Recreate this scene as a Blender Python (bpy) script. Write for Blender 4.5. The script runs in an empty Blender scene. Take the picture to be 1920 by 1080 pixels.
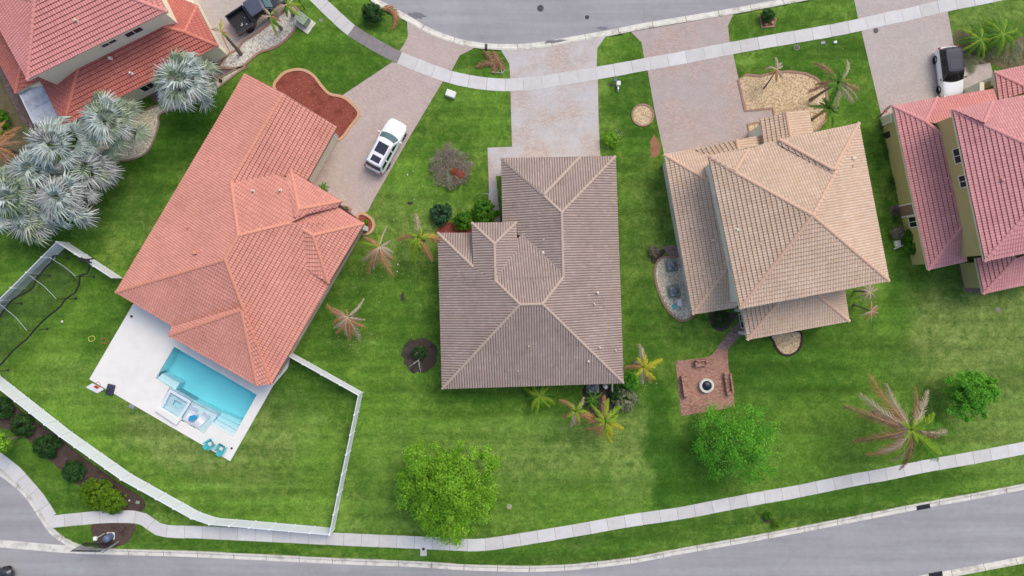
import bpy, bmesh, math, random
import numpy as np
from mathutils import Vector, Matrix
from mathutils.geometry import tessellate_polygon

# ------------------------------------------------------------------ camera, sky, sun, exposure
SC = bpy.context.scene
COL = SC.collection
HC = 64.0                       # flying height of the camera in metres
cam = bpy.data.cameras.new('camera')
cam.lens = 24.0; cam.sensor_width = 36.0; cam.sensor_fit = 'HORIZONTAL'
cam.clip_start = 0.5; cam.clip_end = 2000
camo = bpy.data.objects.new('camera', cam); COL.objects.link(camo)
camo.location = (0, 0, HC); camo.rotation_euler = (0, 0, 0)
SC.camera = camo
SUN_EL, SUN_AZ = math.radians(54), math.radians(38)     # azimuth clockwise from +y
world = bpy.data.worlds.new('World'); SC.world = world; world.use_nodes = True
nt = world.node_tree; nt.nodes.clear()
sky = nt.nodes.new('ShaderNodeTexSky'); sky.sky_type = 'NISHITA'; sky.sun_disc = False
sky.sun_elevation = SUN_EL; sky.sun_rotation = SUN_AZ
sky.air_density = 1.0; sky.dust_density = 3.0; sky.ozone_density = 0.5
bg = nt.nodes.new('ShaderNodeBackground'); bg.inputs['Strength'].default_value = 0.15
wo = nt.nodes.new('ShaderNodeOutputWorld')
nt.links.new(sky.outputs[0], bg.inputs['Color']); nt.links.new(bg.outputs[0], wo.inputs['Surface'])
sl = bpy.data.lights.new('sun', 'SUN'); sl.energy = 1.15; sl.angle = math.radians(32); sl.color = (1.0, 0.93, 0.80)
slo = bpy.data.objects.new('sun', sl); COL.objects.link(slo)
sd = Vector((math.sin(SUN_AZ)*math.cos(SUN_EL), math.cos(SUN_AZ)*math.cos(SUN_EL), math.sin(SUN_EL)))
slo.rotation_euler = sd.to_track_quat('Z', 'Y').to_euler(); slo.location = sd*120
SC.view_settings.view_transform = 'Standard'; SC.view_settings.look = 'None'
SC.view_settings.gamma = 1.0; SC.view_settings.exposure = 0.20
SC.render.engine = 'CYCLES'
SC.cycles.max_bounces = 7; SC.cycles.diffuse_bounces = 4; SC.cycles.transparent_max_bounces = 12

# ------------------------------------------------------------------ helpers
def W(px, py, z=0.0):
    """place in metres of what stands at height z and shows at this spot of a 20 px/m plan"""
    s = (1 - z/HC)/20.0
    return Vector(((px-960)*s, (540-py)*s, z))
def PX(p):
    s = 20.0/(1-p[2]/HC)
    return (960+p[0]*s, 540-p[1]*s)
def lin(r, g, b):
    f = lambda c: (c/255/12.92) if c/255 <= 0.04045 else ((c/255+0.055)/1.055)**2.4
    return (f(r), f(g), f(b))
rng = np.random.default_rng(7)
random.seed(7)

class MB:
    """collects shapes (world or local coordinates) and links them as ONE mesh object"""
    def __init__(s): s.v = []; s.f = []; s.m = []; s.uv = None
    def add(s, vs, fs, m=0):
        n = len(s.v); s.v += [tuple(v) for v in vs]
        for f in fs: s.f.append(tuple(i+n for i in f)); s.m.append(m)
        return s
    def box(s, x0, x1, y0, y1, z0, z1, m=0, mat=None):
        vs = [Vector(p) for p in [(x0,y0,z0),(x1,y0,z0),(x1,y1,z0),(x0,y1,z0),(x0,y0,z1),(x1,y0,z1),(x1,y1,z1),(x0,y1,z1)]]
        if mat is not None: vs = [mat @ v for v in vs]
        return s.add(vs, [(3,2,1,0),(4,5,6,7),(0,1,5,4),(1,2,6,5),(2,3,7,6),(3,0,4,7)], m)
    def rbox(s, x0, x1, y0, y1, z0, z1, r=0.05, seg=2, m=0, mat=None):
        bm = bmesh.new(); bmesh.ops.create_cube(bm, size=1)
        for v in bm.verts: v.co = Vector(((x0+x1)/2+v.co.x*(x1-x0), (y0+y1)/2+v.co.y*(y1-y0), (z0+z1)/2+v.co.z*(z1-z0)))
        bmesh.ops.bevel(bm, geom=bm.edges[:], offset=r, segments=seg, affect='EDGES', profile=0.5)
        bm.verts.index_update()
        vs = [v.co.copy() for v in bm.verts]
        if mat is not None: vs = [mat @ v for v in vs]
        s.add(vs, [[v.index for v in f.verts] for f in bm.faces], m); bm.free(); return s
    def prism(s, poly, z0, z1, m=0, bottom=False):
        n = len(poly); P = ccw(poly)
        vs = [(p[0], p[1], z0) for p in P]+[(p[0], p[1], z1) for p in P]
        fs = [tuple(range(n, 2*n))]+[(i, (i+1) % n, n+(i+1) % n, n+i) for i in range(n)]
        if bottom: fs.append(tuple(range(n-1, -1, -1)))
        return s.add(vs, fs, m)
    def tube(s, path, r, n=6, m=0, cap=True):
        path = [Vector(p) for p in path]; k = len(path)
        rr = r if hasattr(r, '__len__') else [r]*k
        vs = []; fs = []; up = Vector((0, 0, 1)); last = None
        for i, p in enumerate(path):
            d = (path[min(i+1, k-1)]-path[max(i-1, 0)]).normalized()
            a = d.cross(up if abs(d.z) < .95 else Vector((1, 0, 0))) if last is None else last-d*last.dot(d)
            if a.length < 1e-6: a = d.orthogonal()
            a.normalize(); last = a; b = d.cross(a)
            for j in range(n):
                t = 2*math.pi*j/n; vs.append(p+(a*math.cos(t)+b*math.sin(t))*rr[i])
        for i in range(k-1):
            for j in range(n):
                fs.append((i*n+j, i*n+(j+1) % n, (i+1)*n+(j+1) % n, (i+1)*n+j))
        if cap: fs += [tuple(range(n-1, -1, -1)), tuple(range((k-1)*n, k*n))]
        return s.add(vs, fs, m)
    def lathe(s, c, prof, n=20, m=0):
        vs = []; fs = []
        for r, z in prof:
            for j in range(n):
                t = 2*math.pi*j/n; vs.append((c[0]+r*math.cos(t), c[1]+r*math.sin(t), c[2]+z))
        k = len(prof)
        for i in range(k-1):
            for j in range(n): fs.append((i*n+j, i*n+(j+1) % n, (i+1)*n+(j+1) % n, (i+1)*n+j))
        fs.append(tuple(range((k-1)*n, k*n)))
        return s.add(vs, fs, m)
    def build(s, name, mats, parent=None, local=False, smooth=False, **tags):
        me = bpy.data.meshes.new(name)
        off = Vector((0, 0, 0))
        if parent is not None and not local: off = wloc(parent)
        me.from_pydata([(v[0]-off[0], v[1]-off[1], v[2]-off[2]) for v in s.v], [], s.f)
        if not isinstance(mats, (list, tuple)): mats = [mats]
        for m in mats: me.materials.append(m)
        if len(mats) > 1: me.polygons.foreach_set('material_index', s.m)
        if smooth: me.polygons.foreach_set('use_smooth', [True]*len(me.polygons))
        if s.uv is not None:
            u = me.uv_layers.new(name='UVMap'); u.data.foreach_set('uv', np.asarray(s.uv, dtype=np.float32).ravel())
        me.update()
        o = bpy.data.objects.new(name, me); COL.objects.link(o)
        if parent is not None: o.parent = parent
        if tags: tag(o, **tags)
        return o
def wloc(o):
    v = Vector((0, 0, 0))
    while o is not None: v += o.location; o = o.parent
    return v
def tag(o, label=None, cat=None, group=None, kind=None):
    if label: o['label'] = label
    if cat: o['category'] = cat
    if group: o['group'] = group
    if kind: o['kind'] = kind
    return o
def empty(name, loc, label, cat, group=None, rz=0.0):
    o = bpy.data.objects.new(name, None); COL.objects.link(o); o.empty_display_size = 0.3
    o.location = loc; o.rotation_euler = (0, 0, rz)
    return tag(o, label, cat, group)
def copy_tree(o, parent=None):
    c = o.copy(); COL.objects.link(c)
    if parent is not None: c.parent = parent
    for ch in list(o.children): copy_tree(ch, c)
    return c
def area2(P):
    return sum(P[i][0]*P[(i+1) % len(P)][1]-P[(i+1) % len(P)][0]*P[i][1] for i in range(len(P)))
def ccw(P):
    return list(P) if area2(P) > 0 else list(reversed(P))
def inset(P, d):
    P = ccw([Vector((p[0], p[1])) for p in P]); n = len(P); out = []
    for i in range(n):
        a, b, c = P[i-1], P[i], P[(i+1) % n]
        e1 = (b-a).normalized(); e2 = (c-b).normalized()
        n1 = Vector((-e1.y, e1.x)); n2 = Vector((-e2.y, e2.x))
        k = 1+n1.dot(n2)
        out.append(b+(n1+n2)*(d/max(k, .25)))
    return out
def poly(pts, z=0.0): return [W(x, y, z) for x, y in pts]
def smooth_line(pts, step=0.5, closed=False):
    """Catmull-Rom through points, resampled"""
    P = [Vector(p) for p in pts]; n = len(P); out = []
    rngi = range(n) if closed else range(n-1)
    for i in rngi:
        p1, p2 = P[i], P[(i+1) % n]
        p0 = P[i-1] if (closed or i > 0) else p1*2-p2
        p3 = P[(i+2) % n] if (closed or i+2 < n) else p2*2-p1
        k = max(1, int((p2-p1).length/step))
        for j in range(k):
            t = j/k
            out.append(0.5*((2*p1)+(p2-p0)*t+(2*p0-5*p1+4*p2-p3)*t*t+(3*p1-p0-3*p2+p3)*t**3))
    if not closed: out.append(P[-1])
    return out
def normals2(L, closed=False):
    n = len(L); N = []
    for i in range(n):
        a = L[i-1] if (i > 0 or closed) else L[i]; b = L[(i+1) % n] if (i+1 < n or closed) else L[i]
        d = Vector((b[0]-a[0], b[1]-a[1]))
        d.normalize(); N.append(Vector((-d.y, d.x)))
    return N
def sweep(mb, L, prof, closed=False, m=0):
    """profile points (offset to the left of the line, z)"""
    N = normals2(L, closed); k = len(prof); vs = []
    for p, q in zip(L, N):
        for o, z in prof: vs.append((p[0]+q.x*o, p[1]+q.y*o, p[2]+z))
    n = len(L); fs = []
    for i in range(n if closed else n-1):
        j = (i+1) % n
        for a in range(k-1): fs.append((i*k+a, i*k+a+1, j*k+a+1, j*k+a))
    mb.add(vs, fs, m)
    return mb
def fast_quads(name, V, uvv, mats, parent=None, mi=None, **tags):
    """V (n,4,3) array, uvv (n,2) value stored on each face's corners"""
    n = V.shape[0]; me = bpy.data.meshes.new(name)
    off = np.array(wloc(parent) if parent is not None else (0, 0, 0))
    co = (V.reshape(-1, 3)-off).astype(np.float32)
    me.vertices.add(n*4); me.vertices.foreach_set('co', co.ravel())
    me.loops.add(n*4); me.loops.foreach_set('vertex_index', np.arange(n*4, dtype=np.int32))
    me.polygons.add(n); me.polygons.foreach_set('loop_start', np.arange(0, n*4, 4, dtype=np.int32))
    me.polygons.foreach_set('loop_total', np.full(n, 4, dtype=np.int32))
    if not isinstance(mats, (list, tuple)): mats = [mats]
    for m in mats: me.materials.append(m)
    if mi is not None: me.polygons.foreach_set('material_index', np.asarray(mi, dtype=np.int32))
    u = me.uv_layers.new(name='UVMap'); u.data.foreach_set('uv', np.repeat(uvv, 4, axis=0).astype(np.float32).ravel())
    me.update(calc_edges=True); me.validate()
    o = bpy.data.objects.new(name, me); COL.objects.link(o)
    if parent is not None: o.parent = parent
    if tags: tag(o, **tags)
    return o
def in_poly(x, y, P):
    x = np.asarray(x); y = np.asarray(y); c = np.zeros(x.shape, bool); n = len(P)
    for i in range(n):
        x0, y0 = P[i][0], P[i][1]; x1, y1 = P[(i+1) % n][0], P[(i+1) % n][1]
        if y0 == y1: continue
        c ^= ((y0 > y) != (y1 > y)) & (x < (x1-x0)*(y-y0)/(y1-y0)+x0)
    return c

# ------------------------------------------------------------------ materials
class NT:
    def __init__(s, name):
        s.m = bpy.data.materials.new(name); s.m.use_nodes = True; s.t = s.m.node_tree
        s.t.nodes.clear(); s.o = s.t.nodes.new('ShaderNodeOutputMaterial')
        s.p = s.t.nodes.new('ShaderNodeBsdfPrincipled'); s.L(s.p.outputs[0], s.o.inputs['Surface'])
        s.co = s.t.nodes.new('ShaderNodeTexCoord')
    def L(s, a, b): s.t.links.new(a, b)
    def N(s, ty, **kw):
        n = s.t.nodes.new(ty)
        for k, v in kw.items():
            if k.startswith('i_'):
                key = k[2:]; key = int(key) if key.isdigit() else key.replace('_', ' ')
                if hasattr(v, 'is_output') or isinstance(v, bpy.types.NodeSocket): s.L(v, n.inputs[key])
                else: n.inputs[key].default_value = v
            else: setattr(n, k, v)
        return n
    def noise(s, scale, detail=3, rough=.55, vec=None, dist=0.0):
        n = s.N('ShaderNodeTexNoise', i_Scale=scale, i_Detail=detail, i_Roughness=rough, i_Distortion=dist)
        s.L(vec if vec is not None else s.co.outputs['Object'], n.inputs['Vector']); return n.outputs['Fac']
    def ramp(s, fac, stops):
        r = s.t.nodes.new('ShaderNodeValToRGB'); s.L(fac, r.inputs[0]); e = r.color_ramp.elements
        while len(e) < len(stops): e.new(0.5)
        for i, (p, c) in enumerate(stops):
            e[i].position = p; e[i].color = (c, c, c, 1) if not hasattr(c, '__len__') else (*c[:3], 1)
        return r.outputs['Color']
    def mix(s, fac, a, b, mode='MIX'):
        n = s.t.nodes.new('ShaderNodeMix'); n.data_type = 'RGBA'; n.blend_type = mode
        for sock, v in ((n.inputs[0], fac), (n.inputs[6], a), (n.inputs[7], b)):
            if isinstance(v, bpy.types.NodeSocket): s.L(v, sock)
            elif hasattr(v, '__len__'): sock.default_value = (*v[:3], 1)
            else: sock.default_value = v
        return n.outputs[2]
    def math(s, op, a, b=0.0, clamp=False):
        n = s.t.nodes.new('ShaderNodeMath'); n.operation = op; n.use_clamp = clamp
        for sock, v in ((n.inputs[0], a), (n.inputs[1], b)):
            if isinstance(v, bpy.types.NodeSocket): s.L(v, sock)
            else: sock.default_value = v
        return n.outputs[0]
    def bump(s, h, strength=.3, dist=.02):
        b = s.N('ShaderNodeBump', i_Strength=strength, i_Distance=dist, i_Height=h); s.L(b.outputs[0], s.p.inputs['Normal'])
    def done(s, col=None, rough=.8, metal=0.0, spec=None):
        if col is not None:
            if isinstance(col, bpy.types.NodeSocket): s.L(col, s.p.inputs['Base Color'])
            else: s.p.inputs['Base Color'].default_value = (*col[:3], 1)
        if isinstance(rough, bpy.types.NodeSocket): s.L(rough, s.p.inputs['Roughness'])
        else: s.p.inputs['Roughness'].default_value = rough
        s.p.inputs['Metallic'].default_value = metal
        if spec is not None: s.p.inputs['Specular IOR Level'].default_value = spec
        return s.m
def plain(name, c, rough=.7, var=.12, scale=3.0, metal=0.0, spec=None, dirt=None):
    n = NT(name); f = n.noise(scale, 4)
    f2 = n.noise(scale*9, 2)
    v = n.ramp(f, [(.25, 1-var), (.75, 1+var)]); v2 = n.ramp(f2, [(.3, 1-var*.5), (.7, 1+var*.5)])
    col = n.mix(1.0, c, v, 'MULTIPLY'); col = n.mix(1.0, col, v2, 'MULTIPLY')
    if dirt is not None:
        df = n.ramp(n.noise(scale*.7, 5, .65), [(.5, 0.0), (.72, 1.0)]); col = n.mix(df, col, dirt)
    return n.done(col, rough, metal, spec)
def paint(name, c, rough=.25, coat=0.6, metal=0.0):
    n = NT(name); v = n.ramp(n.noise(2.0, 3), [(.3, .96), (.7, 1.03)])
    m = n.done(n.mix(1.0, c, v, 'MULTIPLY'), rough, metal)
    n.p.inputs['Coat Weight'].default_value = coat; n.p.inputs['Coat Roughness'].default_value = .06
    return m
def tile_mat(name, c1, c2, c3, pan, grime=.5):
    """clay / concrete roof tile: colour changes from tile to tile, darker towards the pans"""
    n = NT(name); uv = n.co.outputs['UV']
    sc = n.N('ShaderNodeVectorMath', operation='MULTIPLY'); n.L(uv, sc.inputs[0]); sc.inputs[1].default_value = (1/.225, 1/.37, 1)
    fl = n.N('ShaderNodeVectorMath', operation='FLOOR'); n.L(sc.outputs[0], fl.inputs[0])
    wn = n.N('ShaderNodeTexWhiteNoise', noise_dimensions='2D'); n.L(fl.outputs[0], wn.inputs['Vector'])
    col = n.ramp(wn.outputs['Value'], [(0.0, c1), (.45, c2), (.8, c2), (1.0, c3)])
    big = n.ramp(n.noise(.28, 4, .6), [(.3, .9), (.7, 1.08)])
    fine = n.ramp(n.noise(9, 4, .7), [(.3, .9), (.7, 1.1)])
    col = n.mix(1.0, col, big, 'MULTIPLY'); col = n.mix(1.0, col, fine, 'MULTIPLY')
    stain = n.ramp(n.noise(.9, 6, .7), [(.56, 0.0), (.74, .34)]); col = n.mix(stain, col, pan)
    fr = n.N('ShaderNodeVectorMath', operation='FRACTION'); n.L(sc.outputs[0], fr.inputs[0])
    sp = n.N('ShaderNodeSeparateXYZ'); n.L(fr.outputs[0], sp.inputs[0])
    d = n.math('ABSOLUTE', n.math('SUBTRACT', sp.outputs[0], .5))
    dirt = n.math('MULTIPLY', n.ramp(d, [(.26, 0.0), (.46, 1.0)]), grime)  # darker pan colour mixed in towards both sides of each tile roll
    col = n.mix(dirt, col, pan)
    n.bump(n.noise(60, 3), .15, .01)
    return n.done(col, .82, spec=.3)
PAN_GRIME = .5

def grass_mat():
    n = NT('lawn_grass')
    a = n.N('ShaderNodeAttribute', attribute_name='patch'); sp = n.N('ShaderNodeSeparateColor'); n.L(a.outputs['Color'], sp.inputs[0])
    D, Y, B = sp.outputs[0], sp.outputs[1], sp.outputs[2]
    n1 = n.noise(.16, 6, .62, dist=.6); n2 = n.noise(1.1, 6, .68, dist=.4); n3 = n.noise(3.6, 6, .8); n4 = n.noise(13, 4, .85)
    base = n.ramp(n1, [(.3, lin(80, 116, 38)), (.5, lin(98, 132, 48)), (.7, lin(118, 145, 62))])
    base = n.mix(n.ramp(n2, [(.38, .75), (.56, 0.0)]), base, lin(72, 108, 38))
    base = n.mix(n.ramp(n2, [(.52, 0.0), (.68, .6)]), base, lin(128, 156, 70))
    base = n.mix(n.math('MULTIPLY', Y, n.ramp(n2, [(.36, .25), (.66, .75)])), base, lin(146, 158, 94))
    base = n.mix(n.math('MULTIPLY', B, n.ramp(n2, [(.3, .6), (.7, 1.0)])), base, lin(106, 150, 50))
    base = n.mix(n.math('MULTIPLY', D, n.ramp(n2, [(.3, 1.0), (.75, .7)])), base, lin(54, 96, 27))  # D also carries painted shade beside palms and houses
    for an, sc_ in ((-6, .42), (84, .5)):
        mp = n.N('ShaderNodeMapping'); n.L(n.co.outputs['Object'], mp.inputs[0]); mp.inputs['Rotation'].default_value = (0, 0, math.radians(an)); mp.inputs['Scale'].default_value = (.03, sc_, 1)
        base = n.mix(1.0, base, n.ramp(n.noise(1.6, 3, .6, vec=mp.outputs[0]), [(.35, .86), (.65, 1.13)]), 'MULTIPLY')
    tuft = n.ramp(n.noise(.75, 3, .5), [(.60, 0.0), (.68, 1.0)])
    base = n.mix(n.math('MULTIPLY', tuft, n.math('MULTIPLY', Y, .75)), base, lin(60, 102, 34))
    g = n.ramp(n3, [(.34, .66), (.66, 1.36)]); base = n.mix(1.0, base, g, 'MULTIPLY')
    g2 = n.ramp(n4, [(.32, .58), (.68, 1.44)]); base = n.mix(1.0, base, g2, 'MULTIPLY')
    straw = n.ramp(n.noise(8, 5, .8), [(.58, 0.0), (.72, .38)]); base = n.mix(straw, base, lin(152, 156, 96))
    n.bump(n.noise(22, 4, .8), .7, .06)
    return n.done(base, .95, spec=.1)
def paver_mat(name, ca, cb, cc, joint, sx=.22, sy=.11, rot=0.0, stainc=None, stain=.5):
    n = NT(name)
    mp = n.N('ShaderNodeMapping'); n.L(n.co.outputs['Object'], mp.inputs[0]); mp.inputs['Rotation'].default_value = (0, 0, rot)
    br = n.N('ShaderNodeTexBrick', i_Scale=1.0, i_Mortar_Size=.009, i_Mortar_Smooth=.3, i_Bias=0.0, i_Brick_Width=sx, i_Row_Height=sy)
    n.L(mp.outputs[0], br.inputs['Vector']); br.inputs['Color1'].default_value = (0, 0, 0, 1); br.inputs['Color2'].default_value = (1, 1, 1, 1)
    br.inputs['Mortar'].default_value = (.5, .5, .5, 1)
    bw = n.N('ShaderNodeRGBToBW'); n.L(br.outputs['Color'], bw.inputs[0])
    col = n.ramp(bw.outputs[0], [(0.0, ca), (.5, cb), (1.0, cc)])
    b1 = n.noise(.3, 5, .6); col = n.mix(n.ramp(b1, [(.42, 0.0), (.58, stain)]), col, stainc if stainc else cb)
    b2 = n.noise(.9, 6, .7); col = n.mix(1.0, col, n.ramp(b2, [(.3, .92), (.7, 1.07)]), 'MULTIPLY')
    b3 = n.noise(7, 4, .75); col = n.mix(1.0, col, n.ramp(b3, [(.3, .9), (.7, 1.1)]), 'MULTIPLY')
    col = n.mix(br.outputs['Fac'], col, joint)
    n.bump(n.math('SUBTRACT', 1.0, br.outputs['Fac']), .4, .01)
    return n.done(col, .85, spec=.3)
def stone_mat(name, cols, scale=14.0, dark=(.05, .045, .04)):
    n = NT(name)
    v = n.N('ShaderNodeTexVoronoi', i_Scale=scale); n.L(n.co.outputs['Object'], v.inputs['Vector'])
    s2 = n.N('ShaderNodeSeparateColor'); n.L(v.outputs['Color'], s2.inputs[0])
    k = len(cols); col = n.ramp(s2.outputs[0], [(i/(k-1), c) for i, c in enumerate(cols)])
    e = n.ramp(v.outputs['Distance'], [(.5, 0.0), (.85, .4)]); col = n.mix(e, col, dark)
    col = n.mix(1.0, col, n.ramp(n.noise(1.3, 5, .65), [(.3, .85), (.7, 1.12)]), 'MULTIPLY')
    n.bump(n.math('SUBTRACT', 1.0, v.outputs['Distance']), .8, .04)
    return n.done(col, .85, spec=.3)
def mulch_mat(name, c1, c2, c3):
    n = NT(name); a = n.noise(9, 6, .8, dist=.8); b = n.noise(.9, 5, .6); c = n.noise(38, 3, .7)
    col = n.ramp(a, [(.25, c1), (.5, c2), (.75, c3)]); col = n.mix(n.ramp(b, [(.5, 0.0), (.66, .65)]), col, c1)
    col = n.mix(1.0, col, n.ramp(c, [(.3, .7), (.7, 1.3)]), 'MULTIPLY'); n.bump(a, .8, .05)
    return n.done(col, .95, spec=.1)
def asphalt_mat(name, c):
    n = NT(name); a = n.noise(.12, 6, .65, dist=.8); b = n.noise(1.5, 6, .7); d = n.noise(55, 2, .8)
    mp = n.N('ShaderNodeMapping'); n.L(n.co.outputs['Object'], mp.inputs[0]); mp.inputs['Rotation'].default_value = (0, 0, math.radians(-12)); mp.inputs['Scale'].default_value = (.05, .9, 1)
    st = n.noise(1.0, 5, .6, vec=mp.outputs[0])
    col = n.mix(1.0, c, n.ramp(a, [(.3, .9), (.7, 1.08)]), 'MULTIPLY'); col = n.mix(1.0, col, n.ramp(b, [(.3, .95), (.7, 1.05)]), 'MULTIPLY')
    col = n.mix(1.0, col, n.ramp(st, [(.35, .89), (.65, 1.07)]), 'MULTIPLY')
    col = n.mix(1.0, col, n.ramp(d, [(.3, .85), (.7, 1.15)]), 'MULTIPLY')
    cr = n.N('ShaderNodeTexVoronoi', feature='DISTANCE_TO_EDGE', i_Scale=.16); 
    wv = n.N('ShaderNodeMapping'); n.L(n.co.outputs['Object'], wv.inputs[0])
    ad = n.N('ShaderNodeMixRGB'); ad.blend_type = 'ADD'; ad.inputs[0].default_value = .9
    nn = n.N('ShaderNodeTexNoise', i_Scale=.9, i_Detail=5); n.L(n.co.outputs['Object'], nn.inputs['Vector'])
    n.L(wv.outputs[0], ad.inputs[1]); n.L(nn.outputs['Color'], ad.inputs[2]); n.L(ad.outputs[0], cr.inputs['Vector'])
    col = n.mix(n.math('MULTIPLY', n.ramp(cr.outputs['Distance'], [(.0, .16), (.007, 0.0)]), n.ramp(n.noise(.3, 2), [(.45, 0.0), (.6, 1.0)])), col, (.08, .08, .08))
    col = n.mix(n.ramp(n.noise(5, 4, .8), [(.68, 0.0), (.78, .5)]), col, (.1, .1, .1))
    return n.done(col, .9, spec=.2)
def slab_mat(name, c1, c2, c3):
    """concrete: uv.x holds one value per slab"""
    n = NT(name); sp = n.N('ShaderNodeSeparateXYZ'); n.L(n.co.outputs['UV'], sp.inputs[0])
    col = n.ramp(sp.outputs[0], [(0.0, c1), (.5, c2), (1.0, c3)])
    col = n.mix(1.0, col, n.ramp(n.noise(1.2, 6, .7), [(.3, .9), (.7, 1.06)]), 'MULTIPLY')
    col = n.mix(1.0, col, n.ramp(n.noise(25, 3, .7), [(.3, .94), (.7, 1.06)]), 'MULTIPLY')
    col = n.mix(n.ramp(n.noise(.8, 6, .75), [(.62, 0.0), (.75, .3)]), col, lin(140, 132, 120))
    return n.done(col, .88, spec=.25)
def leaf_mat(name, stops, trans=.25, rough=.6):
    n = NT(name); sp = n.N('ShaderNodeSeparateXYZ'); n.L(n.co.outputs['UV'], sp.inputs[0])
    k = len(stops); col = n.ramp(sp.outputs[0], [(i/(k-1), c) for i, c in enumerate(stops)])
    m = n.done(col, rough, spec=.3)
    tr = n.N('ShaderNodeBsdfTranslucent'); n.L(col, tr.inputs[0])
    mx = n.N('ShaderNodeMixShader', i_0=trans); n.L(n.p.outputs[0], mx.inputs[1]); n.L(tr.outputs[0], mx.inputs[2])
    n.L(mx.outputs[0], n.o.inputs['Surface']); return m
def glass_mat(name, c, rough=.06):
    n = NT(name); m = n.done(n.mix(1.0, c, n.ramp(n.noise(3, 2), [(.3, .8), (.7, 1.2)]), 'MULTIPLY'), rough, spec=.4); return m

M = {}
M['grass'] = grass_mat()
M['asphalt'] = asphalt_mat('asphalt', lin(162, 161, 163))
M['slab'] = slab_mat('sidewalk_concrete', lin(205, 202, 199), lin(212, 210, 208), lin(218, 217, 216))
M['slab_dark'] = plain('stained_concrete', lin(140, 133, 132), .9, .15, 2)
M['joint'] = plain('slab_joint_dirt', lin(105, 98, 88), .95)
M['kerb'] = plain('kerb_concrete', lin(212, 208, 196), .9, .1, 1.5, dirt=lin(150, 144, 132))
M['gutter'] = plain('gutter_concrete', lin(222, 218, 208), .9, .1, 1.5, dirt=lin(168, 162, 154))
M['white_deck'] = plain('white_pool_deck', lin(238, 235, 230), .7, .03, .8, dirt=lin(230, 227, 221))
M['paver_pink'] = paver_mat('pink_grey_pavers', lin(186, 166, 158), lin(194, 175, 166), lin(202, 185, 176), lin(158, 142, 136), rot=.55, stainc=lin(198, 184, 178))
M['paver_mid'] = paver_mat('weathered_pavers', lin(190, 170, 160), lin(197, 181, 172), lin(207, 195, 187), lin(168, 156, 150), rot=0, stainc=lin(204, 203, 205), stain=.85)
M['paver_tan'] = paver_mat('rose_pavers', lin(184, 160, 152), lin(190, 169, 160), lin(198, 181, 173), lin(156, 140, 136), rot=.2, stainc=lin(182, 174, 174), stain=.6)
M['paver_grey'] = paver_mat('grey_pavers', lin(184, 170, 165), lin(191, 178, 172), lin(198, 187, 181), lin(162, 150, 144), rot=.4, stainc=lin(192, 184, 180))
M['paver_red'] = paver_mat('brick_red_pavers', lin(150, 104, 88), lin(176, 132, 116), lin(192, 156, 140), lin(120, 88, 78), rot=.2, stainc=lin(188, 144, 124))
M['paver_walk'] = paver_mat('worn_walk_pavers', lin(128, 100, 94), lin(150, 124, 118), lin(170, 148, 142), lin(98, 80, 76), rot=.2, stainc=lin(140, 116, 112))
M['paver_dark'] = paver_mat('dark_side_pavers', lin(112, 92, 88), lin(130, 108, 104), lin(148, 128, 122), lin(86, 72, 70), rot=.5, stainc=lin(120, 102, 100))
M['white_gravel'] = stone_mat('white_gravel', [lin(176, 164, 150), lin(220, 212, 200), lin(236, 232, 224), lin(206, 196, 180)], 8)
M['tan_gravel'] = stone_mat('tan_pebbles', [lin(176, 146, 110), lin(210, 182, 144), lin(230, 208, 172), lin(194, 164, 126)], 9)
M['mix_gravel'] = stone_mat('river_gravel', [lin(188, 172, 148), lin(222, 210, 184), lin(238, 230, 210), lin(204, 190, 162)], 9)
M['red_mulch'] = mulch_mat('red_mulch', lin(98, 46, 36), lin(144, 78, 66), lin(178, 118, 108))
M['dark_mulch'] = mulch_mat('dark_mulch', lin(60, 48, 44), lin(92, 76, 70), lin(124, 106, 100))
M['dirt'] = mulch_mat('bare_dirt', lin(46, 40, 38), lin(76, 68, 62), lin(112, 104, 94))
M['scrub'] = mulch_mat('scrub_ground', lin(78, 82, 48), lin(112, 104, 80), lin(146, 132, 108))
M['leaf_litter'] = mulch_mat('leaf_litter', lin(120, 86, 64), lin(160, 112, 88), lin(186, 146, 120))
M['edging_tan'] = plain('tan_concrete_edging', lin(202, 160, 124), .85, .08, 3)
M['edging_brown'] = plain('brown_concrete_edging', lin(160, 126, 108), .85, .12, 3)
M['edging_grey'] = plain('grey_brown_edging', lin(150, 130, 112), .85, .12, 3)
M['bark_dark'] = plain('black_border', lin(60, 46, 42), .9, .2, 6)
M['tile_salmon'] = tile_mat('salmon_roof_tile', lin(218, 150, 133), lin(223, 156, 139), lin(228, 162, 146), lin(160, 88, 74), .35)
M['tile_butt_salmon'] = plain('salmon_tile_edge', lin(112, 46, 42), .9)  # dark colour stands in for shade inside the open tile ends
M['cap_salmon'] = plain('salmon_ridge_tile', lin(222, 152, 128), .8, .06, 4)
M['tile_red'] = tile_mat('red_roof_tile', lin(192, 112, 100), lin(199, 119, 107), lin(206, 126, 114), lin(146, 78, 72), .4)
M['cap_red'] = plain('red_ridge_tile', lin(214, 130, 112), .8, .08, 4)
M['tile_rose'] = tile_mat('rose_roof_tile', lin(216, 146, 140), lin(221, 150, 145), lin(226, 156, 150), lin(158, 88, 84))
M['cap_rose'] = plain('rose_ridge_tile', lin(222, 150, 142), .8, .06, 4)
M['tile_butt_rose'] = plain('rose_tile_edge', lin(106, 42, 44), .9)  # shade under the course edge, put into the colour
M['tile_pink'] = tile_mat('pink_roof_tile', lin(214, 150, 148), lin(219, 155, 154), lin(224, 163, 161), lin(152, 88, 90), .35)
M['cap_pink'] = plain('pink_ridge_tile', lin(216, 150, 148), .8, .06, 4)
M['tile_butt_pink'] = plain('pink_tile_edge', lin(116, 58, 62), .9)  # dark tone paints the shaded gap under each course
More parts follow.
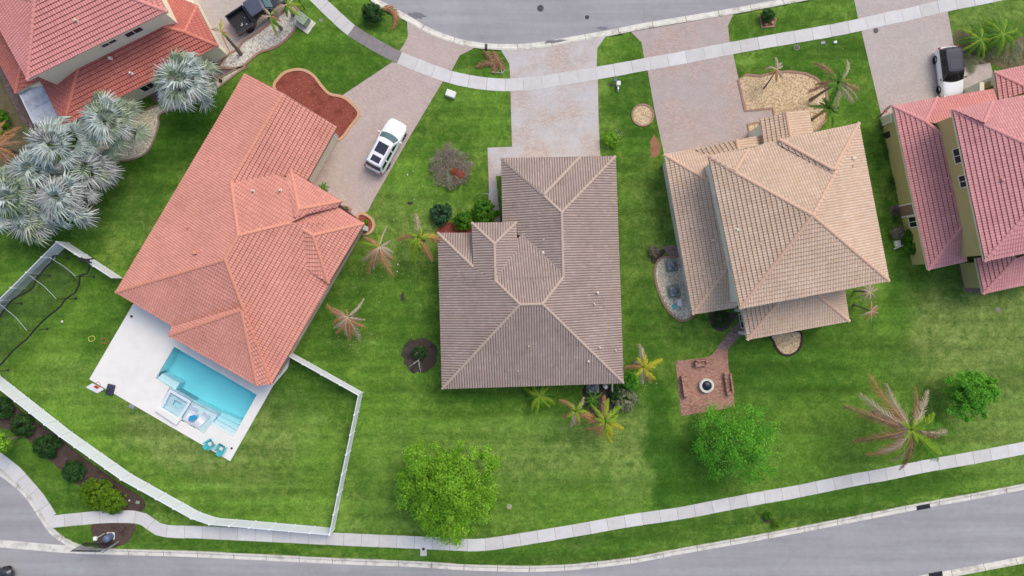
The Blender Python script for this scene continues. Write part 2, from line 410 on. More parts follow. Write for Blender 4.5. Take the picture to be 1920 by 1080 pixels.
M['tile_brown'] = tile_mat('brown_grey_roof_tile', lin(170, 151, 141), lin(176, 157, 147), lin(184, 166, 156), lin(88, 72, 68), .8)
M['cap_brown'] = plain('tan_ridge_tile', lin(192, 170, 154), .8, .06, 4)
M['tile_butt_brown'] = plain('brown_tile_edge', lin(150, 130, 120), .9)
M['tile_tan'] = tile_mat('tan_roof_tile', lin(210, 180, 152), lin(215, 188, 165), lin(220, 195, 172), lin(150, 116, 100), .35)
M['cap_tan'] = plain('apricot_ridge_tile', lin(218, 180, 154), .8, .06, 4)
M['tile_butt_tan'] = plain('tan_tile_edge', lin(120, 92, 82), .9)  # darkened to paint the shade below each tile course
M['wall_beige'] = plain('beige_stucco', lin(238, 230, 202), .9, .04, 2)
M['wall_taupe'] = plain('taupe_stucco', lin(208, 188, 168), .9, .05, 2)
M['wall_sage'] = plain('sage_stucco', lin(226, 222, 206), .9, .05, 2)
M['wall_olive'] = plain('olive_stucco', lin(186, 172, 120), .9, .05, 1)
M['trim_cream'] = plain('cream_trim', lin(222, 214, 190), .8, .04, 2)
M['trim_brown'] = plain('brown_fascia', lin(140, 112, 98), .7, .08, 2)
M['trim_white'] = plain('white_trim', lin(232, 230, 226), .6, .04, 2)
M['vinyl'] = plain('white_vinyl', lin(240, 242, 252), .45, .02, 1, spec=.4)
M['glass'] = glass_mat('window_glass', (.02, .024, .032))
M['carglass'] = glass_mat('dark_car_glass', (.012, .013, .016), .05)
M['windshield'] = glass_mat('blue_green_windshield', lin(82, 108, 114), .08)
M['sunroof'] = plain('grey_sunroof_panel', lin(54, 56, 72), .4, .08, 3, spec=.25)
M['carwhite'] = paint('white_car_paint', lin(240, 241, 244))
M['carblack'] = paint('black_car_paint', lin(44, 46, 54))
M['carroof'] = paint('blue_grey_roof_paint', lin(78, 82, 100))
M['rubber'] = plain('rubber', (.02, .02, .021), .85)
M['rim'] = plain('alloy_rim', lin(150, 152, 156), .35, .05, 5, metal=.8)
M['chrome'] = plain('bright_metal', lin(200, 202, 206), .3, .05, 5, metal=.7)
M['black'] = plain('black_plastic', lin(40, 40, 44), .6)
M['darkmetal'] = plain('dark_metal', lin(60, 60, 66), .5, .1, 4, metal=.4)
M['greymetal'] = plain('grey_metal', lin(150, 154, 160), .55, .08, 4, metal=.3)
M['tarp'] = plain('grey_weathered_roof_panel', lin(198, 202, 212), .7, .14, 1.1, dirt=lin(150, 156, 170), spec=.2)
M['green_box'] = plain('pale_green_steel', lin(150, 166, 142), .6, .12, 1.5, dirt=lin(104, 118, 108))
M['teal'] = plain('teal_plastic', lin(72, 190, 190), .5, .06, 3)
M['blue'] = plain('blue_fabric', lin(44, 150, 200), .8, .1, 6)
M['red'] = plain('red_paint', lin(176, 48, 52), .5, .15, 5)
M['yellow'] = plain('yellow_plastic', lin(206, 206, 96), .6)
M['brown'] = plain('brown_plastic', lin(160, 96, 70), .6)
M['trunk'] = plain('palm_bark', lin(128, 116, 104), .95, .2, 5)
M['treebark'] = plain('tree_bark', lin(138, 126, 110), .95, .2, 6)
M['leaf_lime'] = leaf_mat('lime_leaves', [lin(82, 138, 26), lin(116, 172, 36), lin(146, 198, 52), lin(178, 216, 84)], .38)
M['leaf_green'] = leaf_mat('bright_green_leaves', [lin(64, 130, 26), lin(92, 164, 38), lin(120, 192, 56), lin(150, 208, 84)], .35)
M['leaf_mid'] = leaf_mat('mid_green_leaves', [lin(50, 100, 14), lin(76, 130, 22), lin(104, 158, 34)], .3)
M['leaf_olive'] = leaf_mat('olive_lime_leaves', [lin(66, 104, 14), lin(100, 138, 20), lin(132, 166, 34)], .3)
M['leaf_dark'] = leaf_mat('dark_green_leaves', [lin(30, 62, 22), lin(48, 88, 34), lin(74, 114, 50)], .2)
M['leaf_bluegreen'] = leaf_mat('blue_green_leaves', [lin(36, 66, 40), lin(54, 90, 56), lin(78, 116, 72)], .2)
M['twig'] = leaf_mat('bare_grey_twigs', [lin(96, 84, 72), lin(136, 124, 110), lin(168, 156, 140)], .05, .9)
M['twig_green'] = leaf_mat('sparse_weed_stems', [lin(110, 120, 80), lin(140, 146, 110), lin(166, 164, 140)], .1, .9)
M['flower_red'] = leaf_mat('red_bracts', [lin(150, 60, 40), lin(196, 88, 62), lin(214, 116, 90)], .2)
M['silver'] = leaf_mat('silver_blue_fan_leaf', [lin(134, 154, 148), lin(172, 188, 182), lin(200, 211, 205), lin(220, 226, 220)], .15, .7)
M['silver_green'] = leaf_mat('silver_green_fan_leaf', [lin(100, 122, 98), lin(138, 160, 134), lin(176, 190, 162), lin(200, 206, 184)], .2, .7)
M['silver_grey'] = leaf_mat('silver_grey_fan_leaf', [lin(140, 144, 142), lin(172, 176, 172), lin(200, 202, 198), lin(220, 220, 216)], .15, .7)
M['petiole'] = plain('pale_petiole', lin(176, 178, 168), .8, .08, 4)
M['fr_g'] = leaf_mat('green_frond', [lin(46, 96, 24), lin(82, 140, 34), lin(116, 168, 50)], .3)
M['fr_y'] = leaf_mat('yellow_frond', [lin(150, 150, 20), lin(190, 188, 40), lin(214, 204, 80)], .3)
M['fr_l'] = leaf_mat('yellow_green_frond', [lin(96, 140, 26), lin(140, 176, 40), lin(176, 196, 66)], .3)
M['fr_o'] = leaf_mat('orange_brown_frond', [lin(150, 100, 62), lin(182, 132, 86), lin(204, 160, 116)], .2)
M['fr_b'] = leaf_mat('brown_dead_frond', [lin(112, 78, 52), lin(150, 110, 78), lin(182, 146, 112)], .15)
M['fr_w'] = leaf_mat('pale_dead_frond', [lin(142, 120, 98), lin(176, 156, 132), lin(204, 188, 166)], .15)

# ------------------------------------------------------------------ ground, roads, pavements
TOPK = [(600,-110),(640,-58),(672,-25),(697,3),(730,23),(762,40),(800,62),(850,81),(900,91),(960,94),(1015,90),(1078,79),(1140,68),(1205,55),(1270,44),(1372,27),(1500,3),(1620,-20),(1760,-50),(1960,-95)]
BOTK = [(2060,880),(1920,907),(1820,926),(1717,945),(1580,972),(1440,999),(1350,1015),(1255,1032),(1192,1044),(1130,1052),(1070,1058),(1012,1061),(960,1061),(870,1058),(775,1052),(642,1047),(480,1039),(350,1033),(215,1029),(170,1027),(140,1018),(118,1006),(100,992),(88,975),(75,955),(62,935),(45,915),(28,900),(8,885),(-20,868),(-70,845)]
FARK = [(-300,1180),(480,1195),(960,1215),(1200,1185),(1500,1135),(1680,1101),(1815,1076),(1920,1056),(2060,1028)]
def wl(pts, step=.5): return smooth_line([W(x, y) for x, y in pts], step)
topk, botk, fark = wl(TOPK), wl(BOTK), wl(FARK)
top_poly = [Vector((p.x, p.y)) for p in topk]+[Vector((p.x+n_.x*9.5, p.y+n_.y*9.5)) for p, n_ in list(zip(topk, normals2(topk)))[::-1]]
bot_poly = [Vector((p.x, p.y)) for p in botk]+[Vector((-75, -12)), Vector((-75, -33))]+[Vector((p.x, p.y)) for p in fark]
pool_hole = inset(poly([(326,649),(482,739),(438,819),(337,791),(298,768),(291,709)]), -.35)

# lawn tint patches: x, y, rx, ry, angle, kind, weight   (D dark green, partly painted shade of palms and houses, Y dry straw, B bright green)
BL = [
(640,130,110,70,0,'D',.6),(330,250,110,60,-30,'D',.75),(250,330,120,70,-40,'D',.55),(60,470,120,40,0,'D',.45),(420,215,50,60,-30,'D',.8),(560,60,60,40,0,'B',.4),  # D blobs behind the fan palms paint the shade of palms and house
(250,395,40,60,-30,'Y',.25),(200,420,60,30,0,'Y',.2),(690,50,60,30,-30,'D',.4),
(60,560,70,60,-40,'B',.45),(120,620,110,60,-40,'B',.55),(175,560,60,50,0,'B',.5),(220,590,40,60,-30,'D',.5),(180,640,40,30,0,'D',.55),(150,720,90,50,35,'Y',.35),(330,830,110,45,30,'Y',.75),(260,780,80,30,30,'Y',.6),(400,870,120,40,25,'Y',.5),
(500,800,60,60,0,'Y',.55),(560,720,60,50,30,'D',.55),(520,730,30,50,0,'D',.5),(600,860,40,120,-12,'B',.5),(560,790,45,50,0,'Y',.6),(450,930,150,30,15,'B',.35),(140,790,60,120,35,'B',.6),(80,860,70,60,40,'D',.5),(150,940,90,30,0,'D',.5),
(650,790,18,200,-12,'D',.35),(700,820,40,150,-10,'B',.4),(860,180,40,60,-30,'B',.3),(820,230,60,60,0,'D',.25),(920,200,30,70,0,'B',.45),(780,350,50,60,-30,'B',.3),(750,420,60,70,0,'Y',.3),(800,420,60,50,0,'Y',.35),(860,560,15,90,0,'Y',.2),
(640,560,60,80,-30,'D',.55),(600,620,50,60,-30,'D',.4),(720,560,80,60,0,'D',.2),(740,650,40,200,-8,'B',.25),(760,560,12,90,0,'D',.5),(800,650,14,170,0,'D',.25),(905,745,100,12,0,'D',.6),(1060,752,120,14,0,'D',.5),  # some D blobs are painted shade along the salmon and brown houses
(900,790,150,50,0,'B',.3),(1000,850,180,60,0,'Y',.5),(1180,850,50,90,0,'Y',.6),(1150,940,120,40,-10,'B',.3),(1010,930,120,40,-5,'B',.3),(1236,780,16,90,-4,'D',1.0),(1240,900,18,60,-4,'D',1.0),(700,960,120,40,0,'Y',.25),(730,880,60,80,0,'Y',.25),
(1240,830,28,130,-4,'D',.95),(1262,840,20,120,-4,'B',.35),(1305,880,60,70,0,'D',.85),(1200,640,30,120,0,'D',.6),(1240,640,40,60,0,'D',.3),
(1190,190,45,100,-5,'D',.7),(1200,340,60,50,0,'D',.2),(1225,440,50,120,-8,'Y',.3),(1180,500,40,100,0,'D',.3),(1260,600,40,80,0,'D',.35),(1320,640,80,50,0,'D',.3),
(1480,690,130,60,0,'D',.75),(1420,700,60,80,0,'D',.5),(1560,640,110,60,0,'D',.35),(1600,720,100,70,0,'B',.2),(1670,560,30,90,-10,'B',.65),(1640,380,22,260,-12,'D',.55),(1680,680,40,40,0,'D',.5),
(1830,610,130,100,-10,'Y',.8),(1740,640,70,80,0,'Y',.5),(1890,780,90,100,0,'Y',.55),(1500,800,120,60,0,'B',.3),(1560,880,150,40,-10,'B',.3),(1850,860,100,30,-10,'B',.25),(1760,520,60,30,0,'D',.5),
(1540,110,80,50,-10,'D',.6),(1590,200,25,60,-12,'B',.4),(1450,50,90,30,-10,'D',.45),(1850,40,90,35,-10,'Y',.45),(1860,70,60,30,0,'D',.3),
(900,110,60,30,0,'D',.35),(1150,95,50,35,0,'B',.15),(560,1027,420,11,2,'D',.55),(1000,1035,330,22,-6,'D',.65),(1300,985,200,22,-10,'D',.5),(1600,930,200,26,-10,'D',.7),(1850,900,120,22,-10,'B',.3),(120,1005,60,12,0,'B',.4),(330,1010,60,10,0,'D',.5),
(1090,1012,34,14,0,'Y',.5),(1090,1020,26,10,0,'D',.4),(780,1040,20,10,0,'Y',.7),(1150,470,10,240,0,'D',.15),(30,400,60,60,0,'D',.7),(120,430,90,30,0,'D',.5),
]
def axis(lo, hi, step, far):
    a = list(np.arange(lo, hi+1e-6, step)); g = step*2; x = lo; L = []
    while x > -far: x -= g; L.append(x); g *= 1.6
    x = hi; R = []; g = step*2
    while x < far: x += g; R.append(x); g *= 1.6
    return np.array(L[::-1]+a+R)
xs, ys = axis(-58, 58, .35, 450), axis(-36, 36, .35, 450)
GX, GY = np.meshgrid(xs, ys, indexing='ij')
road = in_poly(GX, GY, top_poly) | in_poly(GX, GY, bot_poly)
GZ = np.where(road, -.2, 0.0)
nx, ny = len(xs), len(ys)
idx = np.arange(nx*ny).reshape(nx, ny)
F = np.stack([idx[:-1, :-1], idx[1:, :-1], idx[1:, 1:], idx[:-1, 1:]], -1).reshape(-1, 4)
hole = in_poly(GX, GY, pool_hole).ravel()
F = F[~hole[F].any(1)]
me = bpy.data.meshes.new('lawn')
me.vertices.add(nx*ny); me.vertices.foreach_set('co', np.stack([GX, GY, GZ], -1).astype(np.float32).ravel())
me.loops.add(F.size); me.loops.foreach_set('vertex_index', F.astype(np.int32).ravel())
me.polygons.add(len(F)); me.polygons.foreach_set('loop_start', np.arange(0, F.size, 4, dtype=np.int32)); me.polygons.foreach_set('loop_total', np.full(len(F), 4, dtype=np.int32))
pc = np.zeros((nx*ny, 4), np.float32); pc[:, 3] = 1
gpx = 960+GX.ravel()*20; gpy = 540-GY.ravel()*20
jit = 6*np.sin(gpx*.07+gpy*.05)+5*np.sin(gpx*.13-gpy*.11)+3*np.sin(gpx*.31+gpy*.27)
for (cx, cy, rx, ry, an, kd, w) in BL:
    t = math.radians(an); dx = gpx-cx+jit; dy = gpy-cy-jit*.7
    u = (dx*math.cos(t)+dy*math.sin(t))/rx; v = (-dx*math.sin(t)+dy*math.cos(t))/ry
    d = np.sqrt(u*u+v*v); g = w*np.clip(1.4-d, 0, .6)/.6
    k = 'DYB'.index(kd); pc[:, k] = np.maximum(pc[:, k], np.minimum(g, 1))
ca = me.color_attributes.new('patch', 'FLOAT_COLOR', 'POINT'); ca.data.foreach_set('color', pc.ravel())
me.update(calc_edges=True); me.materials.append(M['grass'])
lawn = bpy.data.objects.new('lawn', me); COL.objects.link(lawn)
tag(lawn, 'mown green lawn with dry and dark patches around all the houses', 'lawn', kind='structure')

def sheet(name, pts, z, mat, label, cat, kind='structure', th=.06, **k):
    mb = MB(); mb.prism(pts, z-th, z, 0)
    o = mb.build(name, mat); tag(o, label, cat, kind=kind); return o
roadz = -.105
sheet('cul_de_sac_road', top_poly, roadz, M['asphalt'], 'grey asphalt street curving along the top edge', 'road')
sheet('main_road', bot_poly, roadz, M['asphalt'], 'grey asphalt road crossing the bottom right with a side street at the left corner', 'road')
KP = [(0, -.22), (0, .035), (.17, .035), (.25, -.07)]
GP = [(.25, -.07), (.30, -.092), (.60, -.098), (.60, -.2)]
def kerb(name, L, label):
    mb = MB(); sweep(mb, L, KP, m=0); sweep(mb, L, GP, m=1)
    # joints across the kerb every 3 m
    acc = 0
    for a, b in zip(L[:-1], L[1:]):
        acc += (b-a).length
        if acc > 3.0:
            acc = 0; d = (b-a).normalized(); n = Vector((-d.y, d.x, 0))
            q = [a+d*.02, a-d*.02]
            for (o0, z0), (o1, z1) in ((KP[1], KP[2]), (KP[2], KP[3]), (GP[0], GP[1]), (GP[1], GP[2])):
                mb.add([q[0]+n*o0+Vector((0,0,z0+.004)), q[0]+n*o1+Vector((0,0,z1+.004)), q[1]+n*o1+Vector((0,0,z1+.004)), q[1]+n*o0+Vector((0,0,z0+.004))], [(0,1,2,3)], 2)
    o = mb.build(name, [M['kerb'], M['gutter'], M['joint']]); tag(o, label, 'kerb', kind='structure')
kerb('kerb', topk, 'pale concrete kerb and gutter along the curved top street')
kerb('kerb', botk, 'pale concrete kerb and gutter along the bottom road and side street')
kerb('kerb', fark, 'pale concrete kerb on the far side of the bottom road')
mb = MB(); sweep(mb, wl([(-70,1012),(0,1019),(60,1024),(118,1029),(175,1032)]), [(-.42,-.101),(-.05,-.099),(.3,-.099)])
mb.build('valley_gutter', M['gutter'], label='pale concrete gutter strip across the side street mouth', cat='gutter', kind='structure')

def sidewalk(name, pts, width, label, dark=(), L=1.72):
    line = wl(pts, .1); S = [0]
    for a, b in zip(line[:-1], line[1:]): S.append(S[-1]+(b-a).length)
    S = np.array(S); P = np.array([(p.x, p.y) for p in line])
    at = lambda s: Vector((np.interp(s, S, P[:, 0]), np.interp(s, S, P[:, 1])))
    mb = MB(); s = 0; uv = []; k = 0
    L0 = L
    while s+.35 < S[-1]:
        L = min(L0, S[-1]-s)
        r = random.random(); z = .03+random.uniform(-.006, .006)
        a, b = s+.012, s+L-.012; sub = [a, (a+b)/2, b]; pts_l = []; pts_r = []
        for q in sub:
            c = at(q); d = (at(min(q+.15, S[-1]))-at(max(q-.15, 0))).normalized(); n = Vector((-d.y, d.x))
            w = width/2+random.uniform(-.012, .012)
            pts_l.append(c+n*w); pts_r.append(c-n*w)
        P4 = pts_r+pts_l[::-1]; n0 = len(mb.f)
        cpx = 960+at(s+L/2).x*20
        mi = 1 if any(x0 < cpx < x1 for x0, x1 in dark) else 0
        mb.prism(P4, -.1, z, mi)
        for f in mb.f[n0:]: uv += [(r, 0)]*len(f)
        s += L; k += 1
    n0 = len(mb.f)
    sweep(mb, line, [(width/2-.01, .012), (-width/2+.01, .012)], m=2)
    for f in mb.f[n0:]: uv += [(0, 0)]*len(f)
    mb.uv = uv
    o = mb.build(name, [M['slab'], M['slab_dark'], M['joint']]); tag(o, label, 'sidewalk', kind='structure')
sidewalk('sidewalk', [(560,-38),(597,0),(624,26),(655,54),(684,73),(715,91),(748,108),(775,119),(808,132),(843,144),(872,151),(902,156),(935,159),(960,159),(1000,156),(1035,151),(1144,133),(1214,120),(1281,108),(1347,95),(1440,78),(1572,55),(1665,34.5),(1700,27.5),(1772,10.5),(1845,-4),(1990,-35)], 1.17, 'light concrete sidewalk following the top street, two panels stained dark', dark=((668,742),))
sidewalk('sidewalk', [(-40,832),(7,868),(29,885),(47,905),(64,924),(80,946),(95,970)], 1.2, 'short concrete sidewalk beside the side street at the lower left')
sidewalk('sidewalk', [(88,979),(148,973),(200,969),(263,971),(303,994),(377,998),(480,1003),(640,1011),(780,1017),(860,1021),(902,1021.5),(960,1014),(1092,992),(1182,976),(1277,962),(1370,944),(1440,931),(1492,922),(1595,901),(1662,889),(1735,874),(1825,858),(1920,840),(2000,824)], 1.17, 'long pale concrete sidewalk along the bottom road', L=1.66)

def drive(name, pts, mat, label, z=.022, kind='structure', cat='driveway'):
    return sheet(name, poly(pts), z, mat, label, cat, kind)
drive('driveway', [(735,117),(775,123),(830,153),(765,262),(702,372),(690,395),(676,404),(640,408),(560,350),(560,320),(600,270),(640,180)], M['paver_pink'], 'pinkish paver driveway under the white wagon beside the salmon house')
drive('driveway_apron', [(763,38),(800,60),(850,80),(888,90),(884,93),(862,104),(847,132),(800,122),(748,97),(757,84),(765,68)], M['paver_pink'], 'pink paver apron between kerb and sidewalk above the salmon house driveway', .018)
drive('driveway', [(957,166),(1121,140),(1122,220),(1126,300),(1126,330),(930,330),(938,420),(920,440),(914,277),(960,275)], M['paver_mid'], 'whitish worn paver driveway in front of the brown roofed house')
drive('driveway_apron', [(938,92),(960,93),(1015,90),(1078,79),(1136,68),(1120,90),(1118,138),(957,152),(955,120)], M['paver_mid'], 'mottled paver apron between kerb and sidewalk of the brown roofed house', .018)
drive('driveway', [(1213,126),(1373,95),(1384,145),(1397,208),(1448,200),(1452,216),(1428,230),(1430,300),(1300,330),(1250,312),(1228,210)], M['paver_tan'], 'rose paver driveway in front of the tan two storey house')
drive('driveway_apron', [(1183,60),(1205,56),(1270,45),(1375,27),(1365,48),(1369,92),(1209,120),(1203,80)], M['paver_tan'], 'rose paver apron between kerb and sidewalk of the tan house', .018)
drive('driveway', [(1613,50),(1776,18),(1788,85),(1795,128),(1856,118),(1868,160),(1868,205),(1700,230),(1656,232),(1640,165)], M['paver_grey'], 'greyish paver driveway with the black and white car')
drive('driveway_apron', [(1598,-16),(1700,-36),(1768,-48),(1770,5),(1610,40)], M['paver_grey'], 'greyish paver apron above the sidewalk at the upper right', .018)
drive('driveway', [(330,-60),(560,-60),(553,-5),(528,30),(505,52),(455,84),(446,96),(430,125),(405,118),(395,60),(360,5)], M['paver_grey'], 'greyish paver driveway under the black pickup at the upper left')
drive('side_path', [(470,110),(420,155),(330,205),(290,190),(270,170),(400,96),(430,100)], M['paver_dark'], 'dark paver strip between the red house wall and white gravel', .02, cat='path')
drive('side_path', [(-5,105),(35,165),(66,235),(58,250),(40,225),(0,150)], M['paver_dark'], 'dark paver path left of the red tiled house at the left edge', .02, cat='path')
drive('side_path', [(1242,463),(1256,460),(1282,461),(1285,478),(1254,481)], M['paver_walk'], 'small rounded paver step beside the tan house above the condensers', .03, cat='path')
drive('side_path', [(1667,388),(1686,383),(1720,378),(1724,396),(1692,403),(1671,405)], M['paver_dark'], 'small paver landing at the side door of the pink house', .03, cat='path')
drive('patio_walk', [(1387,592),(1383,606),(1362,628),(1345,652),(1336,664),(1330,669),(1363,672),(1365,655),(1380,638),(1400,622),(1395,594)], M['paver_walk'], 'worn paver walk from the tan house down to the fire pit patio', .02, cat='path')
drive('fire_pit_patio', [(1266,677),(1300,673),(1328,669),(1336,664),(1344,654),(1364,657),(1366,690),(1372,720),(1378,763),(1278,780)], M['paver_red'], 'square brick red paver patio around the fire pit', .024, cat='patio')
drive('rear_patio', [(1797,492),(1830,486),(1838,535),(1845,552),(1806,545)], M['paver_dark'], 'dark paver corner patio behind the pink house', .02, cat='patio')

# ------------------------------------------------------------------ beds
def bed(pts, mat, label, cat='gravel', edge=None, elabel=None, ew=.2, z=.03, name='gravel_bed', smooth=True):
    L = [W(x, y) for x, y in pts]
    if smooth: L = smooth_line(L, .25, True)
    o = sheet(name, [(p.x, p.y) for p in L], z, mat, label, cat, 'stuff')
    if edge is not None:
        mb = MB(); LL = L if area2(L) > 0 else L[::-1]
        sweep(mb, LL, [(ew*.5, 0), (ew*.5, .09), (-ew*.5, .09), (-ew*.5, 0)], closed=True)
        mb.build('bed_edging', edge, label=elabel, cat='edging')
bed([(514,163),(520,150),(533,137),(552,131),(570,132),(588,142),(603,161),(618,176),(640,181),(655,190),(673,213),(657,238),(642,258),(630,262),(600,250),(560,210),(530,185)], M['red_mulch'], 'red mulch bed beside the salmon roof north corner', 'mulch', M['edging_tan'], 'tan curb edging round the large red mulch bed', .26, name='mulch_bed')
bed([(672,402),(685,402),(698,412),(701,424),(694,436),(680,439),(668,430)], M['red_mulch'], 'small half round red mulch bed at the end of the salmon house driveway', 'mulch', M['edging_tan'], 'tan curb edging round the small half round bed', .24, name='mulch_bed')
bed([(412,125),(438,128),(455,124),(470,112),(488,98),(512,91),(530,80),(548,62),(560,42),(563,25),(548,10),(538,18),(512,38),(490,57),(455,80),(447,92),(428,103)], M['white_gravel'], 'white gravel bed curving beside the black pickup', 'gravel', M['edging_brown'], 'brown curb edging round the white gravel bed', .2)
bed([(466,125),(452,132),(420,156),(400,170),(340,200),(300,215),(297,240),(270,290),(200,300),(150,260),(235,225),(290,200),(360,175),(420,142),(448,128)], M['mix_gravel'], 'pale gravel strip under the silver palms beside the red house', 'gravel', M['edging_grey'], 'grey curb edging of the gravel strip under the silver palms', .16)
bed([(-20,110),(0,140),(20,190),(45,235),(60,300),(30,330),(-30,320)], M['scrub'], 'leaf covered planting strip at the left edge beside the red house', 'mulch', name='mulch_bed')
bed([(1384,150),(1400,140),(1425,143),(1452,136),(1480,134),(1510,138),(1530,147),(1548,165),(1552,195),(1548,225),(1530,246),(1520,250),(1480,262),(1452,222),(1448,203),(1420,206),(1397,208)], M['tan_gravel'], 'tan pebble bed in front of the tan house entry', 'gravel', M['edging_brown'], 'brown curb edging round the tan pebble bed', .2, smooth=False)
bed([(1401,234),(1424,229),(1428,252),(1406,256)], M['tan_gravel'], 'small pebble square beside the tan house garage', 'gravel', M['edging_brown'], 'brown edging round the small pebble square', .16, smooth=False)
c = [(1205+20*math.cos(a), 216+20*math.sin(a)) for a in np.linspace(0, 2*math.pi, 20, endpoint=False)]
bed(c, M['tan_gravel'], 'round pebble island in the lawn beside the rose driveway', 'gravel', M['edging_brown'], 'brown ring edging of the round pebble island', .16, smooth=False)
bed([(1268,482),(1240,484),(1229,500),(1229,525),(1240,560),(1256,586),(1276,601),(1293,597),(1298,588),(1300,575),(1285,482)], M['mix_gravel'], 'oval gravel bed with two condensers beside the tan house', 'gravel', M['edging_brown'], 'brown curb edging round the condenser gravel bed', .2)
bed([(1444,630),(1450,640),(1455,652),(1466,664),(1480,666),(1493,660),(1501,648),(1503,635),(1500,622),(1470,622)], M['tan_gravel'], 'half round pebble bed under the tan rear roof', 'gravel', M['bark_dark'], 'dark edging round the half round pebble bed', .2)
bed([(1329,590),(1330,604),(1338,616),(1352,622),(1365,615),(1376,600),(1382,588),(1360,585),(1340,585)], M['dark_mulch'], 'dark heart shaped planting bed behind the tan house', 'mulch', name='mulch_bed')
def ragged(cx, cy, rx, ry, k=26, amp=.14, seed=1):
    r = random.Random(seed); return [(cx+rx*math.cos(a)*(1+r.uniform(-amp, amp)), cy+ry*math.sin(a)*(1+r.uniform(-amp, amp))) for a in np.linspace(0, 2*math.pi, k, endpoint=False)]
bed(ragged(788, 666, 33, 34, seed=3), M['dirt'], 'round bare dirt ring in the lawn left of the brown roof', 'dirt', name='dirt_patch', z=.012)
bed([(825,425),(850,415),(880,420),(890,440),(822,440)], M['red_mulch'], 'red mulch under the bushes at the brown house entry', 'mulch', name='mulch_bed')
bed([(1095,725),(1145,725),(1150,790),(1130,800),(1100,760)], M['dirt'], 'bare dirt behind the brown house condenser', 'dirt', name='dirt_patch', z=.012)
bed([(1220,455),(1250,468),(1244,478),(1232,492),(1222,494),(1220,482)][1:]+[(1228,470)], M['dirt'], 'bare patch beside the small paver step', 'dirt', name='dirt_patch', z=.012)
bed(ragged(1228, 276, 9, 20, seed=5), M['leaf_litter'], 'orange brown bare spot beside the rose driveway', 'dirt', name='dirt_patch', z=.01)
bed([(-20,745),(20,755),(60,785),(110,820),(160,860),(215,900),(268,935),(266,958),(230,960),(180,930),(130,895),(80,850),(40,815),(-20,790)], M['dark_mulch'], 'long dark mulch strip with shrubs outside the white fence', 'mulch', name='mulch_bed')
bed([(172,985),(200,981),(253,983),(250,1000),(240,1015),(222,1024),(190,1026),(176,1010)], M['dark_mulch'], 'dark mulch bed round the sign by the road corner', 'mulch', name='mulch_bed')
bed([(1800,125),(1790,60),(1830,70),(1870,90),(1925,70),(1925,150),(1860,120)], M['scrub'], 'scrubby bare strip beside the black and white car', 'dirt', name='dirt_patch', z=.012)
bed([(1424,30),(1438,26),(1455,36),(1450,50),(1428,52)], M['leaf_litter'], 'small rocky bed on the verge near the top edge', 'mulch', M['edging_brown'], 'brown edging of the small rocky verge bed', .14, smooth=False, name='mulch_bed')
bed(ragged(1440, 971, 10, 10, seed=8), M['dark_mulch'], 'small mulch ring on the bottom verge', 'mulch', name='mulch_bed')
bed(ragged(718, 430, 16, 8, seed=18), M['dirt'], 'thin worn ground under the grey palm', 'dirt', name='dirt_patch', z=.008) if False else None
for i, (x, y, rx, ry, lb) in enumerate([(768,381,6,3,'small dark hole in the lawn between the two left houses'),(755,557,4,9,'thin dark scar in the lawn left of the brown roof'),(1700,640,0,0,'')][:2]):
    bed(ragged(x, y, rx, ry, 12, .3, 20+i), M['dirt'], lb, 'dirt', name='dirt_patch', z=.009)

# ------------------------------------------------------------------ pool
deck_px = [(249.5,571),(168,711),(432,864.5),(513,722),(540,690),(560,600),(470,500),(330,520)]
pool_px = [(327,650),(482,740),(437.6,819),(395,796.5),(383,813.5),(336,787),(299,766),(318,727),(291.7,709.5)]
bm = bmesh.new()
def loop(bm, P, z):
    vs = [bm.verts.new((p[0], p[1], z)) for p in P]; return vs, [bm.edges.new((vs[i], vs[(i+1) % len(vs)])) for i in range(len(vs))]
DP, PP = poly(deck_px), poly(pool_px)
v1, e1 = loop(bm, DP, .06); v2, e2 = loop(bm, PP, .06)
bmesh.ops.triangle_fill(bm, use_beauty=True, use_dissolve=False, edges=e1+e2)
for f in bm.faces:
    if f.normal.z < 0: f.normal_flip()
for P, z1 in ((DP, 0.0), (PP, -.1)):
    for i in range(len(P)):
        a, b = P[i], P[(i+1) % len(P)]
        bm.faces.new([bm.verts.new((a[0], a[1], .06)), bm.verts.new((a[0], a[1], z1)), bm.verts.new((b[0], b[1], z1)), bm.verts.new((b[0], b[1], .06))])
me = bpy.data.meshes.new('pool_deck'); bm.to_mesh(me); bm.free(); me.materials.append(M['white_deck'])
o = bpy.data.objects.new('pool_deck', me); COL.objects.link(o); tag(o, 'white pool deck behind the salmon roofed house', 'pool deck', kind='structure')

pool = empty('swimming_pool', W(390,740), 'turquoise rectangular pool with raised spa and shallow sun shelf', 'swimming pool')
M['plaster'] = plain('light_blue_pool_plaster', lin(226, 240, 246), .8, .03, .6)
M['spa'] = plain('pale_spa_plaster', lin(214, 228, 238), .8, .06, 1.5)
def walls(mb, P, z0, z1, m=0, flip=True):
    P = ccw(P); n = len(P)
    for i in range(n):
        a, b = P[i], P[(i+1) % n]; mb.add([(a[0],a[1],z0),(b[0],b[1],z0),(b[0],b[1],z1),(a[0],a[1],z1)], [(3,2,1,0)], m)
basin = poly([(327,650),(482,740),(437.6,819),(395,796.5),(408,777),(360,753),(319,729.5),(291.7,709.5)])
mb = MB(); walls(mb, basin, -1.75, -.08); mb.add([(p[0], p[1], -1.75) for p in ccw(basin)], [tuple(range(len(basin)))])
mb.build('basin', M['plaster'], pool)
mb = MB()                                        # sun shelf, bench, steps as solid blocks
mb.prism(inset(poly([(360,753),(408,777),(383,813.5),(336,787)]), -.012), -1.7, -.32, 0)
mb.build('sun_shelf', M['plaster'], pool)
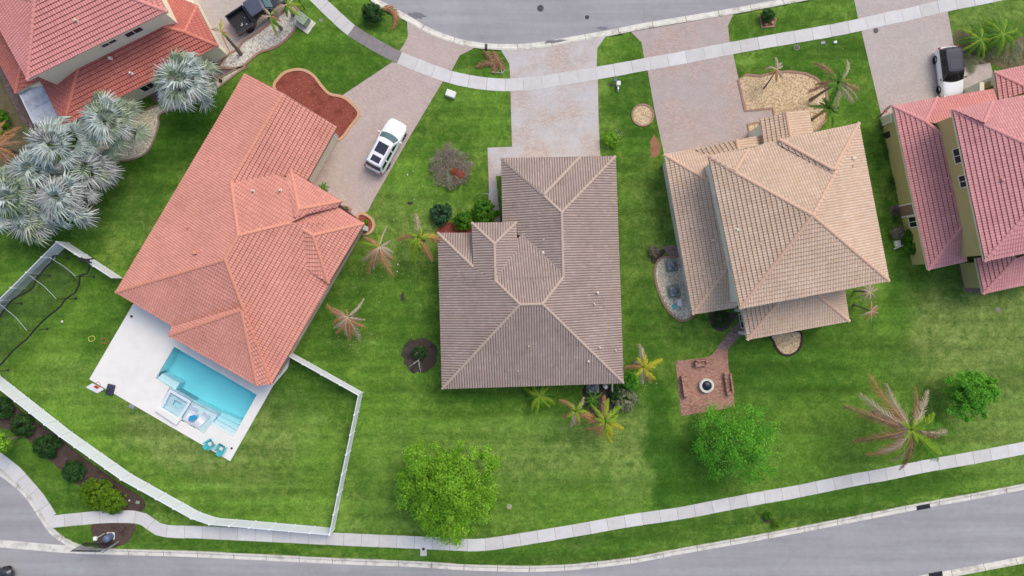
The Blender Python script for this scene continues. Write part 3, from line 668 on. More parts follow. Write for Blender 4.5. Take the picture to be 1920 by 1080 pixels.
mb = MB(); mb.prism(inset(poly([(300,701.5),(332,720),(325,732),(291.7,709.5)]), -.01), -1.69, -.42); mb.build('bench', M['plaster'], pool)
for i, (q0, q1, z) in enumerate([((402,788),(446,812),-.34),((405,782),(450,804),-.66),((408,776.5),(454,796),-.98)]):
    mb = MB(); base = [(395,797),(438,820)]
    mb.prism(inset(poly([q0, q1, base[1], base[0]]), -.006-.004*i), -1.7-.01*i, z); mb.build('step', M['plaster'], pool)
mb = MB()
mb.prism(inset(poly([(396,791),(439,814),(437.6,819),(395,796.5)]), -.022), -1.68, -.2); mb.build('step', M['plaster'], pool)
# raised spa with water inside
so = poly([(319,728.5),(360,752.5),(336.5,789),(298.5,766.5)]); si = inset(so, .42); sj = inset(so, 1.0)
mb = MB(); mb.prism(so, -1.7, -.62, 0)
walls(mb, so, -.1, .1)
n = 4; O = ccw(so); I = [(p[0], p[1]) for p in inset(so, .26)]
for i in range(n):
    j = (i+1) % n
    mb.add([(O[i][0],O[i][1],.1),(O[j][0],O[j][1],.1),(I[j][0],I[j][1],.1),(I[i][0],I[i][1],.1)], [(0,1,2,3)])
    mb.add([(I[i][0],I[i][1],.1),(I[j][0],I[j][1],.1),(I[j][0],I[j][1],-.3),(I[i][0],I[i][1],-.3)], [(0,1,2,3)])
    K = [(p[0], p[1]) for p in inset(so, .78)]
    mb.add([(I[i][0],I[i][1],-.3),(I[j][0],I[j][1],-.3),(K[j][0],K[j][1],-.3),(K[i][0],K[i][1],-.3)], [(0,1,2,3)])
    mb.add([(K[i][0],K[i][1],-.3),(K[j][0],K[j][1],-.3),(K[j][0],K[j][1],-.615),(K[i][0],K[i][1],-.615)], [(0,1,2,3)])
    mb.add([(O[i][0],O[i][1],.1),(O[j][0],O[j][1],.1),(O[j][0],O[j][1],-1.6),(O[i][0],O[i][1],-1.6)], [(0,1,2,3)])
spa = mb.build('spa', M['spa'], pool)
mb = MB(); mb.prism(inset(poly([(294,768),(334,795),(342,786),(340,782),(335,786),(299,764)]), 0), .0, .42); mb.build('spa_back_wall', M['white_deck'], pool)
# water
n = NT('pool_water'); n.t.nodes.remove(n.p)
gl = n.N('ShaderNodeBsdfGlossy', i_Roughness=.03); tr = n.N('ShaderNodeBsdfTransparent')
fr = n.N('ShaderNodeFresnel', i_IOR=1.33); mx = n.N('ShaderNodeMixShader'); n.L(fr.outputs[0], mx.inputs[0]); n.L(tr.outputs[0], mx.inputs[1]); n.L(gl.outputs[0], mx.inputs[2])
bp = n.N('ShaderNodeBump', i_Strength=.25, i_Distance=.03); n.L(n.noise(2.2, 4, .6), bp.inputs['Height']); n.L(bp.outputs[0], gl.inputs['Normal']); n.L(bp.outputs[0], fr.inputs['Normal'])
n.L(mx.outputs[0], n.o.inputs['Surface'])
va = n.N('ShaderNodeVolumeAbsorption', i_Density=.36); va.inputs['Color'].default_value = (.03, .90, .96, 1); n.L(va.outputs[0], n.o.inputs['Volume'])
M['water'] = n.m
wp = poly([(327,650),(482,740),(437.6,819),(395,796.5),(383,813.5),(336,789),(360,753),(319,729),(291.7,709.5)])
mb = MB(); mb.prism(inset(wp, .004), -1.76, -.12, 0, bottom=True); mb.build('water', M['water'], pool)
mb = MB(); mb.prism(inset(so, .262), -.63, -.02, 0, bottom=True); mb.build('spa_water', M['water'], pool)

# ------------------------------------------------------------------ white vinyl fence
def fence(route, label):
    P = [W(x, y) for x, y in route]
    root = empty('vinyl_fence', P[0], label, 'fence'); Hh = 1.83
    for a, b in zip(P[:-1], P[1:]):
        Ln = (b-a).length; k = max(1, round(Ln/1.86)); d = (b-a)/Ln; nn = Vector((-d.y, d.x, 0))
        for i in range(k):
            p, q = a+d*(Ln*i/k), a+d*(Ln*(i+1)/k)
            mb = MB(); e = .02
            def bx(p, q, t, z0, z1):
                vs = [p-nn*t, q-nn*t, q+nn*t, p+nn*t]; mb.prism([(v.x, v.y) for v in vs], z0, z1, bottom=True)
            bx(p, q, .018, .08, Hh-.1); bx(p, q, .028, .05, .2); bx(p, q, .032, Hh-.14, Hh-.03)
            mb.build('fence_panel', M['vinyl'], root)
            po = MB(); po.box(p.x-.065, p.x+.065, p.y-.065, p.y+.065, 0, Hh+.02)
            po.add([(p.x-.08,p.y-.08,Hh+.02),(p.x+.08,p.y-.08,Hh+.02),(p.x+.08,p.y+.08,Hh+.02),(p.x-.08,p.y+.08,Hh+.02),(p.x,p.y,Hh+.1)], [(0,1,4),(1,2,4),(2,3,4),(3,0,4),(3,2,1,0)])
            po.build('post', M['vinyl'], root)
fence([(545,660),(680,735.5),(627,990)], 'white vinyl fence stepping from the salmon house to the bottom corner')
fence([(627,990),(480,977),(408,971),(375,960),(247,889),(135,810),(0,704),(-66,652)], 'white vinyl fence curving along the mulch strip and bottom sidewalk')
fence([(-66,652),(0,585),(47,540),(130,456)], 'white vinyl fence behind the batting net at the left edge')
fence([(130,456),(231,522)], 'short white vinyl fence run ending at the salmon house')

# ------------------------------------------------------------------ roofs
TU, TV = .225, .37
def tile_mesh(name, facets, mats, parent, amp=.034, tilt=.06, lift=.03, lean=.042):
    """facets: list of (3D polygon, eave point a, eave point b). Real S-tiles in real courses, clipped to the facet."""
    if mats[0].name.startswith('brown'): amp, tilt, lean = .042, .012, .004
    out_v = []; out_f = []; out_m = []; out_uv = []; base = 0
    deck = MB()
    for P, A, B in facets:
        P = [Vector(p) for p in P]; A = Vector(A); B = Vector(B)
        nrm = Vector((0, 0, 0))
        for i in range(len(P)):
            a, b = P[i], P[(i+1) % len(P)]; nrm += Vector(((a.y-b.y)*(a.z+b.z), (a.z-b.z)*(a.x+b.x), (a.x-b.x)*(a.y+b.y)))
        nrm.normalize()
        if nrm.z < 0: nrm = -nrm
        # slope directions from the facet's own plane
        u = Vector((0, 0, 1)).cross(nrm); 
        if u.length < 1e-5: u = (B-A)
        u.normalize(); v = nrm.cross(u).normalized()
        if v.z < 0: v = -v; u = -u
        og = A
        tris = tessellate_polygon([P])
        for t in tris:
            T = [P[i] for i in t]; L2 = [((p-og).dot(u), (p-og).dot(v)) for p in T]
            if abs(area2(L2)) < .02: continue
            deck.add(T if area2(T) > 0 else T[::-1], [(0, 1, 2)])
            # the triangle's own height over the facet's plane, so tiles follow a slightly twisted slope
            off3 = np.linalg.solve(np.array([[a_, b_, 1.0] for a_, b_ in L2]), np.array([(p-og).dot(nrm) for p in T]))
            L2 = ccw(L2)
            u0, u1 = min(p[0] for p in L2), max(p[0] for p in L2); v0, v1 = min(p[1] for p in L2), max(p[1] for p in L2)
            i0, i1 = math.floor(u0/TU), math.ceil(u1/TU); j0, j1 = math.floor(v0/TV), math.ceil(v1/TV)
            SUB = 5
            uu = np.arange(i0*SUB, i1*SUB+1)*(TU/SUB)
            ph = (np.arange(i0*SUB, i1*SUB+1) % SUB)/SUB
            bar = amp*(0.5-0.5*np.cos(2*np.pi*ph))**.75
            rows = []
            for j in range(j0, j1):
                rows.append((j*TV+lean, tilt)); rows.append(((j+1)*TV, 0.0))  # edge leans back so its painted shade line shows from above
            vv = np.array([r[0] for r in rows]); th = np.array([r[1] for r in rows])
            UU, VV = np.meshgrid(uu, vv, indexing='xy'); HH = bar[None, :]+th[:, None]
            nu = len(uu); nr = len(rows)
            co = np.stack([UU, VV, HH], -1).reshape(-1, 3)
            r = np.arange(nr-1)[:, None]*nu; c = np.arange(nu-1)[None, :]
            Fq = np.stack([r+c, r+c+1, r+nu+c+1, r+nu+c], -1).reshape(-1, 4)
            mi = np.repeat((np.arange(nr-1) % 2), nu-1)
            # drop quads outside the triangle quickly
            cen = co[Fq][:, :, :2]
            keep = np.ones(len(Fq), bool)
            for k in range(3):
                ax, ay = L2[k]; bx, by = L2[(k+1) % 3]
                ex, ey = bx-ax, by-ay; ln = math.hypot(ex, ey)
                dd = (ex*(cen[:, :, 1]-ay)-ey*(cen[:, :, 0]-ax))/ln
                keep &= (dd.max(1) > -1e-4)
            Fq = Fq[keep]; mi = mi[keep]
            m2 = bpy.data.meshes.new('t'); m2.from_pydata(co.tolist(), [], Fq.tolist())
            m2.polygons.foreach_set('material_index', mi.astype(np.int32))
            bm = bmesh.new(); bm.from_mesh(m2); bpy.data.meshes.remove(m2)
            for k in range(3):
                ax, ay = L2[k]; bx, by = L2[(k+1) % 3]
                no = Vector((by-ay, -(bx-ax), 0)).normalized()
                bmesh.ops.bisect_plane(bm, geom=bm.verts[:]+bm.edges[:]+bm.faces[:], dist=1e-5, plane_co=(ax, ay, 0), plane_no=no, clear_outer=True)
            loose = [v_ for v_ in bm.verts if not v_.link_faces]
            if loose: bmesh.ops.delete(bm, geom=loose, context='VERTS')
            bm.verts.index_update()
            pts = np.array([tuple(v_.co) for v_ in bm.verts]) if len(bm.verts) else np.zeros((0, 3))
            if len(pts):
                w = np.array(og)+pts[:, :1]*np.array(u)+pts[:, 1:2]*np.array(v)+(pts[:, 2:3]+lift+(pts[:, :1]*off3[0]+pts[:, 1:2]*off3[1]+off3[2]))*np.array(nrm)
                out_v.append(w)
                for f in bm.faces:
                    ids = [q.index for q in f.verts]
                    out_f.append([q+base for q in ids]); out_m.append(f.material_index)
                    cvm = sum(pts[q][1] for q in ids)/len(ids); cum = sum(pts[q][0] for q in ids)/len(ids)
                    for q in ids:
                        vq = pts[q][1]; uq = pts[q][0]
                        out_uv.append((cum+(uq-cum)*.98, cvm+(vq-cvm)*.98))
                base += len(pts)
            bm.free()
    V = np.concatenate(out_v)-np.array(wloc(parent))
    me = bpy.data.meshes.new(name); me.from_pydata(V.tolist(), [], out_f)
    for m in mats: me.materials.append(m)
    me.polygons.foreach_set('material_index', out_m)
    uvl = me.uv_layers.new(name='UVMap'); uvl.data.foreach_set('uv', np.array(out_uv, dtype=np.float32).ravel())
    me.update()
    o = bpy.data.objects.new(name, me); COL.objects.link(o); o.parent = parent
    # deck under the tiles joined as a sub-part
    deck.build('roof_deck', mats[1], o) if False else None
    dk = bpy.data.meshes.new('roof_deck'); off = wloc(o)
    dk.from_pydata([(v[0]-off[0], v[1]-off[1], v[2]-off[2]+.012) for v in deck.v], [], deck.f); dk.materials.append(M['cap_'+{'salmon':'salmon','red':'red','rose':'rose','pink':'pink','brown':'brown','tan':'tan'}[mats[0].name.split('_')[0]]])
    d = bpy.data.objects.new('roof_deck', dk); COL.objects.link(d); d.parent = o
    return o
def caps(mb, a, b, r=.15, L=.42):
    a, b = Vector(a), Vector(b); d = b-a; ln = d.length
    if ln < .1: return
    d.normalize(); s = Vector((0, 0, 1)).cross(d)
    if s.length < .01: return
    s.normalize(); up = d.cross(s)
    if up.z < 0: up = -up
    k = max(1, round(ln/L)); st = ln/k
    for i in range(k):
        p, q = a+d*(i*st-.03), a+d*((i+1)*st)
        r0, r1 = r*random.uniform(1.02, 1.1), r*.92; vs = []
        for (c, rr, l) in ((p, r0, .022), (q, r1, 0.0)):
            for j in range(7):
                t = math.pi*j/6; vs.append(c+s*math.cos(t)*rr+up*(math.sin(t)*rr*.62+l+.035))
        mb.add(vs, [(j, j+1, 8+j, 7+j) for j in range(6)]+[tuple(range(6, -1, -1))])
class Roof:
    """roof read off the plan: eave corners at a fixed height, ridge points solved on the slopes' planes"""
    def __init__(s, pts, eaves, ze, facets, ridges, outline, pitch=.41, fixed=None):
        s.ze = ze; fixed = fixed or {}
        zf = lambda n: fixed.get(n, ze)
        pl = []; s.pts = {}
        for vs, (a, b) in facets:
            A, B = W(*pts[a], zf(a)), W(*pts[b], zf(b)); cx = sum((W(*pts[v], ze) for v in vs), Vector())/len(vs)
            d = Vector((B.x-A.x, B.y-A.y, 0)).normalized(); n = Vector((-d.y, d.x, 0))
            if n.dot(cx-A) < 0: n = -n
            pl.append((A, n, zf(a)))
        for k, p in pts.items():
            if k in eaves or k in fixed: s.pts[k] = W(*p, zf(k)); continue
            zz = []; x0 = W(*p, 0)
            for (vs, _), (A, n, z0) in zip(facets, pl):
                if k in vs: zz.append((z0+pitch*(x0-A).dot(n)+0*0)/(1+pitch*Vector((x0.x, x0.y, 0)).dot(n)/HC) if False else (z0+pitch*((Vector((x0.x, x0.y, 0))-Vector((A.x, A.y, 0))).dot(n)))/(1+pitch*Vector((x0.x, x0.y, 0)).dot(n)/HC))
            s.pts[k] = W(*p, sum(zz)/len(zz) if zz else ze)
        s.facets = [([s.pts[v] for v in vs], s.pts[a], s.pts[b]) for vs, (a, b) in facets]
        s.ridges = [(s.pts[a], s.pts[b]) for a, b in ridges]
        s.outline = [s.pts[v] for v in outline]
        s.ridgemax = max(p.z for p in s.pts.values())
    @classmethod
    def hip(cls, c, ze, pitch=.41):
        """plain hip roof over a four-sided plan (corners in metres, c[0]-c[1] the long side)"""
        s = cls.__new__(cls); s.ze = ze; c = [Vector((p[0], p[1], ze)) for p in c]
        l = ((c[1]-c[0]).length, (c[2]-c[1]).length); 
        if l[0] < l[1]: c = c[1:]+c[:1]; l = (l[1], l[0])
        h = l[1]/2; d = (c[1]-c[0]).normalized(); m0, m1 = (c[0]+c[3])/2, (c[1]+c[2])/2
        r0, r1 = m0+d*h, m1-d*h; r0.z = r1.z = ze+pitch*h
        s.facets = [([c[0], c[1], r1, r0], c[0], c[1]), ([c[1], c[2], r1], c[1], c[2]), ([c[2], c[3], r0, r1], c[2], c[3]), ([c[3], c[0], r0], c[3], c[0])]
        s.ridges = [(c[0], r0), (c[3], r0), (c[1], r1), (c[2], r1), (r0, r1)]; s.outline = c; s.ridgemax = r0.z; s.pts = {}
        return s
    def build(s, house, tiles, cap, fascia, drop=.2, soffit=True, label=None, capr=.15, nofascia=()):
        o = tile_mesh('roof', s.facets, tiles, house)
        if label: o['label'] = label
        for a, b in s.ridges:
            mb = MB(); caps(mb, a, b, capr)
            if mb.v: mb.build('ridge_cap', cap, o)
        f = MB(); P = s.outline; n = len(P)
        if area2(P) < 0: P = P[::-1]
        for i in range(n):
            a, b = P[i], P[(i+1) % n]; d = Vector((b.x-a.x, b.y-a.y, 0))
            if d.length < .02: continue
            d.normalize(); nn = Vector((-d.y, d.x, 0)); t = .03
            up = Vector((0, 0, 1))
            q = [a-nn*t, b-nn*t, b, a]
            za, zb = a.z+.02, b.z+.02
            f.add([(q[0].x,q[0].y,za-drop),(q[1].x,q[1].y,zb-drop),(q[1].x,q[1].y,zb),(q[0].x,q[0].y,za),(q[3].x,q[3].y,za-drop),(q[2].x,q[2].y,zb-drop),(q[2].x,q[2].y,zb),(q[3].x,q[3].y,za)],
                  [(0,1,2,3),(5,4,7,6),(3,2,6,7),(1,0,4,5)])
        if soffit:
            Pl = [p for p in P if abs(p.z-s.ze) < .05]
            if len(Pl) >= 3: f.add([(p.x, p.y, s.ze-drop+.04) for p in Pl], [tuple(range(len(Pl)-1, -1, -1))])
        f.build('fascia', fascia, o)
        return o
    def z_at(s, px, py, force=None):
        best = None
        if force is None and s.z_try(px, py) is None:
            for k in range(1, 12):
                for j in range(8):
                    a = j*math.pi/4; q = s.z_try(px+k*2*math.cos(a), py+k*2*math.sin(a))
                    if q is not None: return q
        return s.z_try(px, py)
    def z_try(s, px, py):
        best = None
        for P, A, B in s.facets:
            if in_poly(np.array([px]), np.array([py]), [PX(p) for p in P])[0]:
                n = (P[1]-P[0]).cross(P[2]-P[0]); 
                if n.length < 1e-6: continue
                n.normalize(); C = Vector((0, 0, HC)); d = W(px, py, 0)-C; t = (P[0]-C).dot(n)/d.dot(n); q = C+d*t
                if best is None or q.z > best.z: best = q
        return best
def vents(roofobj, roof, spots, mat, r=.09):
    for x, y, sz in spots:
        q = roof.z_at(x, y)
        if q is None: print('vent misses', x, y); continue
        mb = MB()
        if sz > 1.2: mb.rbox(q.x-.17*sz*.6, q.x+.17*sz*.6, q.y-.15*sz*.6, q.y+.15*sz*.6, q.z-.1, q.z+.28, .03, 1)
        else: mb.lathe(q, [(r*sz*1.5, -.02), (r*sz*1.5, .05), (r*sz, .07), (r*sz, .34), (r*sz*.6, .36)], 10)
        mb.build('roof_vent', mat, roofobj)
def wall(house, pts_world, z0, z1, mat, name='wall'):
    mb = MB(); mb.prism([(p[0], p[1]) for p in pts_world], z0, z1); return mb.build(name, mat, house)
def on_wall(px, py, A, B):
    """where the line of sight meets the upright plane through A and B"""
    d = Vector((B[0]-A[0], B[1]-A[1])).normalized(); n = Vector((-d.y, d.x)); x = W(px, py, 0)
    k = n.dot(Vector((x.x, x.y))); c = n.dot(Vector((A[0], A[1]))); s = c/k; z = HC*(1-s)
    return Vector((x.x*s, x.y*s, z))
def window(house, c, d, w, h, mat_frame=None, bars=1, nm='window', depth=.07, out=None):
    """window on a wall: c centre in metres, d wall direction"""
    d = Vector((d[0], d[1], 0)).normalized(); n = Vector((d.y, -d.x, 0)) if out is None else Vector((out[0], out[1], 0)).normalized()
    mt = Matrix(((d.x, n.x, 0, c[0]), (d.y, n.y, 0, c[1]), (0, 0, 1, c[2]), (0, 0, 0, 1)))
    mf = mat_frame or M['trim_white']; t = .07
    mb = MB(); mb.box(-w/2-t, w/2+t, .003, depth, h/2, h/2+t, mat=mt); mb.box(-w/2-t, w/2+t, .003, depth, -h/2-t, -h/2, mat=mt)
    mb.box(-w/2-t, -w/2, .003, depth, -h/2, h/2, mat=mt); mb.box(w/2, w/2+t, .003, depth, -h/2, h/2, mat=mt)
    for i in range(bars):
        x = -w/2+w*(i+1)/(bars+1); mb.box(x-.025, x+.025, .003, depth-.01, -h/2, h/2, mat=mt)
    o = mb.build(nm, mf, house)
    g = MB(); g.box(-w/2, w/2, .0, .03, -h/2, h/2, mat=mt); g.build('pane', M['glass'], o)
    return o
def door(house, c, d, w, h, mat, nm='door', panels=3, out=None):
    d = Vector((d[0], d[1], 0)).normalized(); n = Vector((d.y, -d.x, 0)) if out is None else Vector((out[0], out[1], 0)).normalized()
    mt = Matrix(((d.x, n.x, 0, c[0]), (d.y, n.y, 0, c[1]), (0, 0, 1, 0), (0, 0, 0, 1)))
    mb = MB(); mb.box(-w/2, w/2, .0, .05, .03, h, mat=mt)
    for i in range(panels):
        z0 = .1+(h-.1)*i/panels; mb.box(-w/2+.1, w/2-.1, .05, .07, z0+.04, z0+(h-.1)/panels-.04, mat=mt)
    o = mb.build(nm, mat, house)
    t = MB(); t.box(-w/2-.12, -w/2, 0, .09, .03, h+.12, mat=mt); t.box(w/2, w/2+.12, 0, .09, .03, h+.12, mat=mt); t.box(-w/2, w/2, 0, .09, h, h+.12, mat=mt)
    t.build('door_frame', M['trim_white'], o)
    return o

# ---- house B : salmon single storey, pool behind
hB = empty('house', W(430,430), 'single storey salmon roofed house with the pool behind it', 'house')
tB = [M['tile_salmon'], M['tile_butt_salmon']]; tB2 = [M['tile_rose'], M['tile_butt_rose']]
ptsB = dict(N=(459,138), G=(531,175), NE=(632,238), SEn=(577,337), r1=(434,343), r2=(447,441), r3=(422,487), Wc=(217,548), S=(509,721), E=(683,420), e2=(547,417), q=(545,321), s2=(430,668))
rB = Roof(ptsB, {'N','NE','SEn','Wc','S','E'}, 3.0,
  [(['N','G','r1','r2','r3','Wc'], ('N','Wc')), (['G','NE','SEn','x1','r1'], ('NE','SEn')), (['r3','Wc','S'], ('Wc','S')),
   (['r2','r3','S','E','e2'], ('S','E')), (['r1','x1','x2','e2','r2'], ('x3','x4'))][0:1]+
  [], [], ['N','Wc']) if False else None
ptsB.update(x1=(560,366), x2=(600,380), x3=(520,328), x4=(538,337))
# the slope facing north-east of the main block runs under the raised entry; its lower edge is a line through x3-x4
rB = Roof(ptsB, {'N','NE','SEn','Wc','S','E'}, 3.0,
  [(['N','G','r1','r2','r3','Wc'], ('N','Wc')), (['G','NE','SEn','x3','r1'], ('NE','SEn')), (['r3','Wc','S'], ('Wc','S')),
   (['r2','r3','S','E','e2'], ('S','E'))], [('r1','G'),('r1','r2'),('r2','r3'),('r3','Wc'),('r3','S'),('r2','e2')],
  ['N','Wc','S','E','SEn','NE','G'])
roofB = rB.build(hB, tB, M['cap_salmon'], M['trim_brown'])
def patch(house, pts, eaves, ze, facets, ridges, outline, tiles, cap, fascia, drop=.3, pitch=.41, fixed=None, capr=.15, soffit=False, label=None):
    capr = .12 if tiles[0].name.startswith('brown') else capr
    r = Roof(pts, eaves, ze, facets, ridges, outline, pitch, fixed); r.build(house, tiles, cap, fascia, drop, soffit, label, capr); return r
z1, z2, ze1, ze2 = rB.pts['r1'].z, rB.pts['r2'].z, rB.pts['e2'].z, 0
# north-east slope of the main block (one plane from ridge r1-r2-e2 down towards the entry)
zx3 = rB.z_at(520, 329).z+.12; zx4 = rB.z_at(536, 333)
nb = Roof(dict(a=(434,343), b=(520,328), c=(536,333), d=(640,395), e=(547,417), f=(447,441)), set(), 3.3,
  [(['a','b','c','d','e','f'], ('b','c'))], [], ['a','b','c'], fixed=dict(a=z1+.02, b=zx3, c=zx3-.02, d=3.35, e=ze1+.03, f=z2+.02))
P0 = nb.facets[0][0]
nn_ = (P0[2]-P0[0]).cross(P0[4]-P0[0]).normalized()
def on_nb(x, y):
    C = Vector((0, 0, HC)); d = W(x, y, 0)-C; return C+d*((P0[0]-C).dot(nn_)/d.dot(nn_))
tile_mesh('roof', [([P0[0], P0[1], P0[2], on_nb(560,340), on_nb(585,398), P0[4], P0[5]], P0[1], P0[2])], tB, hB)
mb = MB(); 
# raised hipped front wing
rw = patch(hB, dict(a=(547,417), b=(586,441), c=(683,419), d=(616,531), e=(580,508), f=(632,388), g=(553,406)), {'c','d','f'}, 3.35,
  [(['b','c','d'], ('c','d')), (['a','b','d','e'], ('d','e2')), (['g','a','b','c','f'], ('f','c'))] if False else
  [(['b','c','d'], ('c','d')), (['a','b','c','f','g'], ('f','c'))], [('a','b'),('b','c'),('b','d')], ['c','d','f'], tB, M['cap_salmon'], M['trim_brown'])
A_, B_, D_ = rw.pts['a'], rw.pts['b'], rw.pts['d']
E_ = W(580,508, (rB.z_at(580,508) or D_).z+.15)
tile_mesh('roof', [([A_, B_, D_, E_], D_, E_)], tB, hB)
mb.prism([(p.x, p.y) for p in (rw.pts['c'], rw.pts['d'], E_, A_)], 2.9, 3.1) if False else None
# raised entry
re_ = patch(hB, dict(n=(546,321), e=(640,377), m=(560,392), r=(553,407), v=(632,388), w=(536,334)), {'n','e'}, 3.75,
  [(['n','e','m'], ('n','e')), (['m','e','v','r'], ('m','e')), (['n','m','r','w'], ('n','w'))], [('n','m'),('m','e'),('m','r')], ['n','e','v'], tB, M['cap_salmon'], M['trim_brown'], drop=.35,
  fixed=dict(m=5.0, r=on_nb(553,407).z+.12, v=3.62, w=on_nb(537,336).z-.1))
# hipped rear piece over the lanai
rr = patch(hB, dict(a=(452,582), b=(317,629), c=(482,723), d=(322,613), e=(449,577), f=(457,579), g=(507,719)), {'b','c'}, 3.4,
  [(['a','b','c'], ('b','c'))], [('a','b'),('a','c')], ['b','c','g'], tB, M['cap_salmon'], M['trim_brown'], fixed=dict(g=3.35, d=3.4))
a_ = rr.pts['a']; zc = rB.z_at(448,577).z+.1; zg = max(a_.z-.05, rB.z_at(457,579).z+.1)
tile_mesh('roof', [([rr.pts['b'], a_, W(449,577,max(zc, a_.z-.1)), rr.pts['d']], rr.pts['b'], rr.pts['d']), ([a_, rr.pts['c'], rr.pts['g'], W(457,579,zg)], rr.pts['c'], rr.pts['g'])], tB, hB)
vents(roofB, rB, [(367,474,1.5),(354,427,.8),(453,402,.0) if False else (392,300,.6)], M['cap_salmon'])
vents(roofB, nb, [(475,358,.9),(526,357,1.0)], M['trim_cream'])
wB = inset([rB.pts[k] for k in ('N','Wc','S','E')], .45)
mainB = [rB.pts['N'], rB.pts['Wc'], rB.pts['S'], rB.pts['E'], rw.pts['f'], rB.pts['SEn'], rB.pts['NE']]
wiB = inset(mainB, .42)
wall(hB, wiB, 0, 2.86, M['wall_taupe'])
gN, gG, gE = rB.pts['N'], rB.pts['G'], rB.pts['NE']
mb = MB(); dd = (gE-gN).normalized(); nn = Vector((dd.y, -dd.x, 0))*.1
nn = -nn if nn.y > 0 else nn
mb.add([gN+nn+dd*.4+Vector((0,0,-.2)), gE+nn-dd*.4+Vector((0,0,-.2)), gG+nn+Vector((0,0,-.05))], [(0,1,2)]); mb.build('gable_wall', M['wall_taupe'], hB)
wn = inset([rw.pts['c'], rw.pts['d'], E_, A_, rw.pts['f']], .4); wall(hB, [p for p in wn], 2.8, 3.1, M['wall_taupe'])
mb = MB(); mb.prism(inset([re_.pts['n'], re_.pts['e'], re_.pts['v'], re_.pts['r']], .3), 2.8, 3.5); mb.build('wall', M['wall_taupe'], hB)
a, b = wiB[1], wiB[2]
def side_windows(house, P, i, fr, z=1.6, w=1.3, h=1.2, fm=None, outs=1):
    A, B = Vector(P[i]), Vector(P[(i+1) % len(P)]); d = (B-A).normalized(); n = Vector((d.y, -d.x))
    for t in fr:
        c = A+(B-A)*t; window(house, (c.x, c.y, z), d, w, h, fm, out=n)
Wp = ccw([Vector((p[0], p[1])) for p in wiB])
side_windows(hB, Wp, 0, (.2,.5,.8)); side_windows(hB, Wp, 1, (.3,.7))
# garage door on the driveway side of the north wing
A2, B2 = W(618,262,0), W(578,332,0)
def pick_edge(P, target):
    best = None
    for i in range(len(P)):
        A, B = Vector((P[i][0], P[i][1])), Vector((P[(i+1) % len(P)][0], P[(i+1) % len(P)][1]))
        t = max(0, min(1, (Vector((target[0], target[1]))-A).dot(B-A)/max((B-A).length_squared, 1e-6))); dist = (A+(B-A)*t-Vector((target[0], target[1]))).length
        if best is None or dist < best[0]: best = (dist, A, B, t)
    return best[1:]
def door_near(house, P, px, w, h, mat, nm='door', panels=3):
    P = ccw([Vector((p[0], p[1])) for p in P]); t0 = W(*px, 0); A, B, t = pick_edge(P, t0); d = (B-A).normalized(); n = Vector((d.y, -d.x)); c = A+(B-A)*t
    return door(house, (c.x, c.y, 0), d, w, h, mat, nm, panels, out=n)
def window_near(house, P, px, z, w, h, fm=None, bars=1):
    P = ccw([Vector((p[0], p[1])) for p in P]); t0 = W(*px, z); A, B, t = pick_edge(P, t0); d = (B-A).normalized(); n = Vector((d.y, -d.x)); c = A+(B-A)*t
    return window(house, (c.x, c.y, z), d, w, h, fm, bars, out=n)
door_near(hB, wiB, (592,295), 4.9, 2.2, M['trim_cream'], 'garage_door', 4)
door_near(hB, wiB, (460,690), 3.6, 2.2, M['glass'], 'patio_door', 1)
window_near(hB, wiB, (560,620), 1.6, 1.6, 1.2); window_near(hB, wiB, (600,550), 1.6, 1.6, 1.2)
for (x, y) in ((680,427),(629,386)):
    mb = MB(); p = W(x, y, 1.4); mb.box(p.x-.22, p.x+.22, p.y-.22, p.y+.22, 0, 2.95); mb.build('entry_column', M['trim_white'], hB)

# ---- house C : brown single storey in the middle
hC = empty('house', W(990,560), 'single storey brown grey roofed house in the middle with ribbed tiles', 'house')
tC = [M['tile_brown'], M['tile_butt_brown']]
rC = Roof(dict(a=(940,297), m=(1087,295), b=(1154,293), c=(1169,718), d=(829,729), e=(821,437), f=(885,437), k=(1019,366), g=(1053,398), h=(1056,520), i=(1017,570), j=(975,571), l=(888,501), o=(930,527), n=(943,437), q=(972,440)),
  {'a','m','b','c','d','e','f','n'}, 3.0,
  [(['a','m','b','g','k'], ('a','b')), (['b','c','i','h','g'], ('c','b')), (['d','c','i','j'], ('d','c')), (['e','l','o','j','d'], ('e','d')), (['e','f','l'], ('e','f')), (['a','k','g','h','q','n'], ('a','n')), ],
  [('a','k'),('k','g'),('g','b'),('g','h'),('h','i'),('i','j'),('j','o'),('i','c'),('j','d'),('e','l')], ['a','b','c','d','e','f','n'])
roofC = rC.build(hC, tC, M['cap_brown'], M['trim_brown'], capr=.12)
zo, zh, zi, zj = [rC.pts[k].z for k in 'ohij']
zq = zh-.41*(PX(rC.pts['q'])[1] and (520-445)/20*.93)
tile_mesh('roof', [([W(979,439,zq-.02), W(1060,514,zh+.02), W(1056,520,zh+.02), W(1017,570,zi), W(975,571,zj), W(930,527,zo+.02), W(929,486,zo-.68)], W(929,445,zq), W(971,445,zq))], tC, hC)
# slightly raised slope beside the garage ridge
tile_mesh('roof', [([W(940,297,3.1), W(1087,295,3.1), rC.pts['k']+Vector((0,0,.1))], W(940,297,3.1), W(1087,295,3.1))], tC, hC)
mb = MB(); caps(mb, W(1087,295,3.1), rC.pts['k']+Vector((0,0,.1))); mb.build('ridge_cap', M['cap_brown'], hC)
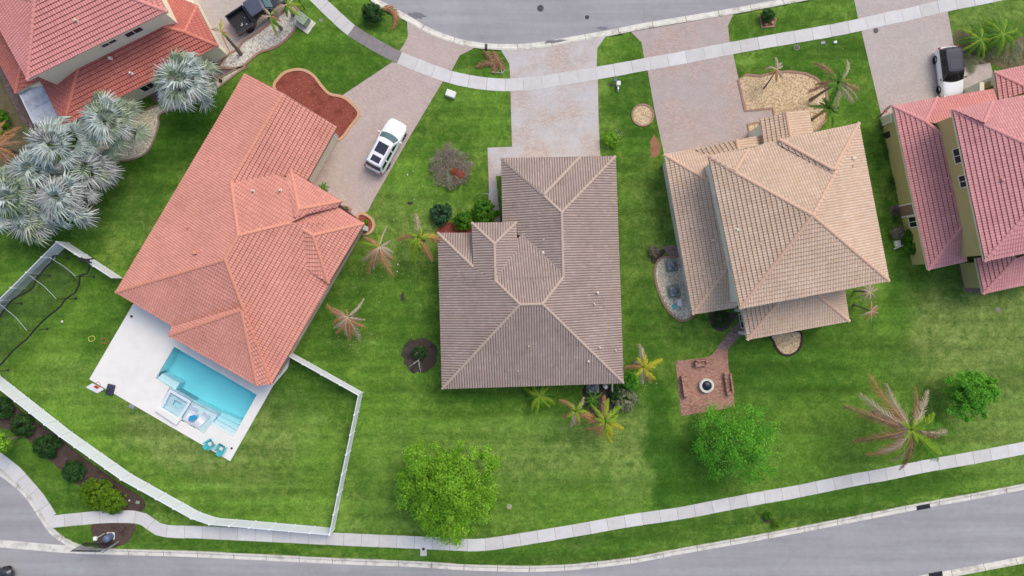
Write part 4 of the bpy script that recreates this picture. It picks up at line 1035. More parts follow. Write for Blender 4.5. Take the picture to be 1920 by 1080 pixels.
# tall entry
rc2 = patch(hC, dict(a=(885,418), b=(968,417), c=(927,457), d=(929,529), e=(888,501), f=(970,486)), {'a','b'}, 4.2,
  [(['a','b','c'], ('a','b')), (['a','c','d','e'], ('a','e')), (['b','c','d','f'], ('b','f'))], [('a','c'),('b','c'),('c','d')], ['b','a'], tC, M['cap_brown'], M['trim_brown'], drop=.25,
  fixed=dict(e=4.2, f=4.2, c=5.0, d=5.05))
mb = MB(); mb.prism(inset([rc2.pts[k] for k in ('a','b','f','e')], .3), 2.8, 4.05); mb.build('wall', M['wall_taupe'], hC)
for p0, p1 in ((rc2.pts['a'], rc2.pts['e']), (rc2.pts['b'], rc2.pts['f'])): pass
for p0, p1 in ((rc2.pts['a'], rc2.pts['e']), (rc2.pts['b'], rc2.pts['f'])):
    mb = MB(); mb.add([p0+Vector((0,0,-.25)), p1+Vector((0,0,-.4)), p1+Vector((0,0,.02)), p0+Vector((0,0,.02))], [(0,1,2,3)]); mb.build('fascia', M['trim_brown'], hC)
vents(roofC, rC, [(1018,474,1.0),(1120,549,1.1),(1114,570,.7),(1124,652,.8),(1103,677,1.0),(1154,657,.6),(991,649,.6),(1019,449,.5),(971,695,.5)], M['trim_cream'])
wiC = inset([rC.pts[k] for k in ('a','b','c','d','e','f','n')], .42); wall(hC, wiC, 0, 2.86, M['wall_taupe'])
door_near(hC, wiC, (1050,300), 4.9, 2.2, M['trim_cream'], 'garage_door', 4); door_near(hC, wiC, (925,437), 1.1, 2.1, M['trim_brown'])
door_near(hC, wiC, (960,715), 3.6, 2.2, M['glass'], 'patio_door', 1)
for q in ((1160,380),(1160,480),(1160,600),(830,520),(830,640),(1090,715),(880,715)): window_near(hC, wiC, q, 1.6, 1.3, 1.2)

# ---- house D : tan two storey
hD = empty('house', W(1470,440), 'two storey tan tiled house with two condensers on its left', 'house')
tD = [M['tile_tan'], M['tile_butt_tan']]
rD = Roof(dict(a=(1328,293), t=(1404,279), u=(1462,264), b=(1610,232), c=(1667,527), d=(1387,579), p=(1377,322), s=(1565,326), o=(1524,404)), {'a','b','c','d','t','u'}, 6.9,
  [(['a','t','u','b','s','o','p'], ('a','b')), (['b','c','o','s'], ('b','c')), (['d','c','o'], ('d','c')), (['a','p','o','d'], ('a','d'))],
  [('a','p'),('p','o'),('o','s'),('s','b'),('o','c'),('o','d')], ['a','b','c','d'])
roofD = rD.build(hD, tD, M['cap_tan'], M['trim_cream'], label='upper tan roof')
tile_mesh('roof', [([W(1328,293,6.98), W(1404,279,6.98), rD.pts['p']+Vector((0,0,.09))], W(1328,293,6.98), W(1404,279,6.98))], tD, hD)
mb = MB(); caps(mb, W(1404,279,7.0), rD.pts['p']+Vector((0,0,.1))); mb.build('ridge_cap', M['cap_tan'], hD)
rd2 = patch(hD, dict(a=(1462,262), b=(1610,231), c=(1563,318), d=(1565,328), e=(1460,271)), {'a','b'}, 7.2,
  [(['a','b','c'], ('a','b')), (['a','c','d','e'], ('a','e'))], [('a','c'),('b','c')], ['b','a'], tD, M['cap_tan'], M['trim_cream'], fixed=dict(e=7.15, c=rD.pts['s'].z+.12, d=rD.pts['s'].z+.05))
vents(roofD, rD, [(1381,431,1.1),(1599,297,1.6),(1598,311,.6),(1423,457,.6)], M['trim_cream'])
uD = inset([rD.pts[k] for k in 'abcd'], .45); wall(hD, uD, 2.6, 6.8, M['wall_sage'], 'upper_wall')
rDl = Roof(dict(a=(1245,290), b=(1302,279), c=(1299,589), d=(1380,576), e=(1362,506), f=(1335,343), g=(1350,280), h=(1372,300), k=(1384,500), m=(1390,560)), {'a','b','c','d','g'}, 3.0,
  [(['a','b','h','f'], ('a','b')), (['a','f','k','e','c'], ('a','c')), (['c','d','m','e'], ('c','d'))], [('a','f'),('c','e')], ['a','b','c','d'][:1]+['c','d','m','b'], fixed=dict(m=3.4))
rlo = rDl.build(hD, tD, M['cap_tan'], M['trim_cream'], soffit=False, label='lower tan roof on the left side')
vents(rlo, rDl, [(1296,426,1.0),(1336,451,1.1),(1316,514,.7)], M['trim_cream'])
# garage gable and entry gable
g1 = patch(hD, dict(a=(1305,280), b=(1381,262), c=(1429,254), d=(1433,284), e=(1387,290), f=(1330,300)), set(), 3.1,
  [(['a','b','e','f'], ('a','f')), (['b','c','d','e'], ('c','d'))], [('b','e')], ['a','b','c'], tD, M['cap_tan'], M['trim_cream'], fixed=dict(a=3.2, f=3.2, c=3.2, d=3.2, b=4.3, e=4.3), drop=.22)
g2 = patch(hD, dict(a=(1425,224), b=(1474,211), c=(1516,207), d=(1524,250), e=(1484,268), f=(1433,284)), set(), 4.0,
  [(['a','b','e','f'], ('a','f')), (['b','c','d','e'], ('c','d'))], [('b','e')], ['a','b','c'], tD, M['cap_tan'], M['trim_cream'], fixed=dict(a=4.0, f=4.0, c=4.0, d=4.0, b=4.85, e=4.85), drop=.22)
for g, zz in ((g1, 3.1), (g2, 3.9)):
    mb = MB(); q = inset([g.pts[k] for k in ('a','c','d','f')], .3); mb.prism(q, 0, zz-.05)
    a, b, c = g.pts['a'], g.pts['b'], g.pts['c']; dn = Vector((0, 0, -.12)); s_ = Vector((.05, -.28, 0))
    mb.add([a+dn+s_, c+dn+s_, b+dn+s_], [(0,1,2)])
    mb.build('front_wall', M['wall_sage'], hD)
rdr = patch(hD, dict(a=(1401,637), b=(1592,602), c=(1583,541), d=(1390,576), e=(1463,563), f=(1533,553), w=(1385,579)), {'a','b'}, 3.0,
  [(['a','b','f','e'], ('a','b')), (['a','e','d'], ('a','d')), (['b','c','f'], ('b','c'))], [('a','e'),('b','f')], ['a','b','c','d'], tD, M['cap_tan'], M['trim_cream'], fixed=dict(c=3.0, d=3.0), drop=.2, label='lower tan roof at the rear')
wiD = inset([W(1245,290,3), W(1430,254,3), W(1520,240,3), W(1600,232,3), W(1640,527,3), W(1380,576,3), W(1299,589,3)], .42)
wall(hD, wiD, 0, 2.86, M['wall_sage'])
q = inset([rdr.pts[k] for k in 'abcd'], .4)
for p in q:
    mb = MB(); mb.box(p.x-.14, p.x+.14, p.y-.14, p.y+.14, 0, 2.85); mb.build('lanai_column', M['trim_white'], hD)
for ii in range(3):
    A, B = W(1388,590,1.2), W(1392,624,1.2)
A, B = q[[i for i in range(4) if True][0]], q[1]
window_near(hD, q, (1389,590), 2.0, 1.2, 1.0); window_near(hD, q, (1391,603), 1.6, 1.2, 1.4)
door_near(hD, wiD, (1330,290), 4.9, 2.2, M['trim_cream'], 'garage_door', 4); door_near(hD, wiD, (1480,250), 1.1, 2.1, M['trim_brown'])
for p in ((1270,400),(1640,400),(1630,300)): window_near(hD, wiD, p, 1.6, 1.2, 1.2)
a_, b_ = [Vector(p) for p in ccw(uD)][0], None
window_near(hD, uD, (1341,378), 5.7, .9, .8); window_near(hD, uD, (1365,500), 5.7, .9, .8); window_near(hD, uD, (1450,285), 5.7, 1.4, 1.2); window_near(hD, uD, (1500,540), 5.7, 1.4, 1.2)

# ---- house E : pink two storey at the right edge
hE = empty('house', W(1840,340), 'two storey pink tiled house with olive walls at the right edge', 'house')
tE = [M['tile_pink'], M['tile_butt_pink']]
cE = [W(1785,206,6.9), W(1846,490,6.9)]; vE = W(2110,140,6.9)-W(1785,206,6.9)
rE = Roof.hip([cE[0], cE[1], cE[1]+vE, cE[0]+vE], 6.9)
roofE = rE.build(hE, tE, M['cap_pink'], M['trim_cream'], label='upper pink roof')
tile_mesh('roof', [([W(1785,206,6.99), W(1861,190,6.99), W(1844,231,7.85)], W(1785,206,6.99), W(1861,190,6.99))], tE, hE)
mb = MB(); caps(mb, W(1861,190,7.0), W(1844,231,7.85)); mb.build('ridge_cap', M['cap_pink'], hE)
vents(roofE, rE, [(1878,338,1.3)], M['cap_pink'])
uE = inset([cE[0], cE[1], cE[1]+vE, cE[0]+vE], .45)
wall(hE, uE, 2.6, 6.8, M['wall_olive'], 'upper_wall')
rEl = Roof(dict(a=(1674,199), b=(1757,183), c=(1740,506), d=(1812,490), e=(1808,420), f=(1779,262), g=(1735,228), k=(1830,400), h=(1800,240)), {'a','b','c','d'}, 3.0,
  [(['a','b','g'], ('a','b')), (['a','g','f','k','e','c'], ('a','c')), (['c','d','e'], ('c','d'))], [('a','g'),('g','f'),('c','e'),('b','g')], ['a','b'][:1]+['c','d'], fixed=dict())
relo = rEl.build(hE, tE, M['cap_pink'], M['trim_cream'], soffit=False, label='lower pink roof on the left side')
vents(relo, rEl, [(1775,335,1.1),(1781,364,1.2)], M['cap_pink'])
zz = rEl.pts['g'].z
tile_mesh('roof', [([W(1757,184,2.9), W(1862,167,2.9), W(1880,215,3.9), W(1800,240,4.2), W(1735,229,zz-.05)], W(1757,184,2.9), W(1862,167,2.9))], [M['tile_rose'], M['tile_butt_pink']], hE)
r3 = patch(hE, dict(a=(1864,135), b=(1990,108), c=(1872,191), d=(1934,168), e=(1990,170)), {'a','b','c'}, 3.1,
  [(['a','b','e','d'], ('a','b')), (['a','d','c'], ('a','c'))], [('a','d')], ['a','c','b'], tE, M['cap_pink'], M['trim_cream'])
r4 = patch(hE, dict(a=(1829,484), b=(1843,551), c=(1990,520), d=(1990,455), e=(1905,484), f=(1900,470)), {'a','b','c'}, 3.0,
  [(['b','c','d','e'], ('b','c')), (['a','f','e','b'], ('a','b'))], [('b','e')], ['a','b','c'], tE, M['cap_pink'], M['trim_cream'], drop=.2, label='lower pink roof at the rear')
wiE = inset([W(1674,199,3), W(1870,160,3), W(2060,120,3), W(2110,450,3), W(1812,490,3), W(1740,506,3)], .45)
wall(hE, wiE, 0, 2.86, M['wall_olive'])
mb = MB(); mb.prism(inset([W(1829,484,3), W(1843,551,3), W(1990,520,3), W(1990,455,3)], .45), 0, 2.86); mb.build('rear_wall', M['wall_olive'], hE)
mb = MB(); mb.prism(inset([W(1864,135,3), W(1990,108,3), W(1995,170,3), W(1872,191,3)], .4), 0, 2.9); mb.build('front_wall', M['wall_olive'], hE)
for p, w in (((1796,292), 1.5), ((1806,340), 1.2)):
    window_near(hE, uE, p, 5.9, w*.8, 1.1)
window_near(hE, wiE, (1712,416), 1.7, .9, 1.3)
o = door_near(hE, wiE, (1706,393), .95, 2.1, M['trim_brown'])
door_near(hE, wiE, (1730,190), 4.9, 2.2, M['trim_cream'], 'garage_door', 4)
door_near(hE, wiE, (1657,228), .55, 1.7, M['trim_cream'], 'wall_panel', 1)
for px_ in ((1823,168),(1850,156)):
    p = W(*px_, 1.4); mb = MB(); mb.box(p.x-.2, p.x+.2, p.y-.5, p.y+.3, 0, 2.7); mb.build('pilaster', M['trim_cream'], hE)
mb = MB(); mb.prism([W(1822,166), W(1862,150), W(1866,162), W(1826,176)], 0, 2.2); mb.build('wing_wall', M['wall_olive'], hE)

# ---- house A : red and rose two storey at the upper left
hA = empty('house', W(180,60), 'two storey rose and red tiled house at the upper left corner', 'house')
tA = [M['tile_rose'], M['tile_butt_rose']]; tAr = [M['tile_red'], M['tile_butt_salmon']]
cA = [W(52,150,6.9), W(314,22,6.9)]; vA = W(-43,-25,6.9)-W(52,150,6.9)
rA = Roof.hip([cA[0], cA[1], cA[1]+vA, cA[0]+vA], 6.9)
roofA = rA.build(hA, tA, M['cap_rose'], M['trim_cream'], label='upper rose tiled roof')
vents(roofA, rA, [(145,39,1.2)], M['trim_cream'])
uA = inset([cA[0], cA[1], cA[1]+vA, cA[0]+vA], .45); wall(hA, uA, 2.6, 6.8, M['wall_beige'], 'upper_wall')
rAl = Roof(dict(a=(136,183), b=(409,86), c=(370,11), d=(346,61), e=(145,128), f=(125,163), g=(300,50), h=(60,150), i=(104,225), j=(340,58)), {'a','b','c','i'}, 3.0,
  [(['i','b','d','g','e'], ('i','b')), (['c','b','d'], ('c','b')), (['i','e','f'], ('i','f'))], [('b','d'),('d','c'),('d','g')], ['i','b','c'], fixed=dict(f=3.9, g=4.6, i=3.0, h=4))
rAl = Roof(dict(a=(120,237), b=(409,86), c=(370,11), d=(346,60), g=(300,48), e=(147,127), k=(90,160), n=(300,-20)), {'a','b','c'}, 3.0,
  [(['a','b','d','g','e'], ('a','b')), (['c','b','d'], ('c','b')), (['g','d','c','n'], ('c','n2')) if False else (['c','d','g','n'], ('c','n'))],
  [('b','d'),('d','c'),('d','g'),('a','e')], ['a','b','c','n'], fixed=dict(n=3.0, g=4.45))
ralo = rAl.build(hA, tAr, M['cap_red'], M['trim_cream'], soffit=False, label='lower red tiled roof on the right side')
vents(ralo, rAl, [(208,110,1.3),(247,138,1.1)], M['trim_white'])
tile_mesh('roof', [([W(120,237,3.0), rAl.pts['e'], W(70,142,4.4), W(85,168,3.0)], W(120,237,3.0), W(85,168,3.0))], tAr, hA)
r5 = patch(hA, dict(a=(30,174), b=(-60,8), c=(40,120), d=(74,151), e=(-20,20), f=(80,135)), {'a','b','d'}, 3.0,
  [(['a','b','e','c'], ('a','b')), (['a','c','f','d'], ('a','d'))], [('a','c')], ['b','a','d'], tAr, M['cap_red'], M['trim_cream'], fixed=dict(e=4.3, f=3.8), label='lower red tiled roof on the left side')
wiA = inset([W(30,174,3), W(84,168,3), W(120,237,3), W(409,86,3), W(370,11,3), W(300,-120,3), W(-60,8,3)], .42)
wall(hA, wiA, 0, 2.86, M['wall_beige'])
# grey panel roof of the side lanai
mb = MB(); P = [W(36,175,2.6), W(86,150,2.7), W(118,208,2.7), W(116,240,2.6), W(64,232,2.5)]
Q = [Vector(p) for p in ccw(P)]
mb.prism([(p.x, p.y) for p in Q], 2.5, 2.6, bottom=True)
d = (W(118,208,2.6)-W(86,150,2.6)).normalized(); s = Vector((-d.y, d.x, 0))
for i in range(5):
    c = W(86,150,2.6)+d*(.15+.82*i); 
    for j in range(1):
        e = c-s*0; q0 = c; q1 = c+s*(-2.55 if s.x > 0 else 2.55)
        mb.tube([q0+Vector((0,0,.03)), q1+Vector((0,0,.02))], .035, 5)
        mb.prism([(q0.x, q0.y), (q1.x, q1.y), (q1.x+d.x*.72, q1.y+d.y*.72), (q0.x+d.x*.72, q0.y+d.y*.72)], 2.6, 2.62+.03*(i % 2))
mb.build('panel_roof', M['tarp'], hA)
for p in (P[0], P[4], P[3]): mb = MB(); mb.box(p.x-.05, p.x+.05, p.y-.05, p.y+.05, 0, 2.5); mb.build('lanai_post', M['trim_white'], hA)
mb = MB(); mb.tube([P[0]+Vector((0,0,.0)), P[4]+Vector((0,0,.05))], .06, 5); mb.build('gutter', M['trim_white'], hA)
window_near(hA, uA, (250,62), 5.9, 1.5, 1.1, M['trim_white']); window_near(hA, uA, (203,82), 6.0, 1.3, .8)
for q in ((330,120),(270,150)): window_near(hA, wiA, q, 1.6, 1.2, 1.1)
door_near(hA, wiA, (385,50), 4.6, 2.2, M['trim_cream'], 'garage_door', 4)
p = W(418,97,2.6); mb = MB(); mb.prism([W(398,103), W(422,92), W(428,104), W(404,118)], 0, 2.5); mb.build('wing_wall', M['wall_beige'], hA)

# ------------------------------------------------------------------ vehicles (local axes: x forward, y left)
def ring(z, xf, xr, w, c, cr, n=9):
    P = []
    for i in range(n):
        y = -w+2*w*i/(n-1); P.append(Vector((xf-c*(abs(y)/w)**2.4, y, z)))
    for i in range(n):
        y = w-2*w*i/(n-1); P.append(Vector((xr+cr*(abs(y)/w)**2.4, y, z)))
    return P
def loft(mb, rings, m=0, cap0=True, cap1=True):
    n = len(rings[0]); vs = [v for r in rings for v in r]; fs = []
    for i in range(len(rings)-1):
        for j in range(n): fs.append((i*n+j, i*n+(j+1) % n, (i+1)*n+(j+1) % n, (i+1)*n+j))
    if cap1: fs.append(tuple(range((len(rings)-1)*n, len(rings)*n)))
    if cap0: fs.append(tuple(range(n-1, -1, -1)))
    return mb.add(vs, fs, m)
def wheel(root, x, y, r, w, kind=0):
    side = 1 if y > 0 else -1
    mb = MB(); k = 22; pr = [(r*.62, 0), (r*.94, 0), (r, .04), (r, w-.04), (r*.94, w), (r*.62, w)]
    vs = []; fs = []
    for (rr, o) in pr:
        for j in range(k):
            t = 2*math.pi*j/k; vs.append((x+rr*math.cos(t), y+side*(w/2-o), r+rr*math.sin(t)))
    for i in range(len(pr)-1):
        for j in range(k): fs.append((i*k+j, i*k+(j+1) % k, (i+1)*k+(j+1) % k, (i+1)*k+j))
    e = empty_part('wheel', root)
    mb.add(vs, fs); mb.build('tyre', M['rubber'], e, local=True)
    mb = MB(); yo = y+side*(w/2-.03)
    mb.add([(x+r*.62*math.cos(2*math.pi*j/k), yo-side*.05, r+r*.62*math.sin(2*math.pi*j/k)) for j in range(k)], [tuple(range(k)), tuple(range(k-1, -1, -1))])
    for s in range(5):
        t = 2*math.pi*s/5; a = Vector((math.cos(t), 0, math.sin(t))); b = Vector((-math.sin(t), 0, math.cos(t)))
        c = Vector((x, yo, r)); mb.add([c+b*.05, c-b*.05, c+a*r*.6-b*.035, c+a*r*.6+b*.035], [(0,1,2,3),(3,2,1,0)])
    mb.build('rim', M['rim'] if kind == 0 else M['black'], e, local=True)
def empty_part(name, root):
    o = bpy.data.objects.new(name, None); COL.objects.link(o); o.parent = root; o.empty_display_size = .1; return o
def lower_body(rows):
    """rows: x, half width, z bottom, z shoulder, z top"""
    rings = []
    for x, w, z0, zs, z1 in rows:
        h = [(-w*.82, z0), (-w*.97, z0+.12), (-w, (z0+zs)/2), (-w*.985, zs), (-w*.93, zs+(z1-zs)*.55), (-w*.8, z1-.01), (-w*.45, z1+.015), (0, z1+.022)]
        h = h+[(-a, b) for a, b in h[-2::-1]]
        rings.append([Vector((x, a, b)) for a, b in h])
    mb = MB(); loft(mb, rings); return mb
def suv(loc, ang, label, L, Wd, Hh, body, cabin, roofm, name='parked_car', xb=(1.15, -2.42), xt=(.42, -2.12), belt=1.12, wb=.93, wt=.76, wind='windshield', sun=(), rails=True, rimk=0, sidewins=(), tail=True, rr=.37, wheels=(1.6,-1.5)):
    root = empty(name, loc, label, 'car', rz=ang); h = L/2; w = Wd/2
    rows = [(h, w*.5, .46, .56, .66), (h-.05, w*.74, .36, .6, .80), (h-.18, w*.88, .3, .7, .92), (h-.45, w*.96, .26, .82, .99), (h-1.0, w, .24, .92, 1.05), (xb[0]-.05, w, .24, .98, belt-.02),
            (0, w, .24, 1.0, belt), (-h+1.0, w, .24, 1.0, belt), (-h+.45, w*.98, .26, .98, belt-.01), (-h+.16, w*.92, .32, .9, belt-.07), (-h+.04, w*.82, .4, .75, .98), (-h, w*.68, .5, .66, .8)]
    lower_body(rows).build('body', body, root, local=True, smooth=True)
    zt = Hh
    R = [ring(belt-.06, xb[0]+.06, xb[1]-.03, wb*w+.02, .22, .1), ring(belt+.02, xb[0], xb[1], wb*w, .22, .1), ring(zt-.12, xt[0]+.1, xt[1]-.06, (wt+.03)*w, .16, .08), ring(zt-.05, xt[0], xt[1], wt*w, .14, .08)]
    mb = MB(); loft(mb, R); mb.build('cabin', cabin, root, local=True, smooth=False)
    mb = MB(); Rr = [ring(zt-.052, xt[0]+.02, xt[1]-.02, wt*w+.012, .14, .08), ring(zt-.015, xt[0]-.02, xt[1]+.04, wt*w-.03, .14, .08), ring(zt, xt[0]-.12, xt[1]+.14, wt*w-.14, .12, .08)]
    loft(mb, Rr); roof = mb.build('roof', roofm, root, local=True, smooth=True)
    def P(front, s, y):
        z = belt+.03+(zt-.1-belt-.03)*s; ww = w*(wb+(wt+.02-wb)*s)
        if front: x = xb[0]+(xt[0]+.06-xb[0])*s-(.22+(.15-.22)*s)*abs(y)**2.4
        else: x = xb[1]+(xt[1]-.04-xb[1])*s+(.1)*abs(y)**2.4
        return Vector((x, y*ww, z))
    def glassgrid(nm, front, s0, s1, yw, mat):
        mb = MB(); vs = []; ny, ns = 9, 4; off = Vector((.02 if front else -.02, 0, .016))
        for i in range(ns+1):
            for j in range(ny+1): vs.append(P(front, s0+(s1-s0)*i/ns, -yw+2*yw*j/ny)+off)
        fs = [(i*(ny+1)+j, i*(ny+1)+j+1, (i+1)*(ny+1)+j+1, (i+1)*(ny+1)+j) for i in range(ns) for j in range(ny)]
        if not front: fs = [f[::-1] for f in fs]
        mb.add(vs, fs); mb.build(nm, mat, root, local=True, smooth=True)
    glassgrid('windshield', True, .04, .95, .93, M[wind]); glassgrid('rear_window', False, .1, .9, .86, M['carglass'])
    for sd in (-1, 1):
        for (x0b, x1b, x0t, x1t) in sidewins:
            def S(x, s): return Vector((x, sd*(w*(wb+(wt+.028-wb)*s)+.014), belt+.03+(zt-.1-belt-.03)*s))
            mb = MB(); q = [S(x0b, .12), S(x1b, .12), S(x1t, .88), S(x0t, .88)]; mb.add(q if sd < 0 else q[::-1], [(0,1,2,3)]); mb.build('side_window', M['carglass'], root, local=True)
        mb = MB(); xm = xb[0]-.32; mb.rbox(xm-.07, xm+.08, sd*(w+.12)-.12, sd*(w+.12)+.12, belt-.02, belt+.14, .04, 2); mb.tube([(xm, sd*w*.9, belt+.02), (xm, sd*(w+.05), belt+.05)], .03, 6)
        mb.build('mirror', cabin if cabin is not M['trim_white'] else body, root, local=True)
        for x in wheels: wheel(root, x, sd*(w-.12), rr, .25, rimk)
        # arch, lights
        mb = MB(); mb.rbox(h-.42, h-.1, sd*w*.52, sd*w*.88, .66, .86, .05, 2) if sd > 0 else mb.rbox(h-.42, h-.1, sd*w*.88, sd*w*.52, .66, .86, .05, 2)
        mb.build('headlight', M['chrome'], root, local=True)
        mb = MB(); y0, y1 = sorted((sd*w*.7, sd*w*.9)); mb.rbox(-h+.02, -h+.2, y0, y1, .8, 1.02, .03, 1); mb.build('taillight', M['red'], root, local=True)
        if rails:
            mb = MB(); mb.tube([(xt[0]-.35, sd*(wt*w-.07), zt), (xt[0]-.45, sd*(wt*w-.07), zt+.06), (xt[1]+.35, sd*(wt*w-.07), zt+.06), (xt[1]+.25, sd*(wt*w-.07), zt)], .022, 6); mb.build('roof_rail', M['chrome'], root, local=True)
    for (x0, x1, yw) in sun:
        mb = MB(); mb.rbox(x1, x0, -yw, yw, zt-.02, zt+.012, .008, 1); mb.build('sunroof', M['sunroof'], root, local=True)
    return root
c = W(723.5, 273, .9)
suv((c.x, c.y, 0), math.radians(61.5), 'white family wagon with two sunroofs parked on the pink driveway', 5.2, 2.03, 1.78, M['carwhite'], M['carwhite'], M['carwhite'],
    sun=((.02,-.98,.52),(-1.3,-1.88,.44)), sidewins=((.62,-.22,.12,-.2),(-.36,-1.2,-.36,-1.15),(-1.36,-2.2,-1.34,-1.95)))
c = W(1783, 134.5, .9)
e = suv((c.x, c.y, 0), math.radians(-83), 'white compact car with black roof and dark windshield on the right driveway', 4.7, 2.0, 1.7, M['carwhite'], M['carblack'], M['sunroof'], wind='carglass',
    xb=(1.0,-2.2), xt=(.28,-1.95), sun=((.0,-1.0,.5),(-1.05,-1.6,.5)), rails=False, rimk=1, sidewins=((.5,-.3,.05,-.28),(-.4,-1.2,-.4,-1.15),(-1.3,-1.95,-1.3,-1.75)), wheels=(1.42,-1.4), rr=.38)
c = W(-28, 1086, .8)
suv((c.x, c.y, -.1), math.radians(-2), 'black car entering at the bottom left corner of the road', 4.7, 1.9, 1.5, M['carblack'], M['carblack'], M['carblack'], wind='carglass', rails=False, sidewins=((.5,-.3,.05,-.28),(-.4,-1.3,-.4,-1.2)), name='dark_car')
# pickup
c = W(484, 17, .9); root = empty('pickup_truck', (c.x, c.y, 0), 'black pickup truck with an open bed on the upper left driveway', 'truck', rz=math.radians(33.5))
L, w = 5.8, 1.0; h = L/2
rows = [(h, w*.6, .5, .7, .85), (h-.06, w*.85, .4, .75, 1.0), (h-.3, w*.96, .38, .9, 1.12), (h-1.1, w, .36, 1.0, 1.18), (h-1.5, w, .36, 1.05, 1.2), (-.95, w, .36, 1.05, 1.2), (-1.0, w, .36, 1.05, 1.2)]
lower_body(rows).build('body', M['carblack'], root, local=True, smooth=True)
mb = MB(); mb.rbox(-h, -1.0, -w, -w+.14, .5, 1.25, .04, 2); mb.build('bed_side', M['carblack'], root, local=True)
mb = MB(); mb.rbox(-h, -1.0, w-.14, w, .5, 1.25, .04, 2); mb.build('bed_side', M['carblack'], root, local=True)
mb = MB(); mb.rbox(-h, -h+.1, -w+.13, w-.13, .5, 1.24, .03, 2); mb.build('tailgate', M['carblack'], root, local=True)
mb = MB(); mb.box(-h+.1, -1.0, -w+.14, w-.14, .5, .72)
for y in np.arange(-.75, .8, .18): mb.box(-h+.1, -1.02, y-.04, y+.04, .72, .735)
mb.build('bed_floor', M['black'], root, local=True)
mb = MB(); mb.rbox(-1.1, -.96, -w+.13, w-.13, .6, 1.3, .03, 1); mb.build('bulkhead', M['carblack'], root, local=True)
for (x, y, s) in ((-2.1,-.35,.09),(-2.0,-.2,.06),(-1.7,-.5,.07),(-1.5,.1,.05)):
    mb = MB(); mb.rbox(x-s, x+s*1.4, y-s*.6, y+s*.6, .735, .8, .02, 1); mb.build('debris', M['trim_white'], root, local=True)
belt = 1.2; zt = 1.88
mb = MB(); loft(mb, [ring(belt-.06, 1.35, -.93, w*.95, .2, .04), ring(belt+.02, 1.3, -.93, w*.93, .2, .04), ring(zt-.1, .75, -.84, w*.79, .14, .04), ring(zt-.06, .68, -.8, w*.76, .12, .04)]); mb.build('cabin', M['carblack'], root, local=True)
mb = MB(); loft(mb, [ring(zt-.062, .7, -.83, w*.77, .12, .04), ring(zt-.02, .64, -.78, w*.74, .12, .04), ring(zt, .55, -.66, w*.66, .1, .04)])
for y in (-.5,-.25,0,.25,.5): mb.rbox(-.62, .5, y-.03, y+.03, zt-.01, zt+.014, .008, 1)
mb.build('roof', M['carroof'], root, local=True)
mb = MB(); mb.add([(1.27,-.8,belt+.06),(1.42,0,belt+.06),(.86,0,zt-.1),(.74,-.7,zt-.11)], [(0,1,2,3)]); mb.add([(1.27,.8,belt+.06),(1.42,0,belt+.06),(.86,0,zt-.1),(.74,.7,zt-.11)], [(3,2,1,0)]); mb.build('windshield', M['windshield'], root, local=True)
for sd in (-1, 1):
    for xx in (-1.75, 1.85): wheel(root, xx, sd*(w-.1), .41, .28, 1)
    mb = MB(); mb.rbox(.9, 1.05, sd*(w+.14)-.13, sd*(w+.14)+.13, belt+.02, belt+.22, .04, 2); mb.tube([(1.0, sd*w*.9, belt+.05), (1.0, sd*(w+.05), belt+.1)], .03, 6); mb.build('mirror', M['carblack'], root, local=True)
    mb = MB(); q = [(1.0, sd*(w*.935), belt+.07), (-.75, sd*(w*.935), belt+.07), (-.7, sd*(w*.8+.01), zt-.14), (.62, sd*(w*.8+.01), zt-.14)]; mb.add(q if sd < 0 else q[::-1], [(0,1,2,3)]); mb.build('side_window', M['carglass'], root, local=True)

# ------------------------------------------------------------------ leaves
def leaf_quads(cent, nrm, size, aspect=1.6):
    n = len(cent); r = rng.normal(size=(n, 3)); u = np.cross(nrm, r); u /= np.linalg.norm(u, axis=1, keepdims=True)+1e-9
    v = np.cross(nrm, u); s = size[:, None]
    return np.stack([cent-u*s*aspect/2, cent-v*s/2, cent+u*s*aspect/2, cent+v*s/2], 1)
def cloud(lobes, n, size, clusters=26, spread=.3, inner=.55, updir=.6, flat=1.0, seed=None):
    """lobes: (x,y,z,rx,ry,rz). Leaves gather in clumps on the outside of every lobe"""
    vol = np.array([l[3]*l[4] for l in lobes]); k = (n*vol/vol.sum()).astype(int)
    C = []; N = []; val = []
    for l, m in zip(lobes, k):
        c0 = np.array(l[:3]); r = np.array(l[3:6]); q = max(6, int(clusters*l[3]*l[4]/4+6))
        d = rng.normal(size=(q, 3)); d[:, 2] = np.abs(d[:, 2])*1.1-.35; d /= np.linalg.norm(d, axis=1, keepdims=True)
        cc = c0+d*r*rng.uniform(inner, 1.0, (q, 1)); cv = rng.uniform(0, 1, q); cs = rng.uniform(.6, 1.3, q)
        ix = rng.integers(0, q, m)
        g = rng.normal(size=(m, 3)); g /= np.linalg.norm(g, axis=1, keepdims=True); g *= (rng.uniform(0, 1, (m, 1))**.45)*spread*cs[ix][:, None]; g[:, 2] *= .7
        p = cc[ix]+g; C.append(p); nn = d[ix]*.5+g/(spread+1e-6)*.6+np.array([0, 0, updir])+rng.normal(size=(m, 3))*.5
        N.append(nn/np.linalg.norm(nn, axis=1, keepdims=True)); val.append(np.clip(cv[ix]*.55+rng.uniform(0, .45, m), 0, 1))
    C = np.concatenate(C); N = np.concatenate(N); val = np.concatenate(val)
    C[:, 2] = np.maximum(C[:, 2], .06)
    return C, N, val
